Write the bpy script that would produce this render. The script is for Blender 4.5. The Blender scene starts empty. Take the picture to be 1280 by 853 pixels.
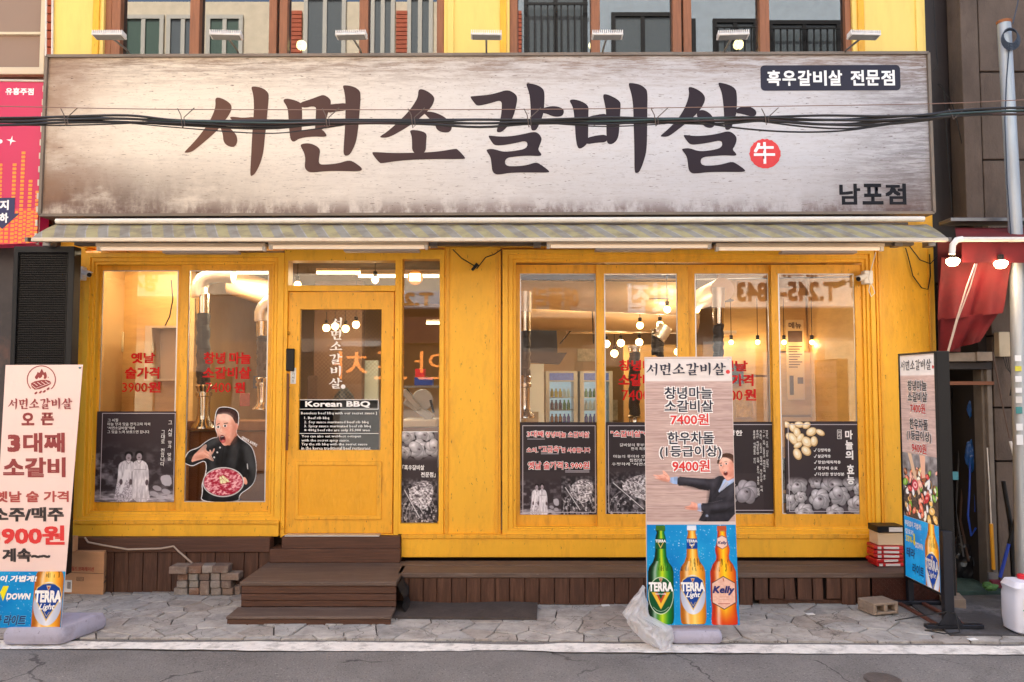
import bpy, bmesh, math, random
import numpy as np
from mathutils import Vector, Matrix
random.seed(7); rng = np.random.default_rng(7)
scene = bpy.context.scene
COL = scene.collection
# ---------------------------------------------------------------- camera, world, sun, exposure
FPX = 975.0; PITCH = math.radians(3.15); CAMY = -6.5; CAMZ = 1.69
cam_data = bpy.data.cameras.new("camera"); cam = bpy.data.objects.new("camera", cam_data); COL.objects.link(cam)
cam_data.sensor_width = 36.0; cam_data.lens = FPX / 1280 * 36.0
cam_data.clip_end = 500; cam_data.clip_start = 0.05
cam.location = (0, CAMY, CAMZ); cam.rotation_euler = (math.radians(90) + PITCH, 0, 0)
scene.camera = cam
SUN_EL = math.radians(56); SUN_AZ = math.radians(-14)   # azimuth measured clockwise from +Y
world = bpy.data.worlds.new("World"); scene.world = world; world.use_nodes = True
wn = world.node_tree.nodes; wl = world.node_tree.links; wn.clear()
sky = wn.new('ShaderNodeTexSky'); sky.sky_type = 'NISHITA'; sky.sun_disc = False
sky.sun_elevation = SUN_EL; sky.sun_rotation = SUN_AZ; sky.air_density = 1.0; sky.dust_density = 7.0; sky.ozone_density = 0.6
bg = wn.new('ShaderNodeBackground'); bg.inputs['Strength'].default_value = 0.15
wo = wn.new('ShaderNodeOutputWorld'); wl.new(sky.outputs[0], bg.inputs[0]); wl.new(bg.outputs[0], wo.inputs[0])
sd = bpy.data.lights.new("sun", 'SUN'); sd.energy = 5.0; sd.angle = math.radians(0.6); sd.color = (1.0, 0.96, 0.9)
sun = bpy.data.objects.new("sun", sd); COL.objects.link(sun)
sdir = Vector((math.sin(SUN_AZ) * math.cos(SUN_EL), math.cos(SUN_AZ) * math.cos(SUN_EL), math.sin(SUN_EL)))
sun.rotation_euler = sdir.to_track_quat('Z', 'Y').to_euler(); sun.location = (0, -6, 14)
vs = scene.view_settings; vs.view_transform = 'Standard'; vs.look = 'None'; vs.gamma = 1; vs.use_curve_mapping = False
vs.exposure = 1.9
cy = scene.cycles; cy.use_denoising = True
try: cy.denoiser = 'OPENIMAGEDENOISE'
except Exception: pass
cy.max_bounces = 8; cy.diffuse_bounces = 4; cy.glossy_bounces = 4; cy.transmission_bounces = 6; cy.transparent_max_bounces = 16
cy.caustics_reflective = False; cy.caustics_refractive = False; cy.sample_clamp_indirect = 4.0

# ---------------------------------------------------------------- helpers
def P(px, py, Y):
    """world point on the plane y=Y for a place measured in the 1280x853 survey photograph"""
    a = (px - 640) / FPX; b = (426.5 - py) / FPX
    d = Vector((a, math.cos(PITCH) - b * math.sin(PITCH), math.sin(PITCH) + b * math.cos(PITCH)))
    t = (Y - CAMY) / d.y
    return Vector((d.x * t, Y, CAMZ + d.z * t))
def PG(px, py, z=0.0):
    a = (px - 640) / FPX; b = (426.5 - py) / FPX
    d = Vector((a, math.cos(PITCH) - b * math.sin(PITCH), math.sin(PITCH) + b * math.cos(PITCH)))
    t = (z - CAMZ) / d.z
    return Vector((d.x * t, CAMY + d.y * t, z))
def wx(px, Y, ry=480): return P(px, ry, Y).x
def wz(py, Y): return P(640, py, Y).z
def lin(c):
    c = np.asarray(c, dtype=float) / 255.0
    return np.where(c <= 0.04045, c / 12.92, ((c + 0.055) / 1.055) ** 2.4)
ORG = {}
def reg(o, origin): ORG[o.name] = Vector(origin)
def org(o): return ORG.get(o.name, Vector((0, 0, 0)))
def tag(o, label=None, cat=None, group=None, kind=None):
    if label: o['label'] = label
    if cat: o['category'] = cat
    if group: o['group'] = group
    if kind: o['kind'] = kind
    return o
def thing(name, label, cat, loc=(0, 0, 0), group=None):
    o = bpy.data.objects.new(name, None); o.empty_display_size = 0.1; COL.objects.link(o); o.location = loc
    reg(o, loc); return tag(o, label, cat, group)
def link_mesh(name, me, parent=None, kind=None):
    o = bpy.data.objects.new(name, me); COL.objects.link(o)
    if parent: o.parent = parent; reg(o, org(parent))
    else: reg(o, (0, 0, 0))
    if kind: o['kind'] = kind
    return o
def copy_tree(o, parent=None):
    c = o.copy(); COL.objects.link(c); c.parent = parent; reg(c, org(o))
    for ch in list(o.children): copy_tree(ch, c)
    return c
class MB:
    def __init__(s): s.v = []; s.f = []; s.mi = []; s.m = 0
    def add(s, vs, fs):
        n = len(s.v); s.v += [tuple(v) for v in vs]; s.f += [tuple(i + n for i in f) for f in fs]; s.mi += [s.m] * len(fs); return s
    def box(s, x0, x1, y0, y1, z0, z1):
        if x0 > x1: x0, x1 = x1, x0
        if y0 > y1: y0, y1 = y1, y0
        if z0 > z1: z0, z1 = z1, z0
        return s.add([(x0,y0,z0),(x1,y0,z0),(x1,y1,z0),(x0,y1,z0),(x0,y0,z1),(x1,y0,z1),(x1,y1,z1),(x0,y1,z1)],
              [(0,3,2,1),(4,5,6,7),(0,1,5,4),(1,2,6,5),(2,3,7,6),(3,0,4,7)])
    def obox(s, c, ax, ay, az):
        c, ax, ay, az = map(Vector, (c, ax, ay, az))
        v = [c + i * ax + j * ay + k * az for k in (-1, 1) for i, j in ((-1,-1),(1,-1),(1,1),(-1,1))]
        return s.add(v, [(0,3,2,1),(4,5,6,7),(0,1,5,4),(1,2,6,5),(2,3,7,6),(3,0,4,7)])
    def pbox(s, x0, y0, x1, y1, Yf, d, ry=480):
        return s.box(wx(x0, Yf, ry), wx(x1, Yf, ry), Yf, Yf + d, wz(y1, Yf), wz(y0, Yf))
    def ring(s, o, i, Yf, d, ry=480):
        ox0, ox1, oz1, oz0 = wx(o[0], Yf, ry), wx(o[2], Yf, ry), wz(o[1], Yf), wz(o[3], Yf)
        ix0, ix1, iz1, iz0 = wx(i[0], Yf, ry), wx(i[2], Yf, ry), wz(i[1], Yf), wz(i[3], Yf)
        O = [(ox0, oz0), (ox1, oz0), (ox1, oz1), (ox0, oz1)]; I = [(ix0, iz0), (ix1, iz0), (ix1, iz1), (ix0, iz1)]
        v = [(x, Yf, z) for x, z in O] + [(x, Yf, z) for x, z in I] + [(x, Yf + d, z) for x, z in O] + [(x, Yf + d, z) for x, z in I]
        f = []
        for k in range(4):
            n = (k + 1) % 4
            f += [(k, n, 4 + n, 4 + k), (8 + n, 8 + k, 12 + k, 12 + n), (n, k, 8 + k, 8 + n), (4 + k, 4 + n, 12 + n, 12 + k)]
        return s.add(v, f)
    def tube(s, pts, r, n=8, caps=True):
        pts = [Vector(p) for p in pts]; rs = r if isinstance(r, (list, tuple)) else [r] * len(pts)
        base = len(s.v); up = None; vs = []
        for i, p in enumerate(pts):
            t = (pts[min(i + 1, len(pts) - 1)] - pts[max(i - 1, 0)])
            if t.length < 1e-9: t = Vector((0, 0, 1))
            t.normalize()
            if up is None:
                up = Vector((0, 0, 1)) if abs(t.z) < 0.9 else Vector((0, 1, 0))
            a = t.cross(up)
            if a.length < 1e-5: a = t.cross(Vector((1, 0, 0)))
            a.normalize(); b = a.cross(t).normalized(); up = b
            for k in range(n):
                w = 2 * math.pi * k / n; vs.append(p + (a * math.cos(w) + b * math.sin(w)) * rs[i])
        fs = []
        for i in range(len(pts) - 1):
            for k in range(n):
                k2 = (k + 1) % n; fs.append((i * n + k, i * n + k2, (i + 1) * n + k2, (i + 1) * n + k))
        if caps: fs += [tuple(range(n))[::-1], tuple((len(pts) - 1) * n + k for k in range(n))]
        return s.add(vs, fs)
    def lathe(s, prof, c, n=16, axis='z'):
        c = Vector(c); vs = []; fs = []
        for r, h in prof:
            for k in range(n):
                w = 2 * math.pi * k / n; a, b = r * math.cos(w), r * math.sin(w)
                vs.append(c + (Vector((a, b, h)) if axis == 'z' else Vector((a, h, b)) if axis == 'y' else Vector((h, a, b))))
        for i in range(len(prof) - 1):
            for k in range(n):
                k2 = (k + 1) % n; fs.append((i * n + k, i * n + k2, (i + 1) * n + k2, (i + 1) * n + k))
        fs += [tuple(range(n))[::-1], tuple((len(prof) - 1) * n + k for k in range(n))]
        return s.add(vs, fs)
    def sph(s, c, r, n=12, m=8):
        return s.lathe([(max(1e-4, r * math.sin(math.pi * i / m)), -r * math.cos(math.pi * i / m)) for i in range(m + 1)], c, n)
    def prism(s, poly, y0, y1):
        """outline in x,z pushed through y0..y1"""
        n = len(poly); v = [(x, y0, z) for x, z in poly] + [(x, y1, z) for x, z in poly]
        return s.add(v, [tuple(range(n)), tuple(range(2 * n - 1, n - 1, -1))] + [(i, n + i, n + (i + 1) % n, (i + 1) % n) for i in range(n)])
    def build(s, name, mat, parent=None, bev=0, smooth=False, kind=None, label=None):
        o_ = org(parent) if parent else Vector((0, 0, 0))
        me = bpy.data.meshes.new(name); me.from_pydata([(v[0] - o_.x, v[1] - o_.y, v[2] - o_.z) for v in s.v], [], s.f)
        for m in (mat if isinstance(mat, (list, tuple)) else [mat]): me.materials.append(m)
        if s.m or len(set(s.mi)) > 1: me.polygons.foreach_set('material_index', s.mi)
        bm = bmesh.new(); bm.from_mesh(me)
        bmesh.ops.recalc_face_normals(bm, faces=bm.faces)
        if bev: bmesh.ops.bevel(bm, geom=list(bm.edges), offset=bev, segments=1, affect='EDGES', clamp_overlap=True)
        bm.to_mesh(me); bm.free()
        if smooth:
            me.polygons.foreach_set('use_smooth', [True] * len(me.polygons))
            try: me.set_sharp_from_angle(angle=math.radians(40))
            except Exception: pass
        o = link_mesh(name, me, parent, kind)
        if label: o['label'] = label
        return o

# ---------------------------------------------------------------- materials
MATS = {}
def C4(c): l = lin(c); return (float(l[0]), float(l[1]), float(l[2]), 1)
def mat(name, rgb, rough=0.6, metal=0.0, var=0.0, vscale=6, bump=0.0, bscale=60, dirt=0.0, dscale=2.5, dcol=(60, 45, 35), stretch=(1, 1, 1), spec=0.5, emit=0, ecol=None, seed=0, rvar=0.0, specks=0.0, scol=(70, 48, 26)):
    if name in MATS: return MATS[name]
    m = bpy.data.materials.new(name); m.use_nodes = True; nt = m.node_tree; N = nt.nodes; L = nt.links
    b = N['Principled BSDF']; b.inputs['Base Color'].default_value = C4(rgb)
    b.inputs['Roughness'].default_value = rough; b.inputs['Metallic'].default_value = metal
    b.inputs['Specular IOR Level'].default_value = spec
    if emit:
        b.inputs['Emission Color'].default_value = C4(ecol or rgb); b.inputs['Emission Strength'].default_value = emit
    if var or bump or dirt or rvar:
        tc = N.new('ShaderNodeTexCoord'); mp = N.new('ShaderNodeMapping'); L.new(tc.outputs['Object'], mp.inputs[0])
        mp.inputs['Scale'].default_value = stretch; mp.inputs['Location'].default_value = (seed * 1.7, seed * .9, seed * 2.3)
        n = N.new('ShaderNodeTexNoise'); n.inputs['Scale'].default_value = vscale; n.inputs['Detail'].default_value = 6; n.inputs['Roughness'].default_value = .65
        L.new(mp.outputs[0], n.inputs['Vector'])
        last = None
        if var:
            r = N.new('ShaderNodeMapRange'); r.inputs[1].default_value = .3; r.inputs[2].default_value = .7
            r.inputs[3].default_value = 1 - var; r.inputs[4].default_value = 1 + var; L.new(n.outputs['Fac'], r.inputs[0])
            mx = N.new('ShaderNodeMix'); mx.data_type = 'RGBA'; mx.blend_type = 'MULTIPLY'; mx.inputs[0].default_value = 1
            mx.inputs[6].default_value = C4(rgb); L.new(r.outputs[0], mx.inputs[7]); last = mx.outputs[2]
        if dirt:
            n2 = N.new('ShaderNodeTexNoise'); n2.inputs['Scale'].default_value = dscale; n2.inputs['Detail'].default_value = 9; n2.inputs['Roughness'].default_value = .72
            L.new(mp.outputs[0], n2.inputs['Vector'])
            r2 = N.new('ShaderNodeMapRange'); r2.inputs[1].default_value = .5; r2.inputs[2].default_value = .75; r2.inputs[3].default_value = 0; r2.inputs[4].default_value = dirt
            L.new(n2.outputs['Fac'], r2.inputs[0])
            m2 = N.new('ShaderNodeMix'); m2.data_type = 'RGBA'; L.new(r2.outputs[0], m2.inputs[0])
            if last: L.new(last, m2.inputs[6])
            else: m2.inputs[6].default_value = C4(rgb)
            m2.inputs[7].default_value = C4(dcol); last = m2.outputs[2]
        if specks and last:
            n4 = N.new('ShaderNodeTexNoise'); n4.inputs['Scale'].default_value = 38; n4.inputs['Detail'].default_value = 4; n4.inputs['Roughness'].default_value = .6
            L.new(mp.outputs[0], n4.inputs['Vector']); r4 = N.new('ShaderNodeMapRange'); r4.inputs[1].default_value = .66; r4.inputs[2].default_value = .70; r4.inputs[4].default_value = specks; L.new(n4.outputs['Fac'], r4.inputs[0])
            m4 = N.new('ShaderNodeMix'); m4.data_type = 'RGBA'; L.new(r4.outputs[0], m4.inputs[0]); L.new(last, m4.inputs[6]); m4.inputs[7].default_value = C4(scol); last = m4.outputs[2]
        if last: L.new(last, b.inputs['Base Color'])
        if rvar:
            r3 = N.new('ShaderNodeMapRange'); r3.inputs[3].default_value = max(0, rough - rvar); r3.inputs[4].default_value = min(1, rough + rvar)
            L.new(n.outputs['Fac'], r3.inputs[0]); L.new(r3.outputs[0], b.inputs['Roughness'])
        if bump:
            nb = N.new('ShaderNodeTexNoise'); nb.inputs['Scale'].default_value = bscale; nb.inputs['Detail'].default_value = 5
            L.new(mp.outputs[0], nb.inputs['Vector'])
            bp = N.new('ShaderNodeBump'); bp.inputs['Strength'].default_value = bump; bp.inputs['Distance'].default_value = .01
            L.new(nb.outputs['Fac'], bp.inputs['Height']); L.new(bp.outputs[0], b.inputs['Normal'])
    MATS[name] = m; return m
def emat(name, rgb, s): return mat(name, rgb, .5, emit=s, ecol=rgb)
def glassmat(name, tint=(255, 255, 255), fac=None, rough=0.0, ior=1.55):
    if name in MATS: return MATS[name]
    m = bpy.data.materials.new(name); m.use_nodes = True; N = m.node_tree.nodes; L = m.node_tree.links; N.clear()
    out = N.new('ShaderNodeOutputMaterial'); mx = N.new('ShaderNodeMixShader'); t = N.new('ShaderNodeBsdfTransparent'); g = N.new('ShaderNodeBsdfGlossy')
    t.inputs[0].default_value = C4(tint); g.inputs['Roughness'].default_value = rough
    fr = N.new('ShaderNodeFresnel'); fr.inputs[0].default_value = ior
    if fac is not None:
        mr = N.new('ShaderNodeMapRange'); mr.inputs[3].default_value = fac; mr.inputs[4].default_value = 1; L.new(fr.outputs[0], mr.inputs[0]); L.new(mr.outputs[0], mx.inputs[0])
    else: L.new(fr.outputs[0], mx.inputs[0])
    L.new(t.outputs[0], mx.inputs[1]); L.new(g.outputs[0], mx.inputs[2]); L.new(mx.outputs[0], out.inputs[0])
    MATS[name] = m; return m
def printmat(name='print_ink', rough=.5, spec=.18, emit=0):
    if name in MATS: return MATS[name]
    m = bpy.data.materials.new(name); m.use_nodes = True; N = m.node_tree.nodes; L = m.node_tree.links
    a = N.new('ShaderNodeAttribute'); a.attribute_name = 'Col'; b = N['Principled BSDF']
    L.new(a.outputs['Color'], b.inputs['Base Color']); b.inputs['Roughness'].default_value = rough; b.inputs['Specular IOR Level'].default_value = spec
    if emit: L.new(a.outputs['Color'], b.inputs['Emission Color']); b.inputs['Emission Strength'].default_value = emit
    MATS[name] = m; return m

def cracks(m, scale, width, col, strength, amp=.3, seed=0):
    N = m.node_tree.nodes; L = m.node_tree.links; b = N['Principled BSDF']; pv = b.inputs['Base Color'].links[0].from_socket; tc = N.new('ShaderNodeTexCoord')
    n = N.new('ShaderNodeTexNoise'); n.inputs['Scale'].default_value = scale * 1.6; n.inputs['Detail'].default_value = 6; L.new(tc.outputs['Object'], n.inputs['Vector'])
    a = N.new('ShaderNodeVectorMath'); a.operation = 'MULTIPLY_ADD'; a.inputs[1].default_value = (amp, amp, 0); L.new(n.outputs['Color'], a.inputs[0]); L.new(tc.outputs['Object'], a.inputs[2])
    v = N.new('ShaderNodeTexVoronoi'); v.feature = 'DISTANCE_TO_EDGE'; v.inputs['Scale'].default_value = scale; L.new(a.outputs[0], v.inputs['Vector'])
    r = N.new('ShaderNodeMapRange'); r.inputs[1].default_value = width * scale; r.inputs[2].default_value = width * scale * .3; r.inputs[4].default_value = strength; L.new(v.outputs['Distance'], r.inputs[0])
    w = N.new('ShaderNodeTexNoise'); w.inputs['Scale'].default_value = scale * .5; L.new(tc.outputs['Object'], w.inputs['Vector']); wr = N.new('ShaderNodeMapRange'); wr.inputs[1].default_value = .45; wr.inputs[2].default_value = .55; L.new(w.outputs['Fac'], wr.inputs[0])
    mu = N.new('ShaderNodeMath'); mu.operation = 'MULTIPLY'; L.new(r.outputs[0], mu.inputs[0]); L.new(wr.outputs[0], mu.inputs[1])
    x = N.new('ShaderNodeMix'); x.data_type = 'RGBA'; x.inputs[7].default_value = C4(col); L.new(mu.outputs[0], x.inputs[0]); L.new(pv, x.inputs[6]); L.new(x.outputs[2], b.inputs['Base Color'])
YEL = mat('yellow_paint', (242, 180, 42), .5, var=.09, vscale=2.2, bump=.3, bscale=28, dirt=.5, dscale=4.5, dcol=(176, 118, 40), stretch=(1.6, 1, .45), rvar=.15, specks=.6)
YEL2 = mat('yellow_paint_sash', (236, 170, 40), .45, var=.08, vscale=7, bump=.2, bscale=60, dirt=.5, dscale=8, dcol=(140, 92, 34), stretch=(2, 1, .5), specks=.8)
PALE = mat('pale_yellow_paint', (240, 208, 112), .55, var=.05, vscale=4, dirt=.25, dscale=3, dcol=(190, 150, 60), stretch=(2, 1, .4), bump=.1)
BRWD = mat('brown_window_wood', (146, 92, 58), .5, var=.22, vscale=9, stretch=(6, 6, .5), bump=.25, bscale=40)
DKWD = mat('dark_window_wood', (62, 42, 36), .6, var=.2, vscale=9, stretch=(6, 6, .5))
DECK = mat('deck_top_paint', (92, 74, 64), .62, var=.2, vscale=5, stretch=(.6, 5, 5), bump=.3, bscale=30, dirt=.7, dscale=4, dcol=(134, 116, 104), specks=.5, scol=(160, 146, 132))
RISE = mat('riser_paint', (76, 46, 31), .58, var=.3, vscale=7, stretch=(5, 5, .5), bump=.4, bscale=35, dirt=.4, dscale=7, dcol=(120, 88, 70))
STEPW = mat('step_wood', (84, 52, 36), .6, var=.35, vscale=9, stretch=(.4, 6, 9), bump=.5, bscale=30, dirt=.45, dscale=8, dcol=(55, 32, 26))
BLK = mat('black_paint', (17, 17, 19), .45, var=.2, bump=.05, spec=.3)
BLKR = mat('black_rubber', (22, 21, 22), .7)
GRYST = mat('grey_steel', (120, 118, 118), .4, .7, var=.15, vscale=8)
CHR = mat('chrome', (205, 200, 190), .18, 1.0, var=.1, vscale=12)
ALU = mat('aluminium', (205, 205, 205), .35, .6, var=.05)
WHT = mat('white_plastic', (228, 226, 222), .4, var=.04, vscale=10, dirt=.15, dcol=(150, 140, 130))
WHTM = mat('white_metal', (222, 216, 206), .4, var=.05, vscale=10, dirt=.3, dscale=6, dcol=(150, 120, 100))
def vinyl(name, rgb, tr=.5):
    m = mat(name, rgb, .4); N = m.node_tree.nodes; L = m.node_tree.links; t = N.new('ShaderNodeBsdfTranslucent'); t.inputs[0].default_value = C4(rgb)
    mx = N.new('ShaderNodeMixShader'); mx.inputs[0].default_value = tr; L.new(N['Principled BSDF'].outputs[0], mx.inputs[1]); L.new(t.outputs[0], mx.inputs[2]); L.new(mx.outputs[0], N['Material Output'].inputs[0]); return m
RED = mat('red_vinyl_ink', (196, 24, 32), .4)
REDT = mat('red_print', (214, 48, 48), .45)
WINK = mat('white_ink', (246, 245, 244), .45)
DINK = mat('dark_ink', (36, 32, 42), .5, spec=.2)
MAROON = mat('maroon_ink', (138, 48, 50), .45)
GLASS = glassmat('window_glass', ior=1.55)
GLASSU = glassmat('upper_window_glass', (110, 116, 114), fac=.17)
PRINT = printmat(); PRINTL = printmat('backlit_print', .4, .25, .12)

# ---------------------------------------------------------------- survey surfaces, flat print and lettering
class Surf:
    """a flat rectangle or quad in the place, addressed by coordinates x0..x1, y0..y1 (y down)"""
    def __init__(s, rect, Y=None, ry=None, corners=None):
        s.r = rect; x0, y0, x1, y1 = rect
        if corners is None:
            ry = (y0 + y1) / 2 if ry is None else ry
            a, b, c, d = wx(x0, Y, ry), wx(x1, Y, ry), wz(y0, Y), wz(y1, Y)
            corners = [(a, Y, c), (b, Y, c), (b, Y, d), (a, Y, d)]
        s.c = [np.array(q, float) for q in corners]
        n = np.cross(s.c[3] - s.c[0], s.c[1] - s.c[0]); s.n = n / np.linalg.norm(n)
    def pts(s, X, Yy, lift=0.0):
        x0, y0, x1, y1 = s.r; u = ((np.asarray(X, float) - x0) / (x1 - x0))[..., None]; v = ((np.asarray(Yy, float) - y0) / (y1 - y0))[..., None]
        return (1 - v) * ((1 - u) * s.c[0] + u * s.c[1]) + v * ((1 - u) * s.c[3] + u * s.c[2]) + s.n * lift
def slab(surf, th, name, m, parent, bev=0):
    a = surf.c; b = [q - surf.n * th for q in a]; mb = MB()
    mb.add(a + b, [(0, 1, 2, 3), (7, 6, 5, 4), (0, 4, 5, 1), (1, 5, 6, 2), (2, 6, 7, 3), (3, 7, 4, 0)])
    return mb.build(name, m, parent, bev)
def mesh_np(name, V, F, m, parent, cols=None, kind=None):
    o_ = np.array(org(parent)) if parent else np.zeros(3)
    me = bpy.data.meshes.new(name); V = np.asarray(V, float) - o_
    F = np.asarray(F); k = F.shape[1]
    me.vertices.add(len(V)); me.vertices.foreach_set('co', V.astype(np.float32).ravel())
    me.loops.add(F.size); me.loops.foreach_set('vertex_index', F.astype(np.int32).ravel())
    me.polygons.add(len(F)); me.polygons.foreach_set('loop_start', np.arange(0, F.size, k, dtype=np.int32)); me.polygons.foreach_set('loop_total', np.full(len(F), k, dtype=np.int32))
    me.update(calc_edges=True)
    if cols is not None:
        at = me.color_attributes.new('Col', 'FLOAT_COLOR', 'POINT')
        c4 = np.ones((len(V), 4), np.float32); c4[:, :3] = cols; at.data.foreach_set('color', c4.ravel())
    me.materials.append(m); me.validate()
    return link_mesh(name, me, parent, kind)
_tc = {}
def glyphs(s, bold=0.0, res=3, shear=0.0, space=1.0):
    key = (s, bold, res, shear, space)
    if key in _tc: return _tc[key]
    cu = bpy.data.curves.new('lettering', 'FONT'); cu.body = s; cu.size = 1; cu.offset = bold; cu.resolution_u = res; cu.shear = shear; cu.space_character = space
    cu.fill_mode = 'FRONT'
    o = bpy.data.objects.new('lettering', cu); COL.objects.link(o)
    dg = bpy.context.evaluated_depsgraph_get(); me = bpy.data.meshes.new_from_object(o.evaluated_get(dg))
    V = np.zeros(len(me.vertices) * 3); me.vertices.foreach_get('co', V); V = V.reshape(-1, 3)[:, :2]
    # separate strokes get their own hair-thin level so that crossing strokes never share a plane
    nv = len(me.vertices); E = np.zeros(len(me.edges) * 2, np.int32); me.edges.foreach_get('vertices', E); E = E.reshape(-1, 2); lab = np.arange(nv)
    for _ in range(200):
        m_ = np.minimum(lab[E[:, 0]], lab[E[:, 1]]); l2 = lab.copy(); np.minimum.at(l2, E[:, 0], m_); np.minimum.at(l2, E[:, 1], m_); l2 = l2[l2]
        if (l2 == lab).all(): break
        lab = l2
    isl = np.unique(lab, return_inverse=True)[1].reshape(-1)
    me.calc_loop_triangles(); T = np.zeros(len(me.loop_triangles) * 3, np.int32); me.loop_triangles.foreach_get('vertices', T); T = T.reshape(-1, 3)
    bpy.data.objects.remove(o); bpy.data.curves.remove(cu); bpy.data.meshes.remove(me)
    _tc[key] = (V, T, isl); return _tc[key]
class Ink:
    """collects flat lettering / shapes on a Surf and builds one mesh"""
    def __init__(s, surf, lift=.0015): s.s = surf; s.l = lift; s.V = []; s.T = []; s.n = 0; s.k = 0
    def _add(s, X, Yy, T, dl=0):
        p = s.s.pts(X, Yy, s.l + dl); s.V.append(p); s.T.append(T + s.n); s.n += len(p)
    def text(s, t, x0, y0, x1, y1, bold=.012, res=2, shear=0, dl=0, flip=False):
        V, T, isl = glyphs(t, 0, res, shear)
        if len(V) == 0: return s
        a, b = V.min(0) - bold, V.max(0) + bold
        for i, (sx, sy) in enumerate(((-1, -1), (1, 1), (-1, 1), (1, -1)) if bold >= .02 else ((-1, 0), (1, 0)) if bold > .004 else ((0, 0),)):
            U = (V + np.array([sx, sy]) * bold - a) / (b - a)
            if flip: U[:, 0] = 1 - U[:, 0]
            s._add(x0 + U[:, 0] * (x1 - x0), y1 - U[:, 1] * (y1 - y0), T, dl + i * .0003 + (isl % 5)[:, None] * .00005)
        return s
    def vtext(s, t, xc, y0, y1, w, bold=.012, gap=.12, res=2):
        n = len(t); h = (y1 - y0) / (n + gap * (n - 1))
        for i, ch in enumerate(t):
            if ch != ' ': s.text(ch, xc - w / 2, y0 + i * h * (1 + gap), xc + w / 2, y0 + i * h * (1 + gap) + h, bold, res)
        return s
    def poly(s, pts, dl=None):
        s.k += 1; dl = s.k * .0002 if dl is None else dl
        from mathutils.geometry import tessellate_polygon
        T = tessellate_polygon([[Vector((p[0], -p[1], 0)) for p in pts]])
        s._add(np.array([p[0] for p in pts]), np.array([p[1] for p in pts]), np.array(T, np.int32).reshape(-1, 3), dl); return s
    def rect(s, x0, y0, x1, y1): return s.poly([(x0, y0), (x1, y0), (x1, y1), (x0, y1)], 0)
    def frame(s, x0, y0, x1, y1, w):
        s.rect(x0, y0, x1, y0 + w); s.rect(x0, y1 - w, x1, y1); s.rect(x0, y0 + w, x0 + w, y1 - w); s.rect(x1 - w, y0 + w, x1, y1 - w); return s
    def disc(s, x, y, rx, ry=None, n=28): return s.poly([(x + rx * math.cos(2 * math.pi * i / n), y + (ry or rx) * math.sin(2 * math.pi * i / n)) for i in range(n)])
    def line(s, p, q, w):
        d = np.array(q, float) - np.array(p, float); L = np.linalg.norm(d) or 1; nn = np.array([-d[1], d[0]]) / L * w / 2
        return s.poly([tuple(p + nn), tuple(np.array(q) + nn), tuple(np.array(q) - nn), tuple(p - nn)])
    def build(s, name, m, parent, cols=None, label=None):
        V = np.concatenate(s.V); T = np.concatenate(s.T)
        # face the viewer side of the surface
        a = np.cross(V[T[:, 1]] - V[T[:, 0]], V[T[:, 2]] - V[T[:, 0]]) @ s.s.n
        T = T.copy(); bad = a < 0; T[bad] = T[bad][:, ::-1]
        o = mesh_np(name, V, T, m, parent, cols(V) if cols else None)
        if label: o['label'] = label
        return o
def chaikin(p, k=2):
    for _ in range(k):
        q = []
        for i in range(len(p)):
            a, b = p[i], p[(i + 1) % len(p)]
            q += [(a[0] * .75 + b[0] * .25, a[1] * .75 + b[1] * .25), (a[0] * .25 + b[0] * .75, a[1] * .25 + b[1] * .75)]
        p = q
    return p
def zc(pts, ox, oy, sc): return [(ox + x / sc, oy + y / sc) for x, y in pts]
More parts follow.
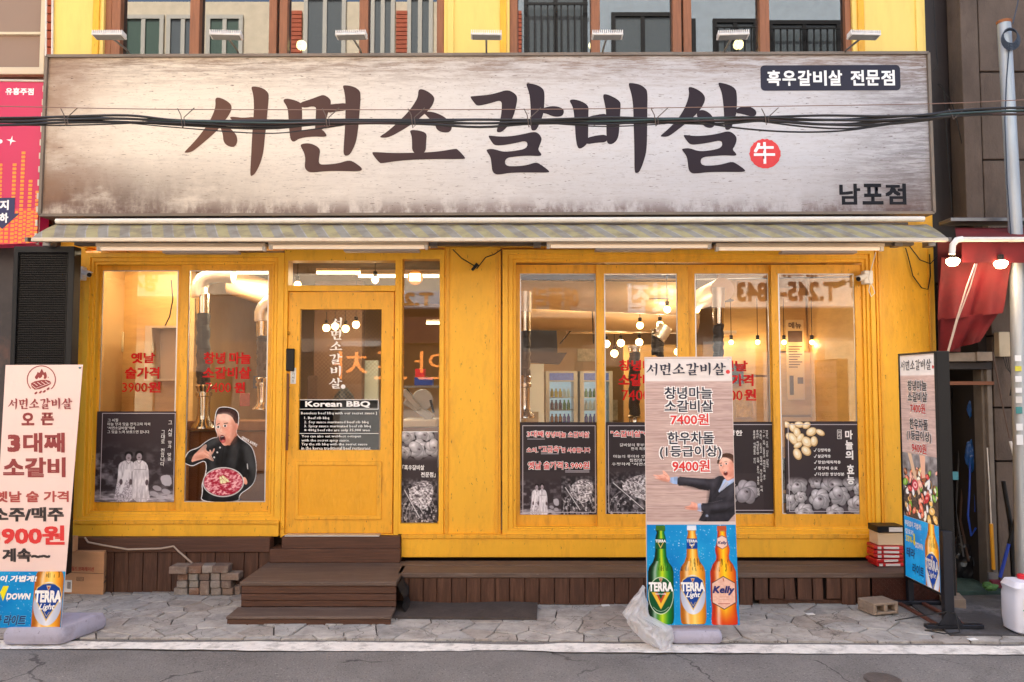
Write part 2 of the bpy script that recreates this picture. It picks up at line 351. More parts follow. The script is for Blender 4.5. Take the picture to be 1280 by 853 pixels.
# value noise for printed pictures
def _h(ix, iy, s):
    v = np.sin(ix * 127.1 + iy * 311.7 + s * 74.7) * 43758.5453; return v - np.floor(v)
def vn(x, y, s=0):
    ix, iy = np.floor(x), np.floor(y); fx, fy = x - ix, y - iy; fx = fx * fx * (3 - 2 * fx); fy = fy * fy * (3 - 2 * fy)
    return (_h(ix, iy, s) * (1 - fx) + _h(ix + 1, iy, s) * fx) * (1 - fy) + (_h(ix, iy + 1, s) * (1 - fx) + _h(ix + 1, iy + 1, s) * fx) * fy
def fbm(x, y, s=0, o=4): return sum(vn(x * 2 ** i, y * 2 ** i, s + i) * .5 ** i for i in range(o)) / sum(.5 ** i for i in range(o))
class Cv:
    """a printed picture: colours in a fine vertex grid laid on a Surf"""
    def __init__(s, surf, x0, y0, x1, y1, step, bgc=(128, 128, 128)):
        s.s = surf; s.nx = int((x1 - x0) / step) + 2; s.ny = int((y1 - y0) / step) + 2
        s.X, s.Y = np.meshgrid(np.linspace(x0, x1, s.nx), np.linspace(y0, y1, s.ny)); s.C = np.ones(s.X.shape + (3,)) * np.array(bgc, float); s.M = np.zeros(s.X.shape); s.soft = step * .8
    def put(s, a, col, sl=None):
        sl = sl or (slice(None), slice(None)); c = col(s.X[sl], s.Y[sl]) if callable(col) else np.array(col, float)
        s.C[sl] = s.C[sl] * (1 - a[..., None]) + c * a[..., None]; s.M[sl] = np.maximum(s.M[sl], a)
    def _crop(s, xa, xb, ya, yb):
        x = s.X[0]; y = s.Y[:, 0]; i0, i1 = np.searchsorted(x, [xa, xb]); j0, j1 = np.searchsorted(y, [ya, yb])
        return (slice(max(j0 - 1, 0), j1 + 1), slice(max(i0 - 1, 0), i1 + 1))
    def poly(s, pts, col, a=1, soft=None, inset=0):
        soft = soft or s.soft; p = np.array(pts, float); sl = s._crop(p[:, 0].min() - soft, p[:, 0].max() + soft, p[:, 1].min() - soft, p[:, 1].max() + soft)
        X, Y = s.X[sl], s.Y[sl]
        if X.size == 0: return
        d = np.full(X.shape, 1e9); ins = np.zeros(X.shape, bool)
        for i in range(len(p)):
            ax, ay = p[i]; bx, by = p[(i + 1) % len(p)]; ex, ey = bx - ax, by - ay; L = ex * ex + ey * ey + 1e-12
            t = np.clip(((X - ax) * ex + (Y - ay) * ey) / L, 0, 1); d = np.minimum(d, np.hypot(X - ax - t * ex, Y - ay - t * ey))
            if ay != by:
                c = ((ay > Y) != (by > Y)) & (X < (bx - ax) * (Y - ay) / (by - ay) + ax); ins ^= c
        sd_ = np.where(ins, -d, d) + inset; s.put(np.clip(.5 - sd_ / soft, 0, 1) * a, col, sl)
    def ell(s, cx, cy_, rx, ry, col, rot=0, a=1, soft=None):
        soft = soft or s.soft; r = max(rx, ry) + soft; sl = s._crop(cx - r, cx + r, cy_ - r, cy_ + r); X, Y = s.X[sl], s.Y[sl]
        if X.size == 0: return
        c, q = math.cos(rot), math.sin(rot); u = (X - cx) * c + (Y - cy_) * q; v = -(X - cx) * q + (Y - cy_) * c
        k = np.hypot(u / rx, v / ry); sd_ = (k - 1) * min(rx, ry); s.put(np.clip(.5 - sd_ / soft, 0, 1) * a, col, sl)
    def line(s, pts, w, col, a=1):
        for p, q in zip(pts[:-1], pts[1:]):
            d = np.array(q, float) - np.array(p, float); L = np.linalg.norm(d) or 1; n = np.array([-d[1], d[0]]) / L * w / 2
            p = np.array(p); q = np.array(q); s.poly([p + n, q + n, q - n, p - n], col, a)
    def build(s, name, m, parent, lift=.0008, mask=False, label=None):
        V = s.s.pts(s.X, s.Y, lift).reshape(-1, 3); i = np.arange(s.nx * s.ny).reshape(s.ny, s.nx)
        F = np.stack([i[:-1, :-1], i[1:, :-1], i[1:, 1:], i[:-1, 1:]], -1).reshape(-1, 4)
        if mask: mk = s.M.reshape(-1) > .3; F = F[mk[F].all(1)]
        a = V[F[0, 1]] - V[F[0, 0]]; b = V[F[0, 3]] - V[F[0, 0]]
        if np.dot(np.cross(a, b), s.s.n) < 0: F = F[:, ::-1]
        o = mesh_np(name, V, F, m, parent, lin(np.clip(s.C, 0, 255)).reshape(-1, 3))
        if label: o['label'] = label
        return o
# ================================================================ setting: road, pavement, ground
def tagst(o): o['kind'] = 'structure'; return o
ASPH = mat('asphalt', (114, 110, 107), .85, var=.16, vscale=2.2, bump=1.0, bscale=85, dirt=.45, dscale=1.6, dcol=(68, 64, 63))
nt = ASPH.node_tree
tc = nt.nodes.new('ShaderNodeTexCoord'); vo = nt.nodes.new('ShaderNodeTexNoise'); vo.inputs['Scale'].default_value = 105; vo.inputs['Detail'].default_value = 3
nt.links.new(tc.outputs['Object'], vo.inputs['Vector']); rp = nt.nodes.new('ShaderNodeMapRange'); rp.inputs[1].default_value = .60; rp.inputs[2].default_value = .70; rp.inputs[4].default_value = .6; nt.links.new(vo.outputs['Fac'], rp.inputs[0])
mx = nt.nodes.new('ShaderNodeMix'); mx.data_type = 'RGBA'; mx.inputs[7].default_value = C4((168, 160, 156)); bs = nt.nodes['Principled BSDF']; pv = bs.inputs['Base Color'].links[0].from_socket
nt.links.new(rp.outputs[0], mx.inputs[0]); nt.links.new(pv, mx.inputs[6]); 
def _n(t, **k):
    n = nt.nodes.new(t)
    for a, v in k.items(): n.inputs[a].default_value = v
    return n
dk = _n('ShaderNodeTexNoise', Scale=78.0, Detail=3.0); nt.links.new(tc.outputs['Object'], dk.inputs['Vector']); dr = nt.nodes.new('ShaderNodeMapRange'); dr.inputs[1].default_value = .56; dr.inputs[2].default_value = .68; dr.inputs[4].default_value = .65; nt.links.new(dk.outputs['Fac'], dr.inputs[0])
m5 = nt.nodes.new('ShaderNodeMix'); m5.data_type = 'RGBA'; m5.inputs[7].default_value = C4((58, 54, 54)); nt.links.new(dr.outputs[0], m5.inputs[0]); nt.links.new(mx.outputs[2], m5.inputs[6])
# thin cracks: warped cell borders, only in some areas
wn_ = _n('ShaderNodeTexNoise', Scale=2.5, Detail=6.0); nt.links.new(tc.outputs['Object'], wn_.inputs['Vector']); wa = nt.nodes.new('ShaderNodeVectorMath'); wa.operation = 'MULTIPLY_ADD'; wa.inputs[1].default_value = (.5, .5, 0); nt.links.new(wn_.outputs['Color'], wa.inputs[0]); nt.links.new(tc.outputs['Object'], wa.inputs[2])
ce = nt.nodes.new('ShaderNodeTexVoronoi'); ce.feature = 'DISTANCE_TO_EDGE'; ce.inputs['Scale'].default_value = 1.1; nt.links.new(wa.outputs[0], ce.inputs['Vector']); cr = nt.nodes.new('ShaderNodeMapRange'); cr.inputs[1].default_value = .010; cr.inputs[2].default_value = .003; cr.inputs[4].default_value = .8; nt.links.new(ce.outputs['Distance'], cr.inputs[0])
wk = _n('ShaderNodeTexNoise', Scale=1.3, Detail=2.0); nt.links.new(tc.outputs['Object'], wk.inputs['Vector']); wr = nt.nodes.new('ShaderNodeMapRange'); wr.inputs[1].default_value = .48; wr.inputs[2].default_value = .58; nt.links.new(wk.outputs['Fac'], wr.inputs[0]); mu = nt.nodes.new('ShaderNodeMath'); mu.operation = 'MULTIPLY'; nt.links.new(cr.outputs[0], mu.inputs[0]); nt.links.new(wr.outputs[0], mu.inputs[1])
m6 = nt.nodes.new('ShaderNodeMix'); m6.data_type = 'RGBA'; m6.inputs[7].default_value = C4((44, 40, 40)); nt.links.new(mu.outputs[0], m6.inputs[0]); nt.links.new(m5.outputs[2], m6.inputs[6]); nt.links.new(m6.outputs[2], bs.inputs['Base Color'])
GROUND = mat('ground_dirt', (90, 84, 80), .9, var=.2, bump=.3)
mb = MB(); mb.add([(-120, -120, -.012), (120, -120, -.012), (120, 120, -.012), (-120, 120, -.012)], [(0, 1, 2, 3)]); tagst(mb.build('ground', GROUND))
EL = PG(0, 799, 0).y; ER = PG(1280, 806, 0).y       # pavement edge
def edgey(x, off=0): return EL + (ER - EL) * (x + 3.5) / 7.0 + off
mb = MB(); nx_, ny_ = 90, 30
xs = np.linspace(-14, 14, nx_)
for j in range(ny_):
    for i in range(nx_): mb.v.append((xs[i], -8.8 + (edgey(xs[i], .02) + 8.8) * j / (ny_ - 1), .004 * math.sin(xs[i] * 2.1 + j) * (1 if 0 < j < ny_ - 1 else 0)))
for j in range(ny_ - 1):
    for i in range(nx_ - 1): mb.f.append((j * nx_ + i, j * nx_ + i + 1, (j + 1) * nx_ + i + 1, (j + 1) * nx_ + i))
mb.mi = [0] * len(mb.f); road = tagst(mb.build('road', ASPH, smooth=True))
# worn painted line
LINE = mat('worn_white_paint', (222, 216, 208), .75, var=.14, vscale=16, dirt=.95, dscale=7, dcol=(104, 98, 96), bump=.5, bscale=90, specks=.8, scol=(96, 90, 88))
mb = MB(); n = 420; up = []; dn = []
for i in range(n):
    x = -5.2 + 10.4 * i / (n - 1); w = float(fbm(np.array(x * 6), np.array(3.3), 2, 4) - .5) * .035; w2 = float(fbm(np.array(x * 9), np.array(8.3), 5, 4) - .5) * .03
    big = max(0, float(vn(np.array(x * 1.3), np.array(1.1), 9)) - .72) * .25
    a = -.05 - w - big * .6; b = -.215 + w2 + big * .5
    up.append((x, edgey(x, a), .008)); dn.append((x, edgey(x, b), .008))
mb.v = up + dn
for i in range(n - 1): mb.f.append((i, n + i, n + i + 1, i + 1))
mb.mi = [0] * len(mb.f); ln = mb.build('painted_line', LINE, road)
c = PG(1103, 850)
mb = MB(); mb.lathe([(.1, 0), (.1, .006), (.09, .008)], (c.x, c.y, .001), 24); mb.build('round_drain_cover', mat('dark_iron', (84, 78, 76), .6, .4, var=.3, bump=.6, bscale=90), road)
# crazy paving
MORT = mat('paving_mortar', (74, 68, 66), .9, var=.25, vscale=8, bump=.5, bscale=80)
mb = MB(); mb.v = [(-14, edgey(-14), .0), (14, edgey(14), .0), (14, 1.2, .0), (-14, 1.2, .0)]; mb.f = [(0, 1, 2, 3)]; mb.mi = [0]; pave = tagst(mb.build('pavement', MORT))
STONES = [mat('flagstone_%s' % nm, c, .78, var=.26, vscale=7, bump=.9, bscale=26, dirt=.85, dscale=6, dcol=d, seed=k, specks=.6, scol=(60, 54, 50)) for k, (nm, c, d) in enumerate((('grey', (168, 162, 155), (110, 102, 96)), ('pale', (174, 168, 161), (118, 110, 104)), ('warm', (160, 151, 142), (106, 96, 88)), ('cool', (162, 158, 153), (106, 101, 98))))]
for m__ in STONES: cracks(m__, 5.0, .0035, (74, 66, 60), .8)
def clip(poly, p, q, gap):
    mx_, my_ = (p[0] + q[0]) / 2, (p[1] + q[1]) / 2; dx, dy = q[0] - p[0], q[1] - p[1]; L = math.hypot(dx, dy); dx /= L; dy /= L; o = []
    for i in range(len(poly)):
        a, b = poly[i], poly[(i + 1) % len(poly)]
        da = (a[0] - mx_) * dx + (a[1] - my_) * dy + gap; db = (b[0] - mx_) * dx + (b[1] - my_) * dy + gap
        if da <= 0: o.append(a)
        if (da < 0) != (db < 0) and abs(da - db) > 1e-9: t = da / (da - db); o.append((a[0] + (b[0] - a[0]) * t, a[1] + (b[1] - a[1]) * t))
    return o
R = random.Random(11); seeds = []
tries = 0
while len(seeds) < 285 and tries < 30000:
    tries += 1; p = (R.uniform(-4.8, 4.8), R.uniform(edgey(0) - .1, -.02))
    if p[0] > -.9 and p[0] < 4.2 and p[1] > -.42: continue
    if all(math.hypot(p[0] - q[0], (p[1] - q[1]) * 1.25) > R.choice((R.uniform(.12, .16), R.uniform(.15, .26))) for q in seeds): seeds.append(p)
for p in seeds:
    y0 = edgey(p[0]) + .004
    poly = [(p[0] - .5, y0), (p[0] + .5, y0), (p[0] + .5, -.09), (p[0] - .5, -.09)]
    for q in sorted(seeds, key=lambda q: (q[0] - p[0]) ** 2 + (q[1] - p[1]) ** 2)[1:18]:
        poly = clip(poly, p, q, R.uniform(.002, .0055))
        if len(poly) < 3: break
    if len(poly) < 3: continue
    # roughen the outline
    out = []
    for i in range(len(poly)):
        a, b = poly[i], poly[(i + 1) % len(poly)]; L = math.hypot(b[0] - a[0], b[1] - a[1]); out.append(a); k = int(L / .07)
        for j in range(1, k):
            t = j / k; w = R.uniform(-.006, .004); nx2, ny2 = -(b[1] - a[1]) / L, (b[0] - a[0]) / L
            out.append((a[0] + (b[0] - a[0]) * t + nx2 * w, min(-.085, max(y0, a[1] + (b[1] - a[1]) * t + ny2 * w))))
    cx = sum(a[0] for a in out) / len(out); cy_ = sum(a[1] for a in out) / len(out); h = R.uniform(.009, .017); tl = R.uniform(-.012, .012); n = len(out)
    v = [(x, y, -.005) for x, y in out] + [(x, y, h - .004 + tl * (x - cx)) for x, y in out] + [(cx + (x - cx) * .965, cy_ + (y - cy_) * .965, h + tl * (x - cx)) for x, y in out]
    f = [tuple(range(2 * n, 3 * n))] + [(i, (i + 1) % n, n + (i + 1) % n, n + i) for i in range(n)] + [(n + i, n + (i + 1) % n, 2 * n + (i + 1) % n, 2 * n + i) for i in range(n)]
    m_ = MB(); m_.add(v, f); m_.build('flagstone', R.choice(STONES), pave)
# ================================================================ restaurant building
B = thing('restaurant_building', 'yellow painted restaurant front with wooden windows, door and lit dining room inside', 'building')
IW = mat('interior_plaster', (186, 150, 100), .7, var=.08, vscale=2, dirt=.25, dscale=1.6, dcol=(150, 110, 66))
IWW = mat('interior_plywood', (206, 166, 104), .6, var=.1, vscale=3, stretch=(1, 1, 5), dirt=.3, dcol=(160, 112, 62))
IDK = mat('interior_dark_wall', (62, 50, 46), .7, var=.2)
FLOORM = mat('interior_floor', (96, 84, 74), .5, var=.2)
XL, XR = wx(70, 0), wx(1172, 0); ZH = wz(312, 0)
wt = wz(-60, 0)
def bb(name, x0, y0, x1, y1, Yf=0, d=.15, m=YEL, bev=.004, ry=480, par=B): 
    q = MB(); q.pbox(x0, y0, x1, y1, Yf, d, ry); return q.build(name, m, par, bev)
# ground floor yellow joinery
bb('pilaster', 84, 309, 102, 668, -.03, .25); bb('pilaster', 555, 309, 626, 674, -.012, .25)
bb('pilaster', 1098, 309, 1172, 668, -.02, .4)
for x in (559, 621): bb('moulding', x - 2, 309, x + 2, 673, -.024, .02, YEL2, .002)
for x in (1103, 1166): bb('moulding', x - 1.5, 311, x + 1.5, 667, -.03, .012, YEL2, .002)
bb('moulding', 92, 311, 95, 666, -.042, .012, YEL2, .002)
bb('wall', 70, 262, 1172, 309.5, .002, .16, YEL)
bb('base_rail', 503, 673, 1172, 697, -.05, .2); bb('base_rail', 84, 655, 351, 671, -.05, .2)
bb('sill', 503, 668.5, 1100, 673.6, -.062, .2, YEL2, .003); bb('sill', 84, 651, 351, 655.4, -.062, .2, YEL2, .003)
# big windows
def window(outer, stages, sashes, name='window'):
    q = MB(); 
    for o, i, Yf, d in stages: q.ring(o, i, Yf, d)
    w = q.build(name, YEL, B, .003)
    for (o, g, Yf) in sashes:
        s = MB(); s.ring(o, g, Yf, .035); s.build('sash', YEL2, w, .003)
        al = MB(); al.ring((g[0] - .2, g[1] - .2, g[2] + .2, g[3] + .2), (g[0] + 1.3, g[1] + 1.3, g[2] - 1.3, g[3] - 1.3), Yf + .012, .012); al.build('glazing_bead', ALU, w)
        p = MB(); p.pbox(g[0], g[1], g[2], g[3], Yf + .017, .004); p.build('pane', GLASS, w)
    return w
window(0, [((101, 316, 353, 652), (108, 322, 345, 646.5), -.04, .14), ((108, 322, 345, 646.5), (113, 327, 341, 643), -.022, .10), ((113, 327, 341, 643), (117, 331, 338, 640), -.005, .07)],
       [((115, 329, 232, 642), (124, 338, 220, 628), .052), ((223, 329, 341, 642), (233, 338, 334, 628), .014)])
window(0, [((628, 312, 1097, 668.3), (635, 318, 1091, 664), -.04, .14), ((635, 318, 1091, 664), (641, 324, 1086, 661), -.022, .10), ((641, 324, 1086, 661), (645, 328, 1081, 659), -.005, .07)],
       [((643, 331, 754, 659.5), (650, 342, 745.5, 643), .052), ((746, 331, 862, 659.5), (756, 342, 848, 643), .014), ((858, 331, 975, 659.5), (870, 342, 963, 643), .052), ((966, 331, 1083, 659.5), (975, 342, 1071, 643), .014)])
# door and sidelight
q = MB(); q.ring((353, 312, 499, 672), (358, 326, 493, 668), -.03, .14); q.pbox(358, 357, 493, 364, -.026, .12); df = q.build('door_frame', YEL, B, .003)
p = MB(); p.pbox(358, 326, 493, 357, .04, .004); p.build('pane', GLASS, df)
q = MB(); q.ring((359, 365, 492, 667), (374, 387, 476, 563), -.008, .045); door = q.build('door', YEL2, B, .004)
q = MB(); q.ring((371, 577, 478, 650), (375, 582, 472, 645), -.02, .014); q.build('door_panel_moulding', YEL2, door, .003)
PLY = mat('swollen_plywood_paint', (232, 164, 26), .45, var=.05, vscale=3, bump=.9, bscale=14, stretch=(2.5, 1, 1)); q = MB(); q.pbox(374, 582, 473, 645, -.011, .01); q.build('door_panel', PLY, door)
p = MB(); p.pbox(374, 387, 476, 563, .018, .004); p.build('pane', GLASS, door)
# wire mesh in the door glass
q = MB(); Yw = .026; xa, xb, za, zb = wx(374, Yw), wx(476, Yw), wz(563, Yw), wz(387, Yw); st = .034; hh = (zb - za)
for sgn in (1, -1):
    k = -hh
    while k < (xb - xa) + hh:
        # line x = xa + k + sgn*t, z = za + t
        x_s = xa + k; t0, t1 = 0, hh
        if sgn > 0: t0, t1 = max(0, xa - x_s), min(hh, xb - x_s)
        else: x_s = xb - k; t0, t1 = max(0, x_s - xb), min(hh, x_s - xa)
        if t1 > t0:
            a = Vector((x_s + sgn * t0, Yw, za + t0)); b = Vector((x_s + sgn * t1, Yw, za + t1)); d = (b - a) / 2; nrm = Vector((-d.z, 0, d.x)).normalized() * .0007
            q.obox((a + b) / 2, d, (0, .0005, 0), nrm)
        k += st
q.build('wire_mesh', mat('wire_grey', (150, 128, 96), .5, .4), door, kind='stuff')
q = MB(); q.pbox(356.5, 436, 367, 464, -.034, .026); q.build('door_lock', BLK, door, .006)
q = MB(); q.lathe([(.012, 0), (.014, -.008), (.006, -.014)], (wx(360.5, 0), -.012, wz(417, 0)), 14, 'y'); q.build('doorbell', mat('brass', (170, 120, 40), .35, .8), door, smooth=True)
HW = mat('handle_wood', (104, 56, 26), .4, var=.3, vscale=20, stretch=(3, 3, .5)); q = MB()
hx = wx(360, -.06); q.tube([(hx, -.062, wz(563, -.06)), (hx + .002, -.064, wz(515, -.06)), (hx, -.062, wz(467, -.06))], .0115, 8)
for py in (485, 545): q.tube([(hx, -.06, wz(py, -.06)), (hx, -.008, wz(py, -.06))], .005, 6)
q.build('handle', HW, door, smooth=True)
S = Surf((363, 460, 370, 480), -.0095); lb = slab(S, .001, 'paper_label', WHT, door)
k = Ink(S); k.vtext('당기시오', 366.5, 462.5, 478, 3, .01, res=1); k.build('lettering', DINK, lb)
q = MB(); q.lathe([(.013, 0), (.013, -.012), (.008, -.018)], (wx(357, 0), -.022, wz(659, 0)), 12, 'y'); q.build('door_stop', YEL2, door, smooth=True)
q = MB(); q.ring((498.2, 312, 555, 668), (502, 324, 549, 655), -.024, .12); sl = q.build('sidelight', YEL, B, .003)
p = MB(); p.pbox(502, 324, 549, 655, .03, .004); p.build('pane', GLASS, sl)
# upper storey
q = MB()
for a, b in ((66, 129), (555, 637), (1066, 1157)): q.pbox(a, -75, b, 263, 0, .2, 40)
q.pbox(129, 70, 555, 263, .004, .18, 40); q.pbox(637, 70, 1066, 263, .004, .18, 40)
q.build('upper_wall', PALE, B, .003)
for x in (119, 563, 629, 1077, 1150): bb('moulding', x - 4, -70, x + 4, 74, -.02, .03, YEL if x in (119, 629, 1077) else PALE, .003, 40)
def upwin(x0, x1, muls, dark):
    q = MB(); q.ring((x0, -150, x1, 78), (x0 + 10, -140, x1 - 9, 74), .03, .12, 40); w = q.build('upper_window', BRWD, B, .003)
    for a, b in muls: m_ = MB(); m_.pbox(a, -140, b, 74, .02, .09, 40); m_.build('mullion', BRWD, w, .003)
    for a, b in dark: m_ = MB(); m_.pbox(a, -140, b, 74.5, .045, .05, 40); m_.build('mullion', DKWD, w, .002)
    p = MB(); p.pbox(x0 + 10, -140, x1 - 9, 74, .08, .005, 40); p.build('pane', GLASSU, w)
upwin(129, 555, [(139, 150), (237, 249), (336, 345.5), (349, 359), (449, 460)], [(129, 137)])
upwin(637, 1066, [(739, 750), (841, 852), (854.5, 864.5), (950, 962)], [(638, 648)])
# rooms behind
def ib(name, x0, x1, y0, y1, z0, z1, m): q = MB(); q.box(x0, x1, y0, y1, z0, z1); return q.build(name, m, B)
FZ = .12; CZ = 3.0
ib('interior_floor', XL, XR, .16, 6.3, FZ - .1, FZ, FLOORM); 
ib('interior_ceiling', XL, XR, .16, 6.3, CZ, CZ + .12, mat('ceiling_paint', (104, 88, 72), .8, var=.1, vscale=1.5, dirt=.3, dscale=1))
ib('interior_back_wall', XL, XR, 6.2, 6.35, FZ, CZ, IW)
ib('interior_side_wall', XL, XL + .1, .16, 6.2, FZ, CZ, IW); ib('interior_side_wall', XR - .1, XR, .16, 6.2, FZ, CZ, IWW)
ib('foundation', XL, XR, .1, .3, -.02, wz(671, 0) - .01, mat('dark_base', (40, 30, 26), .8))
# plywood lining close behind the left pane, partition further right
ib('interior_partition', wx(112, .9), wx(236, .9), .9, 1.0, FZ, CZ, IWW)
ib('interior_partition', wx(565, 1.6), wx(618, 1.6), .5, 1.6, FZ, CZ, IW)
for px, Y in ((398, 4.2), (460, 4.2)): pass
ib('interior_pillar', wx(392, 3.4), wx(452, 3.4), 3.4, 3.6, FZ, CZ, mat('interior_brown', (112, 84, 66), .7, var=.1))
ib('interior_pillar', wx(452, 3.8), wx(472, 3.8), 3.8, 3.9, FZ, 2.0, mat('interior_white_panel', (206, 212, 200), .5))
# plywood sheets on right back area: angled lining with visible joints
for i, (px0, px1, py0, py1) in enumerate(((905, 960, 350, 470), (962, 1010, 360, 440), (1012, 1060, 330, 420), (962, 1040, 442, 520), (1042, 1110, 422, 500), (905, 960, 472, 540), (1062, 1110, 330, 420), (1042, 1110, 502, 560), (962, 1040, 522, 560))):
    q = MB(); q.pbox(px0, py0, px1 - 1, py1 - 1, 2.5 - .003 * (i % 3), .03); q.build('plywood_sheet', IWW, B, .002)
ib('interior_partition', wx(900, 2.53), wx(1115, 2.53), 2.54, 2.6, FZ, CZ, IW)
ib('interior_partition', wx(780, 4.6), wx(905, 4.6), 4.6, 4.7, FZ, 2.25, IWW)
# upper rooms (dim)
ib('upper_room_floor', XL, XR, .19, 3, CZ + .6, CZ + .7, FLOORM)
ib('upper_room_wall', XL, XR, 3, 3.1, CZ + .7, 6.6, mat('upper_room_plaster', (150, 140, 124), .8, var=.1)); ib('upper_room_ceiling', XL, XR, .19, 3.1, 6.6, 6.7, WHT)
ib('upper_side_wall', XL - .02, XL + .1, .21, 3, CZ + .7, 6.6, IW); ib('upper_side_wall', XR - .1, XR - .02, .21, 3, CZ + .7, 6.6, IW)
q = MB(); q.box(XL, XR - .05, -.02, 3.2, wz(-150, 0) - .02, wz(-150, 0) + 1.0); q.build('parapet', PALE, B)

# ================================================================ main signboard
SG = thing('signboard', 'long weathered signboard with six large brush letters above the striped awning', 'sign')
SY = -.34; S = Surf((57, 72, 1161, 268), SY, corners=[tuple(P(61.5, 73, SY)), tuple(P(1157.5, 69, SY)), tuple(P(1164.5, 265, SY)), tuple(P(53, 268, SY))])
m = bpy.data.materials.new('aged_print'); m.use_nodes = True; N = m.node_tree.nodes; L = m.node_tree.links; b = N['Principled BSDF']; b.inputs['Roughness'].default_value = .5; b.inputs['Specular IOR Level'].default_value = .3
tc = N.new('ShaderNodeTexCoord'); sep = N.new('ShaderNodeSeparateXYZ'); L.new(tc.outputs['Object'], sep.inputs[0])
def noise(scale, st, det=6, seed=0, ro=.65):
    mp = N.new('ShaderNodeMapping'); mp.inputs['Scale'].default_value = st; mp.inputs['Location'].default_value = (seed, seed, seed); L.new(tc.outputs['Object'], mp.inputs[0])
    n = N.new('ShaderNodeTexNoise'); n.inputs['Scale'].default_value = scale; n.inputs['Detail'].default_value = det; n.inputs['Roughness'].default_value = ro; L.new(mp.outputs[0], n.inputs['Vector']); return n.outputs['Fac']
def mr(v, a, b_, c, d):
    r = N.new('ShaderNodeMapRange'); r.interpolation_type = 'SMOOTHSTEP'
    for i, x in zip((1, 2, 3, 4), (a, b_, c, d)): r.inputs[i].default_value = x
    L.new(v, r.inputs[0]); return r.outputs[0]
def mth(op, a, b_):
    q = N.new('ShaderNodeMath'); q.operation = op; q.use_clamp = op != 'MULTIPLY_ADD'
    for i, x in enumerate((a, b_)):
        if hasattr(x, 'is_output'): L.new(x, q.inputs[i])
        else: q.inputs[i].default_value = x
    return q.outputs[0]
def mixc(f, a, b_, bt='MIX'):
    q = N.new('ShaderNodeMix'); q.data_type = 'RGBA'; q.blend_type = bt
    if hasattr(f, 'is_output'): L.new(f, q.inputs[0])
    else: q.inputs[0].default_value = f
    for i, x in ((6, a), (7, b_)):
        if hasattr(x, 'is_output'): L.new(x, q.inputs[i])
        else: q.inputs[i].default_value = C4(x)
    return q.outputs[2]
x0w, x1w = S.c[0][0], S.c[1][0]; zt, zb_ = S.c[0][2], S.c[3][2]
U = mr(sep.outputs['X'], x0w, x1w, 0, 1); U.node.interpolation_type = 'LINEAR'; V_ = mr(sep.outputs['Z'], zb_, zt, 0, 1); V_.node.interpolation_type = 'LINEAR'
nbig = noise(1.4, (1, 1, 2.2), 8, 3); nst = noise(6, (.45, 1, 5), 8, 9, .8); nfine = noise(26, (.5, 1, 3), 5, 4, .7); nver = noise(5, (1.6, 1, .8), 7, 2, .7); nsp = noise(34, (.5, 1, 3.2), 1.5, 7)
basec = mixc(mr(U, .1, .75, 0, 1), (230, 218, 200), (200, 199, 203))
basec = mixc(mr(nst, .45, .7, 0, .28), basec, (180, 168, 160))
basec = mixc(mr(nfine, .5, .75, 0, .3), basec, (138, 120, 108))
basec = mixc(mth('MULTIPLY', mr(U, .84, 1.0, 0, .75), mr(nst, .38, .58, .25, 1)), basec, (108, 102, 104))
low = mr(V_, .46, .05, 0, 1); lft = mr(U, .34, .0, .15, 1); rgt = mr(U, .8, 1, .0, .5); edge = mth('MULTIPLY', low, mth('ADD', lft, rgt))
basec = mixc(mth('MULTIPLY', mth('MULTIPLY', edge, mr(nbig, .3, .5, .3, 1)), mr(nver, .3, .6, .75, 1)), basec, (78, 56, 50))
basec = mixc(mth('MULTIPLY', mr(U, .12, .0, 0, .8), mr(nbig, .3, .6, .25, 1)), basec, (140, 106, 82))
topd = mth('MULTIPLY', mr(V_, .74, 1.0, 0, .8), mr(nst, .4, .62, .15, 1)); basec = mixc(topd, basec, (128, 102, 84))
btm = mth('MULTIPLY', mr(V_, .13, .0, 0, .8), mr(nver, .38, .6, .1, 1)); basec = mixc(btm, basec, (96, 70, 64))
basec = mixc(mr(nsp, .69, .72, 0, .7), basec, (84, 62, 54))
nsp2 = noise(60, (.6, 1, 2.4), 2, 21); basec = mixc(mr(nsp2, .68, .72, 0, .5), basec, (110, 88, 76))
L.new(basec, b.inputs['Base Color']); MATS['aged_print'] = m
slab(S, .03, 'sign_panel', m, SG)
FR = mat('sign_frame_paint', (120, 108, 96), .5, .1, var=.2, dirt=.5, dscale=6, dcol=(110, 80, 60)); q = MB()
c = [Vector(p) for p in S.c]; dn = Vector((0, .03, 0))
for a_, b_ in ((0, 1), (1, 2), (2, 3), (3, 0)):
    p_, r_ = c[a_], c[b_]; t = (r_ - p_).normalized(); o_ = t.cross(Vector((0, 1, 0))).normalized()
    if (p_ - (c[0] + c[2]) / 2).dot(o_) < 0: o_ = -o_
    q.obox((p_ + r_) / 2 + o_ * .011 + Vector((0, .1, 0)), (r_ - p_) / 2 + t * .01, (0, .125, 0), o_ * .011)
q.build('sign_frame', FR, SG)
q = MB(); xa, xb = c[0].x, c[1].x; q.box(xa + .03, xb - .03, SY + .05, -.021, c[3].z + .02, c[0].z - .02); q.build('sign_box', mat('sign_box_metal', (96, 84, 72), .6), SG)
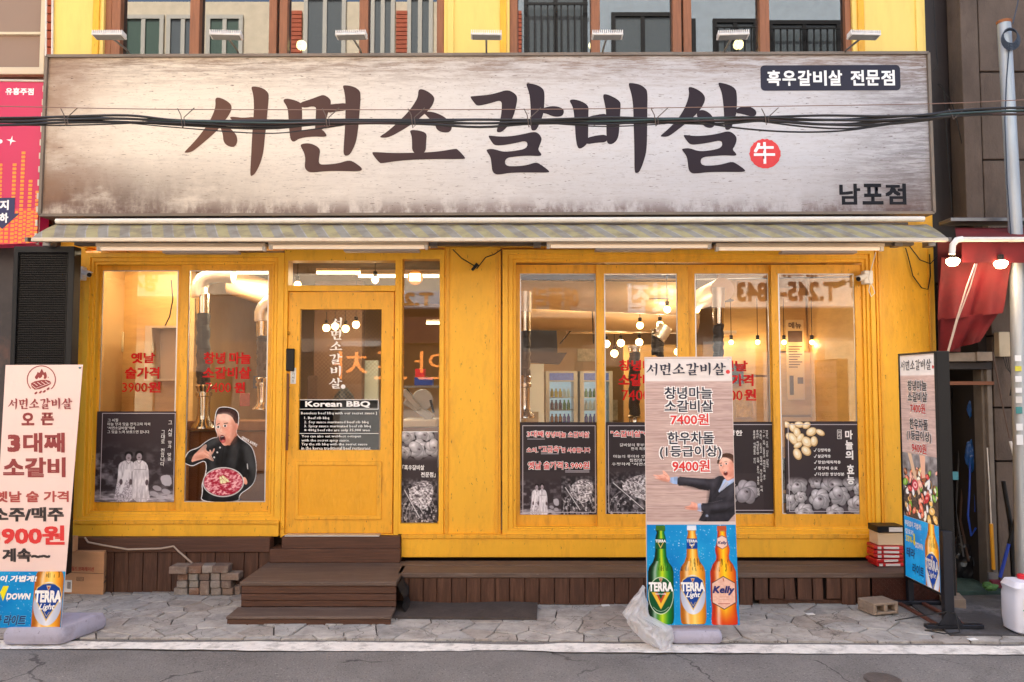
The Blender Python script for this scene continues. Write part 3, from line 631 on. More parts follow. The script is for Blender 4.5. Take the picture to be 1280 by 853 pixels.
# brush letters of the shop name (stroke outlines)
G1 = [[(302,170),(325,158),(380,175),(440,215),(455,255),(435,310),(400,360),(345,440),(250,530),(150,615),(105,648),(50,655),(42,645),(120,565),(200,465),(260,370),(295,290),(308,230)],
 [(350,400),(420,420),(470,460),(505,505),(512,560),(490,600),(455,605),(410,585),(385,550),(380,490),(360,440)],
 [(440,335),(470,333),(560,345),(665,332),(665,398),(560,400),(470,372),(442,350)],
 [(618,66),(650,62),(700,70),(745,90),(778,125),(780,170),(768,350),(755,500),(745,650),(720,750),(680,835),(650,862),(630,860),(635,700),(640,500),(648,350),(650,220),(640,130)]]
G2 = [[(52,190),(75,172),(130,178),(200,202),(228,230),(228,460),(215,520),(185,545),(155,562),(128,540),(115,450),(105,320),(95,250)],
 [(195,212),(300,180),(395,143),(425,143),(465,168),(485,200),(470,270),(455,310),(430,400),(415,455),(345,455),(345,440),(350,300),(350,236),(225,262)],
 [(190,475),(225,462),(345,440),(410,448),(452,500),(440,517),(330,512),(230,523),(185,542)],
 [(440,230),(520,222),(630,212),(630,280),(530,290),(450,306)], [(412,415),(500,395),(625,378),(625,414),(500,430),(415,447)],
 [(583,60),(605,54),(680,65),(735,100),(747,140),(740,300),(725,480),(710,570),(670,660),(640,687),(600,680),(603,580),(613,400),(613,200),(600,110)],
 [(213,590),(240,575),(300,572),(360,595),(397,630),(385,700),(383,760),(450,763),(560,752),(650,723),(700,742),(774,798),(755,825),(600,820),(450,820),(320,835),(280,820),(258,785),(265,720),(255,660)]]
G3 = [[(420,105),(440,88),(500,108),(555,150),(568,185),(545,245),(500,295),(420,365),(330,430),(210,500),(150,525),(95,525),(80,515),(150,470),(240,390),(330,300),(390,215),(418,160)],
 [(470,305),(500,290),(570,300),(650,335),(715,395),(725,440),(705,475),(670,483),(620,475),(585,450),(575,415),(540,375),(490,325)],
 [(347,465),(375,455),(450,465),(502,490),(495,560),(492,670),(370,670),(370,540),(360,495)],
 [(12,655),(40,652),(200,662),(370,660),(492,657),(620,648),(755,624),(775,630),(848,708),(830,718),(600,716),(350,722),(200,738),(105,753),(85,750),(40,700)]]
G4 = [[(28,162),(45,157),(200,145),(280,125),(360,100),(420,125),(454,165),(440,250),(420,330),(380,410),(330,465),(300,482),(265,478),(275,430),(300,370),(312,280),(312,190),(220,218),(130,240),(90,242),(65,215)],
 [(526,48),(550,42),(620,55),(675,85),(695,125),(690,260),(680,330),(650,400),(625,455),(600,468),(570,460),(570,330),(568,220),(558,130)],
 [(665,270),(740,248),(810,250),(860,272),(868,305),(850,338),(800,345),(750,335),(720,318),(665,308)],
 [(191,512),(210,508),(300,520),(400,515),(500,498),(600,475),(640,490),(668,530),(665,560),(645,610),(635,638),(670,678),(655,695),(550,688),(450,695),(345,708),(342,780),(450,783),(540,772),(620,745),(670,775),(740,828),(725,840),(600,838),(400,838),(300,855),(260,855),(230,830),(222,760),(215,700),(173,640),(190,630),(240,627),(325,655),(420,648),(540,625),(540,553),(420,580),(330,595),(252,598),(225,570)]]
G5 = [[(60,200),(85,187),(140,195),(200,220),(234,255),(230,320),(228,520),(225,570),(200,605),(155,632),(130,615),(115,520),(110,400),(100,290),(85,240)],
 [(358,150),(385,140),(450,165),(517,208),(518,260),(508,400),(500,510),(480,560),(440,590),(405,588),(390,560),(390,330),(380,240)],
 [(222,345),(310,326),(395,315),(395,372),(222,395)], [(205,535),(300,510),(398,503),(398,572),(300,575),(203,592)],
 [(586,48),(610,42),(690,55),(740,90),(760,125),(755,300),(752,500),(745,650),(720,740),(685,830),(660,847),(635,842),(638,650),(632,400),(630,250),(618,150)]]
G6 = [[(326,88),(345,78),(400,98),(455,135),(479,180),(465,230),(430,285),(370,350),(290,415),(200,485),(140,525),(85,525),(70,517),(140,460),(210,390),(270,310),(315,220),(335,140)],
 [(400,300),(450,282),(510,310),(550,360),(560,415),(540,445),(500,448),(460,430),(440,400),(400,350)],
 [(591,48),(610,42),(680,58),(735,85),(760,125),(758,260),(750,330),(725,400),(700,455),(670,468),(645,458),(642,330),(635,200),(622,120)],
 [(750,278),(817,254),(874,258),(921,285),(933,319),(915,345),(870,345),(800,322),(748,318)],
 [(275,512),(295,508),(380,520),(480,515),(580,500),(672,475),(715,490),(752,530),(745,580),(725,620),(710,640),(750,682),(735,697),(640,690),(540,697),(428,708),(428,780),(530,783),(620,770),(705,745),(750,768),(827,824),(810,840),(690,838),(500,838),(390,852),(345,850),(318,820),(312,740),(300,690),(258,638),(275,630),(330,625),(410,655),(500,650),(620,625),(620,555),(520,575),(420,592),(338,598),(305,560)]]
NAME = [[zc(chaikin(s_, 2), ox, 100, 7.108) for s_ in g] for g, ox in ((G1, 225), (G2, 345), (G3, 463), (G4, 583), (G5, 703), (G6, 815))]
NB = [(min(p[0] for s_ in g for p in s_), min(p[1] for s_ in g for p in s_), max(p[0] for s_ in g for p in s_), max(p[1] for s_ in g for p in s_)) for g in NAME]
def brushname(ink, x0, y0, x1, y1, vertical=False, lean=None):
    """the shop name in the same brush letters, inside a box"""
    bx0, bx1, by0, by1 = NB[0][0], NB[5][2], 106, 221
    for i, g in enumerate(NAME):
        for st_ in g:
            if vertical:
                a = NB[i]; h = (y1 - y0) / 6.35; s_ = h / 118
                ink.poly([((x0 + x1) / 2 + (p[0] - (a[0] + a[2]) / 2) * (x1 - x0) / 108, y0 + i * h * 1.07 + (p[1] - a[1]) * s_) for p in st_])
            else: ink.poly([(x0 + (p[0] - bx0) / (bx1 - bx0) * (x1 - x0), y0 + (p[1] - by0) / (by1 - by0) * (y1 - y0)) for p in st_])
TB = printmat('letter_ink', .6, .15)
gx0, gx1 = wx(232, SY, 170), wx(945, SY, 170)
def gcol(V):
    t = np.clip((V[:, 0] - gx0) / (gx1 - gx0), 0, 1)[:, None]; t2 = np.clip(t * 1.6, 0, 1) ** .9
    return lin(np.array([108, 76, 62]) * (1 - t2) + np.array([50, 42, 49]) * t2)
for g in NAME:
    k = Ink(S, .002)
    for st_ in g: k.poly(st_)
    k.build('letter', TB, SG, gcol)
# black box top right, red seal, branch name
SLATE = mat('slate_ink', (48, 48, 62), .5, spec=.2); k = Ink(S, .002)
def rrect(x0, y0, x1, y1, r): return [(cx + r * math.cos(math.radians(a)), cy2 + r * math.sin(math.radians(a))) for cx, cy2, s0 in ((x1 - r, y1 - r, 0), (x0 + r, y1 - r, 90), (x0 + r, y0 + r, 180), (x1 - r, y0 + r, 270)) for a in range(s0, s0 + 91, 18)]
k.poly(rrect(952, 84.5, 1127.5, 116.5, 5)); pl = k.build('caption_box', SLATE, SG)
k = Ink(S, .004); 
for i, ch in enumerate('흑우갈비살'): k.text(ch, 960 + i * 19.3, 91 + .3 * (i % 2), 977 + i * 19.3, 110.5, .028)
for i, ch in enumerate('전문점'): k.text(ch, 1065 + i * 19.2, 91, 1082 + i * 19.2, 110.5, .028)
k.build('lettering', WINK, pl)
k = Ink(S, .002); k.poly([(955.6 + (19.3 + .5 * math.sin(i * 2.3)) * math.cos(i * 2 * math.pi / 40), 195.3 + (18.4 + .6 * math.sin(i * 3.1)) * math.sin(i * 2 * math.pi / 40)) for i in range(40)]); sl_ = k.build('red_seal', REDT, SG)
k = Ink(S, .004); k.text('牛', 941.5, 181, 968, 208, .02); k.build('lettering', WINK, sl_)
k = Ink(S, .002)
for i, ch in enumerate('남포점'): k.text(ch, 1047 + i * 28.5, 233, 1073 + i * 28.5, 259, .03)
k.build('lettering', mat('charcoal_ink', (22, 23, 30), .55, spec=.2), SG)

# ================================================================ awning
AW = thing('awning', 'rolled up awning with faded yellow and grey stripes under the signboard', 'awning')
STR = bpy.data.materials.new('striped_canvas'); STR.use_nodes = True; N = STR.node_tree.nodes; L = STR.node_tree.links; b = N['Principled BSDF']; b.inputs['Roughness'].default_value = .8
tc = N.new('ShaderNodeTexCoord'); sep = N.new('ShaderNodeSeparateXYZ'); L.new(tc.outputs['Object'], sep.inputs[0])
ad = mth('ADD', 0, 0); ad.node.use_clamp = False; m1 = N.new('ShaderNodeMath'); m1.operation = 'MULTIPLY_ADD'; L.new(sep.outputs['Z'], m1.inputs[0]); m1.inputs[1].default_value = .9; L.new(sep.outputs['X'], m1.inputs[2])
m2 = N.new('ShaderNodeMath'); m2.operation = 'MULTIPLY'; L.new(m1.outputs[0], m2.inputs[0]); m2.inputs[1].default_value = 6.1
m3 = N.new('ShaderNodeMath'); m3.operation = 'FRACT'; L.new(m2.outputs[0], m3.inputs[0])
nz = noise(7, (1, 1, 1), 6, 1); st_ = mr(m3.outputs[0], .5, .54, 0, 1); cc = mixc(st_, (160, 150, 108), (138, 134, 124)); st2 = mr(m3.outputs[0], .93, .96, 0, 1); cc = mixc(st2, cc, (158, 154, 148)); cc = mixc(mr(nz, .38, .72, 0, .8), cc, (112, 100, 84)); L.new(cc, b.inputs['Base Color'])
ax0, ax1 = wx(47, -.72, 285), wx(1178, -.72, 285)
def azz(py, Y): return P(640, py, Y).z
za, zb2 = azz(281, -.5), azz(297, -.78)
q = MB(); nn = 60
for j, (Y, z) in enumerate(((-.50, za), (-.60, za * .62 + zb2 * .38 + .008), (-.70, za * .28 + zb2 * .72 + .006), (-.78, zb2))):
    for i in range(nn + 1): q.v.append((ax0 + (ax1 - ax0) * i / nn, Y, z + .004 * math.sin(i * 1.9 + j)))
for j in range(3):
    for i in range(nn): q.f.append((j * (nn + 1) + i, j * (nn + 1) + i + 1, (j + 1) * (nn + 1) + i + 1, (j + 1) * (nn + 1) + i))
n0 = len(q.v); q.v += [(x, y + .004, z - .012) for x, y, z in q.v]; q.f += [tuple(i + n0 for i in f) for f in list(q.f)]; q.mi = [0] * len(q.f)
q.build('canvas', STR, AW, smooth=True)
q = MB(); q.tube([(ax0 + .02, -.52, azz(277, -.52)), (ax1 - .03, -.52, azz(274, -.52))], .021, 10); q.build('roller_tube', WHTM, AW, smooth=True)
q = MB(); q.box(ax0, ax1, -.8, -.765, zb2 - .034, zb2 - .004); q.build('front_bar', mat('awning_bar', (196, 186, 170), .45, .3, var=.1, dirt=.4, dscale=12, dcol=(130, 90, 60)), AW, .005)
q = MB(); z0 = azz(305, -.45); q.box(ax0 + .15, ax1 - .1, -.5, -.44, z0 - .02, z0 + .03); q.box(ax0 + .1, ax1 - .1, -.42, -.021, azz(288, -.2), azz(288, -.2) + .02)
q.build('back_channel', mat('galvanised_channel', (96, 88, 80), .5, .5, var=.2), AW, .003)
for px in (50, 300, 540, 672, 900, 1130, 1172):
    q = MB(); x = wx(px, -.6, 300); q.obox((x, -.6, azz(300, -.6)), (.012, 0, 0), (0, .17, .03), (0, -.004, .016)); q.box(x - .03, x + .03, -.52, -.43, z0 - .03, z0 + .045); q.build('bracket', GRYST, AW, .003)
# fluorescent fixtures under the awning
TUBM = emat('unlit_tube_glow', (246, 226, 200), .12); FIXM = mat('fixture_enamel', (214, 196, 172), .4, dirt=.3, dscale=5, dcol=(140, 100, 70))  # the tubes are off; their material carries a faint glow
for i, (px0, px1, lab, yy) in enumerate(((126, 335, 'leftmost strip light, over the pane with old drink price', 310), (339, 536, 'strip light under the awning above the entrance door', 308), (683, 887, 'strip light over the middle window panes left of centre banner top', 307), (892, 1100, 'rightmost strip light, ending by the right security camera', 310))):
    x0, x1 = wx(px0, -.5, 308), wx(px1, -.5, 308); z = azz(yy, -.56); F = thing('strip_light', lab, 'lamp', ((x0 + x1) / 2, -.55, z), 'strip lights under the awning')
    q = MB(); q.box(x0, x1, -.58, -.51, z + .008, z + .035); q.build('housing', FIXM, F, .004)
    q = MB(); q.tube([(x0 + .03, -.548, z - .006), (x1 - .03, -.548, z - .006)], .0135, 10); q.build('tube', TUBM, F, smooth=True)
    for x in (x0 + .012, x1 - .012): q = MB(); q.box(x - .012, x + .012, -.565, -.53, z - .024, z + .01); q.build('end_cap', WHT, F, .003)
    xm = x0 + (x1 - x0) * (.55 if i % 2 == 0 else .68); zz = azz(yy + 8, -.3)
    q = MB(); q.box(xm - .3, xm + .3, -.36, -.28, zz, zz + .02); q.build('ballast_cover', mat('grey_cover', (176, 162, 150), .5), F, .003)
# ================================================================ deck, steps, riser boards
Rr = random.Random(5)
ZD = .25
D = thing('wooden_deck', 'low dark brown deck with upright riser boards running below the right windows', 'deck')
YD = -.46
xd0, xd1 = wx(497, YD, 711), wx(1194, YD, 711)
q = MB(); q.box(xd0, xd1, YD - .012, -.22, ZD - .035, ZD); q.build('tread', DECK, D, .004); q = MB(); q.box(xd0, xd1, -.214, -.052, ZD - .035, ZD + .002); q.build('tread', DECK, D, .004)
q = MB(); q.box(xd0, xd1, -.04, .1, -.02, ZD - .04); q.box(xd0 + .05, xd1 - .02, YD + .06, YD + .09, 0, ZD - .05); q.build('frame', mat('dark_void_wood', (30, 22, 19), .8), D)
zb0 = .002
px = 497
bx = [495,511,529,546,564.5,583,601,619,637,656,674,693,712,731,749,768,786,805,823,845,866,885,905]
def board(par, x0, x1, z0, z1, Y, th=.02, m=RISE, tilt=0, name='board'):
    q = MB(); xm, zm = (x0 + x1) / 2, (z0 + z1) / 2; hx_, hz_ = (x1 - x0) / 2, (z1 - z0) / 2
    q.obox((xm, Y + th / 2 + Rr.uniform(-.003, .003), zm), (hx_, 0, hx_ * math.sin(tilt)), (0, th / 2, 0), (-hz_ * math.sin(tilt), 0, hz_)); return q.build(name, m, par, .003)
for a, b in zip(bx[:-1], bx[1:]): board(D, wx(a, YD, 730) + .002, wx(b, YD, 730) - .002, .006 + Rr.uniform(0, .01), ZD - .037, YD)
for a, b, c0, tl in ((906, 924, 0, 0), (924, 941, .0, .0), (943, 960, 0.04, 0), (962, 980, .05, -.03), (980, 994, .04, .07), (997, 1015, .04, 0), (1016, 1029, .04, .02), (1033, 1051, .05, 0), (1052, 1070, .0, 0), (1071, 1088, .01, 0)):
    board(D, wx(a, YD, 730) + .002, wx(b, YD, 730) - .002, .006 + c0, ZD - .038, YD, tilt=tl)
board(D, wx(950, YD, 748), wx(1055, YD, 748), .004, .045, YD + .03, tilt=-.01)
DIA = mat('diamond_plate_paint', (72, 40, 32), .4, .5, var=.3, vscale=8, dirt=.3, dcol=(120, 84, 66)); dp0, dp1 = wx(1090, YD, 730), wx(1194, YD, 730)
q = MB(); q.box(dp0, dp1, YD - .004, YD + .004, .004, ZD - .037); pl = q.build('diamond_plate', DIA, D)
q = MB(); s_ = .022
for i in range(int((dp1 - dp0) / s_)):
    for j in range(9):
        cx, cz = dp0 + .012 + i * s_, .02 + j * s_; sg = 1 if (i + j) % 2 else -1
        if cz < ZD - .05: q.obox((cx, YD - .0055, cz), (.0075, 0, .0075 * sg), (0, .0022, 0), (-.0015 * sg, 0, .0015))
q.build('raised_tread', DIA, pl, kind='stuff')
# left cladding below the left window
Dl = thing('wooden_cladding', 'brown upright boards under a rail below the left window', 'cladding'); YL = -.10
q = MB(); q.box(wx(84, YL, 680), wx(338, YL, 680), YL - .02, -.0, wz(690, YL), wz(672, YL)); q.build('rail', STEPW, Dl, .004)
x = wx(88, YL, 715)
while x < wx(338, YL, 715): w = .117; board(Dl, x + .002, x + w - .003, .004, wz(690.5, YL), YL, m=RISE); x += w
for px in (176, 236):
    pass
# steps
ST = thing('entrance_steps', 'brown painted wooden steps leading to the yellow door', 'steps')
ys0, ys1 = -.72, -.46; sx0, sx1 = wx(300, ys0, 725), wx(496, ys0, 725)
q = MB(); bL = wx(337, -.06, 698)
v = [(sx0, ys0 - .01, ZD), (sx1, ys0 - .01, ZD), (sx1, -.06, ZD), (bL, -.06, ZD)]; v += [(x, y, z - .03) for x, y, z in v]
q.add(v, [(0, 1, 2, 3), (7, 6, 5, 4), (0, 4, 5, 1), (1, 5, 6, 2), (2, 6, 7, 3), (3, 7, 4, 0)]); q.build('tread', DECK, ST, .004)
h0, h1 = .068, ZD - .031; zs = [h0 + (h1 - h0) * t for t in (0, .3, .62, 1)]
for a, b in zip(zs[:-1], zs[1:]): board(ST, sx0 + .01, sx1 - .004, a + .001, b - .002, ys0, m=STEPW)
q = MB(); q.add([(sx0 + .005, ys0 + .02, .068), (sx0 + .005, ys0 + .02, ZD - .031), (bL, -.12, ZD - .031), (bL, -.12, .0), (sx0 + .005, ys0 + .02, 0)], [(0, 1, 2, 3, 4)]); v = [(p[0] + .02, p[1], p[2]) for p in q.v]; q.add(v, [(0, 1, 2, 3, 4)]); q.build('side_panel', STEPW, ST)
yl0 = -.95; lx0, lx1 = wx(283, yl0, 768), wx(489, yl0, 768)
q = MB(); q.box(lx0, lx1, yl0 - .008, ys0 + .0, .048, .068); q.build('tread', DECK, ST, .004)
board(ST, lx0 + .004, lx1 - .004, .002, .046, yl0, m=STEPW)
for (x0, y0, x1, y1, Y, m_) in ((352, 671, 500, 686, -.10, STEPW), (337, 686.5, 500, 697.5, -.13, STEPW)):
    q = MB(); q.box(wx(x0, Y, 685), wx(x1, Y, 685), Y, .08, wz(y1, Y) if y1 < 690 else ZD + .001, wz(y0, Y)); q.build('board', m_, ST, .004)
q = MB(); q.box(wx(356, -.1, 672), wx(474, -.1, 672), -.105, -.02, wz(671, -.1) + .0015, wz(670, -.1) + .004); q.build('threshold_strip', ALU, ST)
# draped dark sheet at the end of the steps
q = MB(); a = Vector((sx1 + .004, -.70, ZD - .02)); pts = [(0, 0), (.02, -.05), (.05, -.09), (.035, -.15), (.06, -.2), (.02, -.24)]
for i, (dx, dz) in enumerate(pts): q.v += [(a.x + dx, -.74, a.z + dz), (a.x + dx + .012, -.6, a.z + dz), (a.x + dx - .004, -.47, a.z + dz * .9)]
for i in range(len(pts) - 1):
    for j in range(2): q.f.append((i * 3 + j, i * 3 + j + 1, i * 3 + j + 4, i * 3 + j + 3))
q.mi = [0] * len(q.f); n0 = len(q.v); q.v += [(x + .006, y, z) for x, y, z in q.v]; q.f += [tuple(i + n0 for i in f) for f in list(q.f)]; q.mi *= 2
q.build('bitumen_flap', BLKR, ST)
# rubber mats
MATM = mat('worn_mat', (66, 58, 55), .8, var=.25, vscale=7, bump=.5, bscale=50, dirt=.5, dscale=5, dcol=(96, 86, 80))
def sheet(name, label, cat, quad, z, th, amp, m, nx_=24, ny_=6):
    q = MB(); q4 = [Vector(p) for p in quad]
    for j in range(ny_ + 1):
        for i in range(nx_ + 1):
            u, w = i / nx_, j / ny_; p = (q4[0] * (1 - u) + q4[1] * u) * (1 - w) + (q4[3] * (1 - u) + q4[2] * u) * w
            q.v.append((p.x, p.y, z + amp * (.5 + .5 * math.sin(u * 7 + w * 2)) * (.3 + w)))
    n = len(q.v); q.v += [(x, y, zz - th) for x, y, zz in q.v]
    for j in range(ny_):
        for i in range(nx_): a = j * (nx_ + 1) + i; f = (a, a + 1, a + nx_ + 2, a + nx_ + 1); q.f += [f, tuple(k + n for k in f)[::-1]]
    ed = [j * 0 + i for i in range(nx_ + 1)] + [j * (nx_ + 1) + nx_ for j in range(1, ny_ + 1)] + [ny_ * (nx_ + 1) + i for i in range(nx_ - 1, -1, -1)] + [j * (nx_ + 1) for j in range(ny_ - 1, 0, -1)]
    for i in range(len(ed)): a, b = ed[i], ed[(i + 1) % len(ed)]; q.f.append((a, b, b + n, a + n))
    q.mi = [0] * len(q.f); return tag(q.build(name, m, smooth=True), label, cat)
sheet('doormat', 'flat dark worn mat lying on the paving right of the steps', 'mat', [PG(486, 776), PG(671, 778), PG(672, 755, .03), PG(492, 752, .03)], .028, .02, .012, MATM)
sheet('floor_mat', 'large dark mat under the stand of the slim menu lightbox', 'mat', [PG(1188, 797), PG(1300, 799), PG(1262, 742), PG(1128, 752)], .024, .015, .006, mat('dusty_mat', (70, 68, 70), .8, var=.3, vscale=4, bump=.5, bscale=60, dirt=.7, dscale=2.6, dcol=(150, 148, 150)))
# brick pile
BR = [mat('paver_%d_tone' % k, c, .85, var=.25, vscale=14, bump=.8, bscale=60, dirt=.6, dscale=9, dcol=(190, 180, 168), seed=k) for k, c in enumerate(((132, 112, 98), (118, 98, 86), (144, 132, 122), (128, 96, 78), (150, 140, 130)))]
rows = [(747, 733, [(216, 233), (235, 248.5), (249, 261), (262.5, 275.5), (277, 291)]), (732, 723, [(220, 233), (235, 247), (247.5, 261), (262, 274.5), (276, 289)]), (722, 714, [(220.5, 234), (235, 247), (247.5, 260.5), (262, 274), (275, 298)])]
yb = PG(250, 747).y; rn = ('bottom', 'second', 'third', 'top'); on = ('first', 'second', 'third', 'fourth', 'fifth')
def brick(x0, x1, z0, z1, y0, y1, lab, rot=0):
    cx, cy2 = (x0 + x1) / 2, (y0 + y1) / 2; c, s = math.cos(rot), math.sin(rot); q = MB()
    q.obox((cx, cy2, (z0 + z1) / 2), ((x1 - x0) / 2 * c, (x1 - x0) / 2 * s, 0), (-(y1 - y0) / 2 * s, (y1 - y0) / 2 * c, 0), (0, 0, (z1 - z0) / 2))
    tag(q.build('brick', Rr.choice(BR), None, .005), lab, 'brick', 'bricks piled by the steps')
hz = .058
for ri, (pb, pt, cols) in enumerate(rows):
    for ci, (a, b) in enumerate(cols):
        x0, x1 = wx(a, yb, 735), wx(b, yb, 735)
        if ri == 0 and ci == 2: brick(x0 + .002, x1 - .002, .014, .014 + 2 * hz - .004, yb, yb + .2, 'upright grey brick spanning the two lowest rows, third from the left of the pile'); continue
        if ri == 1 and ci == 2: continue
        brick(x0 + .002, x1 - .002, .014 + ri * hz, .014 + (ri + 1) * hz - .003, yb + Rr.uniform(0, .015), yb + .2, 'grey brown brick, %s from the left in the %s row of the pile' % (on[ci], rn[ri]), Rr.uniform(-.04, .04))
for i, (a, b, r_, y_) in enumerate(((213, 236, -.08, -.03), (235, 252, .06, -.01), (249, 265, .5, .0), (264, 285, .1, 0))):
    x0, x1 = wx(a, yb, 708), wx(b, yb, 708); brick(x0 + .003, x1 - .003, .014 + 3 * hz, .014 + 4 * hz, yb + y_, yb + .18, 'loose brick lying on top of the pile, %s from the left' % on[i], r_ * .5)
brick(wx(292, yb, 735), wx(299, yb, 735), .014, .014 + hz * 1.2, yb + .02, yb + .2, 'brick squeezed between the pile and the steps')
# cable hose on the left cladding
q = MB(); pl_ = [(106, 672), (110, 678), (130, 682), (160, 687), (200, 686), (217, 683), (224, 690), (232, 697), (240, 704)]
q.tube([P(a, b, -.13) for a, b in pl_], .008, 8); tag(q.build('hose', mat('grey_hose', (170, 150, 134), .5), smooth=True), 'thin pale hose drooping across the rail below the left window', 'hose')
# cardboard box
CARD = mat('cardboard', (186, 138, 98), .75, var=.08, vscale=4, stretch=(.5, .5, 6), dirt=.15, dcol=(120, 80, 50)); CARD2 = mat('packing_tape', (206, 166, 120), .3)
c0, c1, c2 = PG(73, 744), PG(129, 746), PG(147, 731); hh = .34; ax = (c1 - c0); ay = Vector((c2.x - c1.x, .24, 0)); loc = c0 + Vector((0, 0, .012)); CB = thing('cardboard_box', 'sealed brown cardboard carton with red print behind the left banner', 'box', tuple(loc))
q = MB(); ctr = loc + ax / 2 + ay / 2 + Vector((0, 0, hh / 2)); q.obox(ctr, ax / 2, ay / 2, (0, 0, hh / 2)); q.build('carton', CARD, CB, .004)
S = Surf((0, 0, 100, 100), corners=[tuple(loc + Vector((0, -.001, hh))), tuple(loc + ax + Vector((0, -.001, hh))), tuple(loc + ax + Vector((0, -.001, 0))), tuple(loc + Vector((0, -.001, 0)))])
CR = mat('carton_red_ink', (168, 62, 40), .6); CK = mat('carton_black_ink', (66, 48, 38), .6)
k = Ink(S, .0012); k.text('월드코퍼레이션', 28, 36, 78, 46, .02); k.poly([(18, 38), (21, 35), (23, 37), (25, 35), (27, 38), (23, 45)]); k.build('lettering', CR, CB)
k = Ink(S, .0012); k.frame(40, 60, 56, 69, .8); k.text('취급주의', 42, 62, 54, 67, 0, 1); k.build('lettering', CK, CB)
k = Ink(S, .0008); k.rect(0, 50, 100, 51); k.build('seam', CK, CB)
k = Ink(S, .0015); k.rect(2, 68, 30, 96); lbm = k.build('paper_label', WHT, CB); k = Ink(S, .003); [k.rect(20 + i * 1.6, 72, 20.8 + i * 1.6, 88) for i in range(5)]; k.build('barcode', DINK, lbm)
S2 = Surf((0, 0, 100, 100), corners=[tuple(loc + ax + Vector((.001, 0, hh))), tuple(loc + ax + ay + Vector((.001, 0, hh))), tuple(loc + ax + ay + Vector((.001, 0, 0))), tuple(loc + ax + Vector((.001, 0, 0)))])
k = Ink(S2, .001); k.rect(0, 70, 100, 74); k.rect(20, 60, 60, 66); k.rect(0, 48, 100, 49); k.build('print', CK, CB)
k = Ink(Surf((0, 0, 100, 100), corners=[tuple(loc + ay + Vector((0, 0, hh + .001))), tuple(loc + ax + ay + Vector((0, 0, hh + .001))), tuple(loc + ax + Vector((0, 0, hh + .001))), tuple(loc + Vector((0, 0, hh + .001)))]), .0012); k.rect(0, 44, 100, 56); k.build('tape', CARD2, CB)
q = MB(); q.box(wx(83, -.14, 680), wx(97, -.14, 680), -.2, -.13, hh + .014, hh + .13); tag(q.build('small_box', CARD, None, .004), 'small brown box standing on the big carton', 'box')
# concrete blocks
CONC = mat('concrete_block', (150, 132, 116), .9, var=.2, vscale=10, bump=.8, bscale=70, dirt=.5, dscale=7, dcol=(110, 96, 86))
def block(px, py, w, d, h, rz, lab, holes=True):
    g = PG(px, py); q = MB(); nh = 2
    if holes:
        t = w / 7
        for i in range(3): xx = -w / 2 + i * (w - t) / 2; q.box(xx, xx + t, 0, d, .02, h - .02)
        q.box(-w / 2, w / 2, 0, d, h - .02, h); q.box(-w / 2, w / 2, 0, d, 0, .02); q.box(-w / 2 + .004, w / 2 - .004, d * .6, d - .003, .019, h - .019)
    else: q.box(-w / 2, w / 2, 0, d, 0, h)
    o = q.build('concrete_block', CONC, None, .004); o.location = (g.x, g.y, .02); o.rotation_euler.z = rz; tag(o, lab, 'block')
block(1108, 772, .215, .17, .085, .25, 'rough hollow concrete block on the paving beneath the deck end'); block(1193, 764, .16, .2, .07, -.3, 'low concrete slab behind the post of the lightbox stand', False)
# red packages
PK = mat('red_package', (190, 30, 30), .4, var=.1); PKW = mat('package_white', (214, 206, 200), .5); PKC = mat('package_cream', (214, 186, 150), .6)
z = ZD + .004; base = P(1107, 700, -.2)
for i in range(5):
    q = MB(); w = .115; dx = Rr.uniform(-.008, .008); r_ = Rr.uniform(-.12, .12); c, s = math.cos(r_), math.sin(r_); h = .032
    q.obox((base.x + dx, -.2, z + h / 2), (w * c, w * s, .004 * (i % 2)), (-.08 * s, .08 * c, 0), (0, 0, h / 2 - .002)); o = q.build('package', PK, None, .005); tag(o, 'red food packet, %s from the bottom of the packet pile' % ('first', 'second', 'third', 'fourth', 'fifth')[i], 'packet', 'red packets on the deck')
    q = MB(); q.obox((base.x + dx + .01, -.2 - .08 * c - .004, z + h / 2), (w * .5, w * .5 * s, 0), (0, .001, 0), (0, 0, h * .28)); q.obox((base.x + dx - .085, -.2 - .08 * c - .006, z + h / 2), (w * .12, w * .1 * s, 0), (0, .001, 0), (0, 0, h * .3)); q.build('print', PKW, o); z += h + .001
q = MB(); q.box(base.x - .09, base.x + .13, -.27, -.12, z, z + .10); tag(q.build('cream_box', PKC, None, .004), 'cream coloured box standing on the red packets', 'box'); z += .102
q = MB(); q.box(base.x - .1, base.x + .12, -.29, -.12, z, z + .05); o = q.build('black_box', BLK, None, .004); tag(o, 'black and white flat box topmost on the packet pile', 'box')
q = MB(); q.box(base.x - .01, base.x + .1, -.2935, -.2905, z + .008, z + .042); q.build('white_label', PKW, o)
# white jug
JUG = mat('milky_plastic', (222, 222, 232), .35, var=.03); g = PG(1299, 800); J = thing('plastic_jug', 'milky white plastic jug with a red cap cut off by the right edge', 'jug', (g.x, g.y, 0))
def rsec(w, d, z, x, r=.03): return [(x + cx + r * math.cos(math.radians(a)), cy2 + r * math.sin(math.radians(a)), z) for cx, cy2, s0 in ((w - r, d - r, 0), (-w + r, d - r, 90), (-w + r, -d + r, 180), (w - r, -d + r, 270)) for a in (s0, s0 + 30, s0 + 60, s0 + 90)]
secs = [(.11, .075, .025, 0), (.13, .09, .04, 0), (.137, .1, .12, 0), (.137, .1, .27, 0), (.13, .095, .30, 0), (.14, .1, .33, 0), (.12, .085, .365, .0), (.05, .04, .375, -.03)]
q = MB(); n = 16
for w, d, zz, x in secs: q.v += [(g.x + p[0], g.y + .1 + p[1], p[2]) for p in rsec(w, d, zz, x, min(w, d) * .4)]
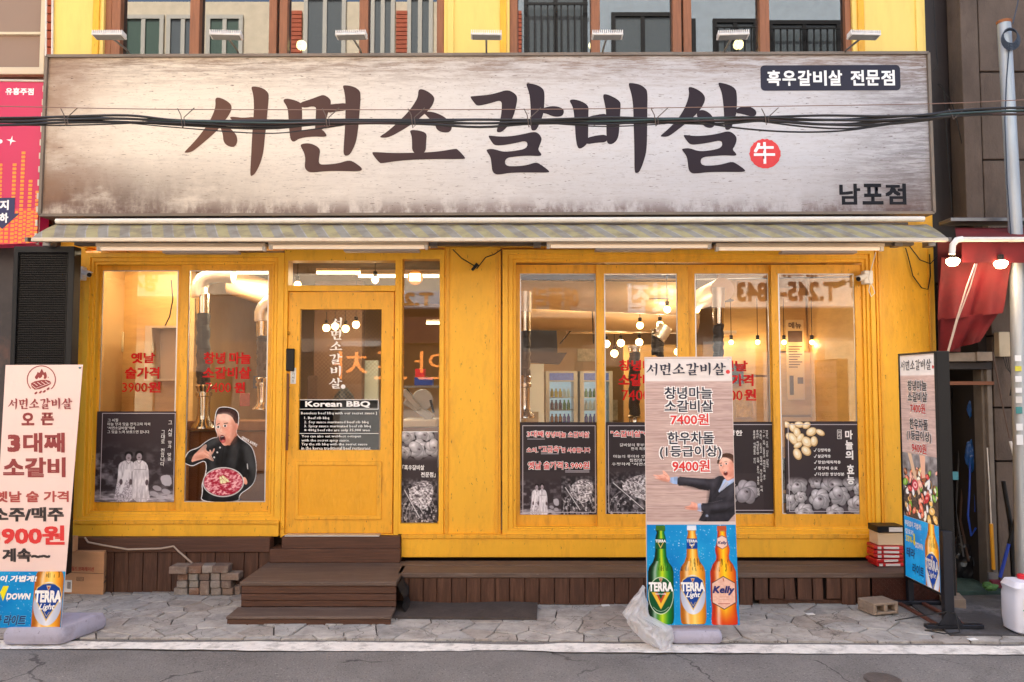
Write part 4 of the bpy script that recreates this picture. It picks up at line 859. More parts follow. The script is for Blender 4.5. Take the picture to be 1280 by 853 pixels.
for i in range(len(secs) - 1):
    for k_ in range(n): q.f.append((i * n + k_, i * n + (k_ + 1) % n, (i + 1) * n + (k_ + 1) % n, (i + 1) * n + k_))
q.f += [tuple(range(n))[::-1], tuple((len(secs) - 1) * n + k_ for k_ in range(n))]; q.mi = [0] * len(q.f); q.build('body', JUG, J, smooth=True)
q = MB(); q.lathe([(.032, .372), (.034, .376), (.034, .4), (.028, .404)], (g.x - .03, g.y + .1, 0), 18); q.build('cap', mat('red_plastic', (206, 30, 44), .35), J, smooth=True)
q = MB(); q.tube([(g.x + .0, g.y + .1, .37), (g.x + .03, g.y + .1, .40), (g.x + .1, g.y + .1, .395), (g.x + .12, g.y + .1, .36)], .012, 8); q.build('grip', JUG, J, smooth=True)
S = Surf((0, 0, 100, 100), corners=[(g.x - .1, g.y - .002, .265), (g.x + .11, g.y - .002, .265), (g.x + .11, g.y - .002, .14), (g.x - .1, g.y - .002, .14)])
lb = slab(S, .001, 'paper_label', WHT, J); k = Ink(S); k.text('락스', 4, 14, 30, 38, .03); k.rect(0, 56, 100, 62); k.build('lettering', mat('green_ink', (40, 150, 120), .5), lb); k = Ink(S); k.text('주방용', 32, 14, 62, 38, .03); k.build('lettering', REDT, lb); k = Ink(S); k.text('용량 희석비율', 5, 70, 60, 80, 0, 1); k.build('lettering', DINK, lb)
# scraps
for px, py in ((407, 0), (1013, 772), (757, 761), (1216, 804)):
    if py: g = PG(px, py); q = MB(); q.obox((g.x, g.y, .024), (.03, .006, 0), (-.004, .015, .002), (0, 0, .001)); tag(q.build('paper_scrap', WHT), {1013: 'tiny white scrap on the paving right of the centre banner', 757: 'white torn scrap on the paving between doormat and centre banner', 1216: 'small white scrap beside the floor mat edge'}[px], 'litter')

# ================================================================ lamps over the sign
FIN = mat('lamp_enamel', (226, 222, 218), .4, dirt=.4, dscale=20, dcol=(110, 100, 90), var=.05)
proto = None
for i, (hx_, hy_, fx_, lab) in enumerate(((137, 50, 162, 'leftmost white floodlight above the sign, next to the pale yellow corner'), (272, 48, 298, 'second white floodlight from the left above the sign'), (434, 47, 452, 'third floodlight from the left, beside the round glow in the upper window'), (605, 45, 608, 'middle floodlight in front of the pale yellow wall between the upper windows'), (761, 47, 753, 'fifth floodlight from the left above the sign'), (918, 46, 905, 'sixth floodlight with a glowing round bulb behind it'), (1080, 44, 1055, 'rightmost floodlight above the sign by the right yellow wall'))):
    X = wx(fx_, SY, 70); zf = P(fx_, 70, SY).z
    if proto is None:
        proto = F = thing('floodlight', lab, 'lamp', (X, SY, zf), 'floodlights above the signboard')
        q = MB(); q.tube([(X, SY + .06, zf - .01), (X, SY - .04, zf + .03), (X, SY - .27, zf + .02)], .008, 8); q.build('arm', GRYST, F, smooth=True)
        yc, z = SY - .32, zf + .015; q = MB()
        q.obox((X, yc, z), (.118, 0, 0), (0, .04, -.004), (0, .001, .008)); q.build('lamp_head', FIN, F, .004)
        for j in range(15): q = MB(); q.obox((X - .112 + j * .016, yc + .0, z + .019), (.0035, 0, 0), (0, .036, -.004), (0, .001, .0125)); q.build('cooling_fin', FIN, F)
        q = MB(); q.obox((X, yc - .002, z - .0098), (.106, 0, 0), (0, .034, -.0034), (0, .0002, .0018)); q.build('lens', mat('lamp_lens', (120, 120, 116), .2), F)
        q = MB(); q.box(X - .03, X + .03, SY + .005, SY + .04, zf - .012, zf + .0); q.build('bracket', GRYST, F, .002)
    else:
        F = copy_tree(proto); F.location = (X, SY, zf); F['label'] = lab
        F.rotation_euler.z = (.06, -.05, .03, 0, -.06, .05)[i - 1]
# security cameras
for (px, py, sgn, lab) in ((97, 342, 1, 'white security camera left of the left window, pointing right'), (1083, 347, -1, 'white security camera right of the right window, pointing left')):
    o0 = P(px + (7 if sgn > 0 else 0), py, -.05); SC = thing('security_camera', lab, 'security camera', tuple(o0), 'security cameras on the front'); 
    q = MB(); q.box(o0.x - .045 , o0.x + .03, -.11, -.045, o0.z - .06, o0.z + .05); q.build('junction_box', WHT, SC, .006)
    q = MB(); a = o0 + Vector((.03 * sgn, -.08, .0)); q.tube([a, a + Vector((.03 * sgn, -.02, -.005))], .008, 8); q.build('bracket', WHT, SC, smooth=True)
    b = a + Vector((.03 * sgn, -.03, -.005)); d = Vector((.8 * sgn, -.55, -.3)).normalized(); q = MB(); q.tube([b, b + d * .1], .022, 14); q.build('camera_body', WHT, SC, smooth=True)
    q = MB(); q.tube([b + d * .1, b + d * .106], .0185, 14); q.build('lens', BLK, SC, smooth=True)
    q = MB(); q.obox(b + d * .06 + Vector((0, 0, .024)), d * .06, Vector((-d.y, d.x, 0)) * .022, (0, 0, .002)); q.build('sun_shield', WHT, SC)
    q = MB()
    if sgn < 0: q.tube([o0 + Vector((0, -.07, -.05)), o0 + Vector((-.02, -.08, -.12)), o0 + Vector((0, -.08, -.17)), o0 + Vector((.03, -.08, -.14)), o0 + Vector((.02, -.07, -.09)), o0 + Vector((-.01, -.06, -.02)), o0 + Vector((.05, -.07, .2))], .004, 6)
    else: q.tube([o0 + Vector((-.03, -.03, .05)), o0 + Vector((-.06, -.03, .12)), o0 + Vector((-.08, -.03, .2))], .004, 6)
    q.build('cable', WHT, SC, smooth=True)
# loose black cables on the front
q = MB(); q.tube([P(a, b, -.08) for a, b in ((566, 312), (577, 323), (592, 332), (596, 336), (607, 322), (618, 318), (627, 312))], .005, 6); q.tube([P(a, b, -.09) for a, b in ((590, 338), (597, 330))], [.012, .016], 8); tag(q.build('loose_cable', BLK, smooth=True), 'short black cable with a plug hanging beneath the awning left of the right windows', 'cable')
q = MB(); q.tube([P(a, b, -.06) for a, b in ((1132, 310), (1137, 328), (1141, 345), (1152, 360), (1160, 362), (1163, 345), (1162, 318))], .005, 6); q.tube([P(a, b, -.07) for a, b in ((1137, 308), (1150, 325), (1163, 330), (1172, 320))], .004, 6); tag(q.build('loose_cable', BLK, smooth=True), 'black cable looping down on the right yellow pilaster', 'cable')

# ================================================================ overhead cables
CBM = [mat('cable_black', (24, 24, 27), .45), mat('cable_teal', (44, 66, 66), .45), mat('cable_brown', (58, 42, 42), .5)]
OC = thing('cable_bundle', 'bundle of black overhead cables stretched across the long signboard', 'cables'); Yc = -1.25
bp = [(-160, 150), (0, 151), (80, 150), (160, 150), (225, 153), (330, 155), (410, 153), (520, 153), (600, 153), (670, 152), (760, 152), (820, 151), (900, 150), (955, 149), (1030, 152), (1100, 150), (1160, 146), (1195, 142), (1280, 140), (1420, 140)]
def spl(pts, n=5):
    out = []
    for i in range(len(pts) - 1):
        p0 = pts[max(i - 1, 0)]; p1 = pts[i]; p2 = pts[i + 1]; p3 = pts[min(i + 2, len(pts) - 1)]
        for k in range(n):
            t = k / n; out.append(tuple(.5 * (2 * b + (c - a) * t + (2 * a - 5 * b + 4 * c - d) * t * t + (3 * b - a - 3 * c + d) * t ** 3) for a, b, c, d in zip(p0, p1, p2, p3)))
    out.append(pts[-1]); return out
spread = {0: 1, 1: .9, 2: .8, 3: .9, 4: .6, 5: 1.0, 6: .5, 7: .5, 8: 1, 9: .5, 10: .8, 11: .5, 12: .8, 13: .5, 14: 1.2, 15: 1.1, 16: .7, 17: .6, 18: .9, 19: .9}
for k in range(7):
    pts = [(a, b + (k - 3) * 1.55 * spread[i] + 1.6 * math.sin(i * 1.7 + k * 2.1) * spread[i], Yc + .018 * math.cos(k * 2.4 + i)) for i, (a, b) in enumerate(bp)]
    q = MB(); q.tube([P(a, b, Y) for a, b, Y in spl(pts)], .0065 if k % 3 else .0085, 7); q.build('cable', CBM[(0, 0, 1, 0, 2, 0, 0)[k]], OC, smooth=True)
for pts, r_ in (([(150, 153), (225, 160), (330, 167), (390, 162), (430, 156)], .004), ([(0, 156), (60, 157), (120, 156), (200, 153), (270, 154)], .005), ([(870, 152), (920, 160), (985, 165), (1050, 164), (1110, 156), (1170, 148), (1240, 143)], .006), ([(940, 150), (1000, 158), (1060, 161), (1120, 154), (1190, 145)], .006), ([(955, 150), (1020, 155), (1085, 157), (1150, 149), (1200, 143)], .007), ([(660, 152), (740, 158), (800, 157), (850, 153)], .004)):
    q = MB(); q.tube([P(a, b, Yc - .01) for a, b in spl(pts)], r_, 6); q.build('cable', CBM[0], OC, smooth=True)
TIE = mat('tie_wire', (92, 78, 70), .5, .4)
for a in (82, 228, 409, 516, 661, 820, 958, 1192):
    yb_ = np.interp(a, [p[0] for p in bp], [p[1] for p in bp]); q = MB(); q.tube([P(a - 6, 136, Yc), P(a - 2, 144, Yc - .02), P(a, yb_ + 7, Yc - .03), P(a + 3, yb_ + 4, Yc - .03), P(a + 2, 147, Yc - .02), P(a + 15, 135, Yc)], .0035, 5); q.build('tie_wire', TIE, OC, smooth=True)
q = MB(); q.tube([P(a, b, Yc + .005) for a, b in spl([(-160, 130), (0, 133), (230, 137), (640, 137), (900, 134), (1160, 130), (1280, 125), (1420, 120)])], .003, 6); tag(q.build('support_wire', mat('rusty_wire', (128, 100, 88), .5, .3), smooth=True), 'thin rusty wire running just above the black cable bundle', 'wire')
# ================================================================ printed pictures
A3 = lambda *c: np.array(c, float)
def mixn(f, a, b): return f[..., None] * A3(*b) + (1 - f[..., None]) * A3(*a)
def woodbg(X, Y, y0=446, head=477):
    g = fbm(X / 60, Y / 1.6, 3, 3) * .6 + fbm(X / 9, Y / .9, 7, 2) * .4; c = mixn(np.clip(g * 1.5 - .25, 0, 1), (166, 138, 132), (214, 188, 180)); k = (np.abs(((Y - y0) % 27)) < .7)[..., None]; return np.where(k, c * .86, c)
def banner_top(c, man=True):
    c.put(np.ones(c.X.shape), lambda X, Y: woodbg(X, Y))
    c.put(np.clip((478 - c.Y) / 1.5, 0, 1), lambda X, Y: mixn(fbm(X / 20, Y / 4, 5), (208, 200, 196), (238, 228, 224)))
    c.put(np.clip((449 - c.Y) / 2, 0, .5), (168, 138, 120))
    if not man: return
    Z = lambda p: zc(p, 800, 560, 8.53); Zc = lambda p: chaikin(Z(p), 1)
    def suit(X, Y): return mixn(fbm(X / 6, Y / 9, 4), (28, 27, 33), (54, 52, 62))
    sk = lambda X, Y: mixn(np.clip(fbm(X / 3, Y / 3, 8) * 1.4 - .3, 0, 1), (226, 160, 140), (246, 196, 176))
    c.poly(Zc([(596,812),(630,750),(680,670),(715,590),(730,500),(735,440),(760,370),(810,325),(850,315),(890,325),(910,400),(1005,330),(1022,340),(1018,812)]), suit)
    c.poly(Zc([(388,322),(500,335),(640,345),(740,350),(790,345),(790,420),(735,476),(620,460),(560,435),(480,420),(386,425)]), suit)
    c.line(Z([(400, 420), (480, 419), (560, 434), (620, 458), (725, 474)]), .7, (30, 28, 34)); c.line(Z([(560, 350), (600, 400), (570, 432)]), .4, (34, 32, 40)); c.line(Z([(680, 352), (720, 410)]), .4, (34, 32, 40))
    c.poly(Z([(308,335),(392,325),(388,410),(345,402),(303,380)]), (150, 180, 224)); c.line(Z([(345, 332), (340, 400)]), .5, (190, 208, 236))
    c.poly(Zc([(130,302),(190,308),(245,300),(228,262),(245,256),(275,285),(305,320),(316,350),(305,384),(255,372),(190,352),(145,342),(150,334),(195,332),(140,320)]), sk)
    for a, b in (((190, 325), (260, 330)), ((200, 338), (265, 348)), ((245, 300), (280, 320))): c.line(Z([a, b]), .35, (190, 116, 100))
    c.poly(Zc([(880,355),(905,350),(1002,318),(1020,330),(1018,370),(940,420),(828,495),(820,480),(850,430)]), (176, 196, 232))
    c.poly(Z([(908,372),(935,400),(885,455),(828,497),(845,450)]), (186, 190, 206)); c.line(Z([(930, 402), (828, 497)]), .4, (120, 130, 160)); c.line(Z([(905, 385), (850, 455)]), .3, (150, 150, 176))
    c.poly(Zc([(1020,372),(1000,380),(780,555),(820,540),(870,560),(1020,440)]), (54, 52, 60)); c.line(Z([(1012, 372), (905, 440), (782, 556)]), .6, (26, 24, 30)); c.line(Z([(850, 325), (800, 470), (735, 560), (740, 600)]), .5, (30, 28, 36))
    c.poly(Zc([(626,615),(720,610),(860,580),(940,550),(990,590),(960,660),(880,700),(760,718),(640,708)]), suit); c.line(Z([(640, 708), (760, 718), (880, 700), (960, 650), (1010, 640)]), .8, (26, 24, 30)); c.line(Z([(640, 612), (760, 602), (860, 578)]), .5, (84, 82, 92))
    c.poly(Z([(598,618),(635,610),(638,702),(595,690)]), (172, 192, 228)); c.poly(Zc([(445,648),(515,638),(535,608),(520,598),(535,594),(565,602),(602,620),(600,684),(560,684),(500,678),(455,668),(500,655)]), sk)
    c.line(Z([(470, 652), (540, 652)]), .35, (190, 116, 100)); c.ell(*Z([(695, 745)])[0], 1.6, 1.8, (168, 186, 220)); c.poly(Z([(680, 770), (700, 745), (690, 812), (650, 812)]), (22, 20, 24))
    c.poly(Zc([(888,300),(1012,260),(1018,325),(930,375),(900,360)]), (212, 140, 118))
    c.poly(Zc([(828,190),(850,130),(930,112),(990,150),(1010,200),(1012,290),(985,330),(925,366),(895,348),(868,310),(842,262)]), sk)
    c.poly(Zc([(814,165),(838,105),(900,72),(970,78),(1005,115),(1010,175),(990,188),(970,150),(920,122),(870,118),(845,150),(832,192),(818,192)]), lambda X, Y: mixn(fbm(X, Y / 3, 2), (52, 34, 28), (92, 62, 46)))
    for a, b in (((838, 188), (868, 178)), ((892, 168), (925, 160))): c.line(Z([a, b]), .7, (70, 44, 36))
    for a in ((856, 206), (912, 188)): c.ell(*Z([a])[0], 1.9, 1.1, (244, 236, 232)); c.ell(*Z([a])[0], 1.0, 1.0, (30, 20, 20))
    c.line(Z([(878, 215), (872, 242), (890, 246)]), .5, (190, 116, 98)); c.ell(*Z([(903, 292)])[0], 2.9, 2.9, (150, 60, 58), -.4); c.ell(*Z([(903, 292)])[0], 2.2, 2.3, (60, 16, 20), -.4); c.ell(*Z([(903, 276)])[0], 1.6, .5, (240, 236, 230), -.4)
    for x, y, rx, ry, col, al in ((985, 240, 5, 11, (176, 104, 84), .45), (905, 150, 6, 3, (255, 224, 204), .5), (868, 268, 3, 5, (190, 116, 96), .4), (940, 300, 5, 4, (190, 110, 92), .35), (880, 250, 2.5, 2, (250, 206, 186), .5), (950, 230, 5, 6, (240, 160, 140), .35)): c.ell(*Z([(x, y)])[0], rx, ry, col, 0, al, 3.5)
    for x, y, rx, ry, col, al, ro in ((560, 370, 20, 2.6, (96, 96, 108), .5, .12), (620, 440, 16, 2.4, (18, 16, 20), .6, .14), (800, 640, 20, 3, (92, 90, 102), .45, -.1), (830, 700, 18, 2.5, (16, 14, 18), .6, -.08), (780, 400, 3, 9, (90, 88, 98), .4, .4), (700, 720, 3, 9, (84, 82, 94), .4, .2), (960, 480, 3.5, 12, (84, 82, 92), .4, .3), (720, 560, 2, 10, (18, 16, 22), .5, .1)): c.ell(*Z([(x, y)])[0], rx, ry, col, ro, al, 4)
    for x, y in ((220, 355), (270, 370), (520, 665), (580, 670)): c.ell(*Z([(x, y)])[0], 5, 1.6, (176, 104, 84), .1, .5, 2.4)
    c.ell(*Z([(1006, 225)])[0], 1.6, 3.2, (226, 150, 130)); c.line(Z([(985, 200), (1000, 260)]), .5, (206, 136, 116))
def bottle(c, cx, y0, y1, hw, kind):
    """y0 cap top, y1 foot, hw half width of the body"""
    H = y1 - y0; P_ = lambda l: [(cx + u * hw, y0 + v * H) for u, v in l]
    if kind == 'kelly': half = [(.36, 0), (.36, .03), (.34, .05), (.36, .1), (.46, .18), (.58, .23), (.56, .26), (.49, .30), (.52, .34), (.8, .39), (1, .46), (1, .74), (.93, .82), (.96, .88), (1.0, .93), (.98, .99), (.8, 1)]
    else: half = [(.34, 0), (.34, .05), (.30, .07), (.40, .12), (.43, .25), (.46, .31), (.62, .37), (.9, .42), (1, .47), (1, .93), (.93, .985), (.8, 1)]
    prof = P_(half + [(-u, v) for u, v in half[::-1]]); hv = np.array([v for u, v in half]); hu = np.array([u for u, v in half])
    pal = {'green': ((200, 224, 40), (24, 128, 44), (10, 60, 26)), 'light': ((255, 222, 120), (240, 160, 40), (170, 96, 24)), 'kelly': ((255, 214, 40), (240, 136, 20), (176, 50, 20))}[kind]
    def body(X, Y):
        v = (Y - y0) / H; w = np.interp(v, hv, hu) * hw; t = (X - cx) / np.maximum(w, .1)
        f = np.clip(np.abs(t - .12) * 1.1, 0, 1); c1 = np.where((f < .55)[..., None], mixn(f / .55, pal[0], pal[1]), mixn((f - .55) / .45, pal[1], pal[2]))
        if kind == 'kelly': c1 = c1 * (1 - np.clip((v - .82) * 5, 0, .8))[..., None] + A3(206, 44, 24) * np.clip((v - .82) * 5, 0, .8)[..., None]
        if kind == 'green': c1 = c1 * (1 - np.clip((t < -.1) * .0 + np.clip(-t, 0, 1) * .5, 0, .5))[..., None]
        st = (fbm(X * 1.2, Y / 9, 5, 2) > .62) & (v > .33) & (v < .46); c1 = np.where(st[..., None], c1 * .6, c1); hl = np.exp(-((t + .45) / .16) ** 2) * (v > .36) * .55; return c1 + (255 - c1) * hl[..., None]
    c.poly(prof, body)
    cap = {'green': (60, 110, 30), 'light': (220, 228, 240), 'kelly': (190, 84, 50)}[kind]; c.poly(P_([(-.36, -.005), (.36, -.005), (.38, .045), (-.38, .045)]), cap); c.line(P_([(-.36, .05), (.36, .05)]), .4, (30, 50, 30) if kind == 'green' else (90, 90, 120))
    if kind != 'kelly':
        dark = (14, 84, 44) if kind == 'green' else (20, 66, 150)
        c.poly(P_([(-.42, .13), (.42, .13), (.44, .235), (-.44, .235)]), dark); c.poly(P_([(-.24, .17), (.24, .17), (0, .232)]), (226, 196, 110)); c.poly(P_([(-.17, .172), (.17, .172), (0, .215)]), dark)
        if kind == 'green':
            e = [(math.cos(a) * .97, .70 + math.sin(a) * (.18 if math.sin(a) < 0 else .2)) for a in np.linspace(0, 2 * math.pi, 40)[:-1]]; c.poly(P_(e), (224, 232, 214)); c.poly(P_([(u * .955, .70 + (v - .70) * .96) for u, v in e]), dark)
            c.poly(P_([(-.72, .675), (-.42, .675), (0, .79), (.42, .675), (.72, .675), (0, .85)]), (236, 190, 60)); c.poly(P_([(-.42, .675), (-.26, .675), (0, .75), (.26, .675), (.42, .675), (0, .79)]), (196, 70, 40)); c.line(P_([(-.6, .825), (-.3, .86), (0, .872), (.3, .86), (.6, .825)]), .5, (210, 220, 200))
        else:
            e = [(math.cos(a) * .97, .70 + math.sin(a) * .2) for a in np.linspace(0, 2 * math.pi, 40)[:-1]]; c.poly(P_(e), lambda X, Y: mixn(np.clip(np.abs(X - cx) / hw, 0, 1), (234, 236, 246), (170, 180, 206)))
            c.poly(P_([(-.95, .62), (-.8, .55), (-.4, .515), (0, .508), (.4, .515), (.8, .55), (.95, .62), (.9, .655), (0, .862), (-.9, .655)]), (230, 200, 120)); c.poly(P_([(-.9, .62), (-.76, .556), (-.4, .523), (0, .516), (.4, .523), (.76, .556), (.9, .62), (.84, .65), (0, .842), (-.84, .65)]), dark)
            c.line(P_([(-.18, .775), (0, .815), (.18, .775)]), .6, (226, 196, 120))
        c.poly(P_([(-.16, .535), (.16, .535), (0, .585)]), (214, 190, 150)); c.poly(P_([(-.08, .545), (.08, .545), (0, .572)]), (180, 60, 50))
    else:
        hx = [(0, .505), (.92, .575), (.92, .775), (0, .845), (-.92, .775), (-.92, .575)]; c.poly(P_(hx), (70, 44, 40)); c.poly(P_([(u * .95, .675 + (v - .675) * .95) for u, v in hx]), lambda X, Y: mixn(fbm(X / 2, Y / 2, 6, 2), (224, 170, 150), (246, 206, 186)))
        c.line(P_([(-.4, .715), (.4, .715)]), .3, (190, 120, 100)); c.line(P_([(-.35, .74), (.35, .74)]), .3, (190, 120, 100)); c.line(P_([(-.45, .785), (.45, .785)]), .8, (176, 60, 60)); c.poly(P_([(-.06, .53), (.06, .53), (0, .565)]), (180, 90, 60))
        hx = [(0, .09), (.4, .12), (.42, .2), (0, .235), (-.42, .2), (-.4, .12)]; c.poly(P_(hx), (90, 60, 60)); c.poly(P_([(u * .92, .163 + (v - .163) * .92) for u, v in hx]), (240, 204, 190))
def bottletext(surf, parent, cx, y0, y1, hw, kind, lift=.0016):
    H = y1 - y0; k = Ink(surf, lift); f = lambda t, u0, v0, u1, v1, b=.03, sh=0: k.text(t, cx + u0 * hw, y0 + v0 * H, cx + u1 * hw, y0 + v1 * H, b, 2, sh)
    if kind == 'kelly':
        f('Kelly', -.86, .605, .84, .70, .035, .25); f('Kelly', -.34, .15, .36, .19, .02, .2); return k.build('lettering', mat('bottle_navy_ink', (30, 40, 110), .45), parent)
    f('TERRA', -.94, .573, .94, .667, .045); f('TERRA', -.42, .14, .42, .168, .03)
    if kind == 'light': f('Light', -.55, .672, .55, .742, .02, .35); f('Light', -.2, .185, .2, .205, .02, .3)
    else: f('FRESH LAGER', -.4, .685, .4, .7, .02); 
    return k.build('lettering', WINK, parent)
def splash(c, x0, y0, x1, y1, n, seed):
    R_ = random.Random(seed)
    def blue(X, Y): g = fbm(X / 30, Y / 30, 4); return mixn(np.clip(g * 1.3 - .1, 0, 1), (0, 120, 196), (30, 160, 220))
    sl = c._crop(x0, x1, y0, y1); c.put(np.ones(c.X[sl].shape), blue, sl)
    for _ in range(n):
        x, y = R_.uniform(x0, x1), R_.uniform(y0, y1); r = R_.choice((.25, .3, .35, .5, .7)); c.ell(x, y, r, r * R_.uniform(.6, 1.3), (226, 240, 250), R_.uniform(0, 3), R_.uniform(.5, .95))
# ---------------------------------------------------------------- centre banner
YB = -1.33; base_z = wz(803, YB)
BN = thing('standing_banner', 'tall printed banner with a pointing man in a dark suit and three beer bottles', 'banner', (wx(862, YB, 640), YB, 0))
S = Surf((806, 446, 917, 782), YB, corners=[tuple(P(805.5, 446.5, YB)), tuple(P(914.5, 446, YB)), tuple(P(923, 781, YB - .02)), tuple(P(808.5, 781, YB - .02))])
sh = slab(S, .003, 'banner_sheet', mat('banner_vinyl', (214, 198, 192), .5), BN)
c = Cv(S, 806.8, 447.3, 916.2, 654.5, .62); banner_top(c); c.build('printed_picture', PRINT, BN)
SB = Surf((808.5, 656, 919.8, 781), YB, corners=[tuple(P(808.5, 656, YB - .0138)), tuple(P(919.5, 656, YB - .0138)), tuple(P(924.5, 781.5, YB - .0212)), tuple(P(808.5, 781.5, YB - .0212))])
c = Cv(SB, 808.5, 656, 919.8, 781, .5); splash(c, 806, 655, 921, 782, 420, 3)
BT = [(825.5, 657.5, 780, 15.8, 'green'), (864.5, 657.5, 780, 15.6, 'light'), (902, 658, 781, 15.8, 'kelly')]
for b_ in BT: bottle(c, *b_)
bpn = c.build('bottle_print', PRINT, BN, .003)
for b_ in BT: bottletext(SB, bpn, *b_, lift=.0042)
GK = mat('grey_navy_ink', (36, 38, 58), .5)
def menu(surf, par, l=.0016, k0=1):
    k = Ink(surf, l); brushname(k, 808, 453.5, 909, 470); k.build('lettering', GK, par)
    k = Ink(surf, l); k.disc(911.7, 465.5, 2.6); k.build('red_dot', REDT, par)
    lines = [('창녕마늘', 831, 484.5, 891, 500), ('소갈비살', 831, 501.5, 892, 516.5), ('한우차돌', 834, 541.5, 892, 557.5), ('(1등급이상)', 824, 559, 901, 575.5)]
    reds = [('7400원', 838, 518.5, 886, 533), ('9400원', 839.5, 577, 886, 592)]
    for L_, m_, in ((lines, GK), (reds, REDT)):
        w = Ink(surf, l); k = Ink(surf, l + .0012)
        for t, a, b, c_, d in L_:
            w.text(t, a - 1.3, b - 1.3, c_ + 1.3, d + 1.3, .075); k.text(t, a, b, c_, d, .022)
        o = w.build('lettering_outline', WINK, par); k.build('lettering', m_, par)
menu(S, BN)
for x, y in ((808.5, 449.5), (912.5, 449)): q = MB(); p = S.pts(np.array([x]), np.array([y]), .003)[0]; q.lathe([(.006, 0), (.006, -.004), (.002, -.005)], tuple(p), 10, 'y'); q.build('grommet', ALU, BN)
q = MB(); q.tube([(BN.location.x, YB + .12, .07), (BN.location.x, YB + .02, wz(450, YB))], .01, 8); q.build('pole', GRYST, BN, smooth=True)
q = MB(); q.tube([tuple(P(810, 450, YB + .01)), tuple(P(912, 450, YB + .01))], .006, 6); q.build('top_rod', GRYST, BN)
LAV = mat('plastic_base', (170, 167, 184), .5, var=.08, vscale=6, dirt=.6, dscale=7, dcol=(118, 108, 106), specks=.6, scol=(90, 82, 80), bump=.1)
def base(par, x0, x1, y0, y1, h, skew=0):
    q = MB(); r = .03
    for z, e, in ((.0, .01), (.02, 0), (h * .6, 0), (h * .92, .012), (h, .04)):
        w = (x1 - x0) / 2 - e; d = (y1 - y0) / 2 - e; cx, cy2 = (x0 + x1) / 2, (y0 + y1) / 2
        q.v += [(cx + p[0] + skew * (cy2 + p[1] - y0), cy2 + p[1], p[2] + .016) for p in rsec(w, d, z, 0, r)]
    n = 16
    for i in range(4):
        for k_ in range(n): q.f.append((i * n + k_, i * n + (k_ + 1) % n, (i + 1) * n + (k_ + 1) % n, (i + 1) * n + k_))
    q.f += [tuple(range(n))[::-1], tuple(4 * n + k_ for k_ in range(n))]; q.mi = [0] * len(q.f); return q.build('base', LAV, par, smooth=True)
base(BN, wx(838, YB, 790), wx(902, YB, 790), YB - .04, YB + .3, .085)
# crumpled plastic bag
BAG = bpy.data.materials.new('thin_plastic_film'); BAG.use_nodes = True; N = BAG.node_tree.nodes; L = BAG.node_tree.links; b = N['Principled BSDF']; b.inputs['Base Color'].default_value = C4((250, 250, 252)); b.inputs['Roughness'].default_value = .22; b.inputs['Transmission Weight'].default_value = 0
t_ = N.new('ShaderNodeBsdfTransparent'); mx = N.new('ShaderNodeMixShader'); mx.inputs[0].default_value = .62; tl_ = N.new('ShaderNodeBsdfTranslucent'); tl_.inputs[0].default_value = (.9, .9, .92, 1); m_2 = N.new('ShaderNodeMixShader'); m_2.inputs[0].default_value = .5; L.new(b.outputs[0], m_2.inputs[1]); L.new(tl_.outputs[0], m_2.inputs[2]); L.new(t_.outputs[0], mx.inputs[1]); L.new(m_2.outputs[0], mx.inputs[2]); L.new(mx.outputs[0], N['Material Output'].inputs[0])
q = MB(); nu, nv = 46, 54; outl = [(803, 738), (792, 752), (781, 766), (779, 775), (790, 792), (800, 804), (818, 812), (838, 814), (841, 800), (841, 778), (828, 768), (812, 772), (808, 760)]
lft = lambda v: np.interp(v, [0, .2, .42, .55, .8, 1], [804, 792, 780, 784, 800, 824]); rgt_ = lambda v: np.interp(v, [0, .2, .45, .62, .8, 1], [807, 809, 812, 842, 842, 838]); YP = YB - .03
rr_ = random.Random(4)
for j in range(nv + 1):
    v = j / nv; py = 735 + v * 80
    for i in range(nu + 1):
        u = i / nu; px_ = float(lft(v) * (1 - u) + rgt_(v) * u); bul = math.sin(math.pi * u) * (.03 + .09 * v)
        w = float(fbm(np.array(u * 3.2 + v * 2), np.array(v * 4.5), 3, 3)) - .5; w2 = float(fbm(np.array(u * 7 + v * 3), np.array(v * 8 + u * 4), 8, 3)) - .5
        p = P(px_ + w2 * 6, py + w * 5, YP - bul - abs(w) * .16 - abs(w2) * .07); q.v.append((p.x, p.y, max(p.z, .018)))
for j in range(nv):
    for i in range(nu): a = j * (nu + 1) + i; q.f.append((a, a + 1, a + nu + 2, a + nu + 1))
q.mi = [0] * len(q.f); n0 = len(q.v); q.v += [(x, y + .02 + .06 * math.sin(i), z) for i, (x, y, z) in enumerate(q.v[:n0])]; q.v[n0:] = [(x, yy[1] + .035, z) for (x, _, z), yy in zip(q.v[n0:], q.v[:n0])]; q.f += [tuple(i + n0 for i in f) for f in list(q.f)]; q.mi *= 2
tag(q.build('plastic_bag', BAG, smooth=True), 'crumpled clear plastic bag slumped against the foot of the centre banner', 'bag')
# ---------------------------------------------------------------- left banner
YB2 = -1.36; BL = thing('standing_banner', 'pale pink opening banner with flame emblem cut off by the left edge', 'banner', (wx(40, YB2, 640), YB2, 0))
def lcor(x, y, lift=0): return tuple(P(x, y, YB2 - lift))
S = Surf((0, 457, 100, 785), YB2, corners=[lcor(7, 456.5), lcor(103.5, 456), lcor(76.5, 784.5), lcor(-12, 785)])
slab(S, .003, 'banner_sheet', mat('pink_vinyl', (236, 208, 200), .5, var=.03, vscale=3), BL)
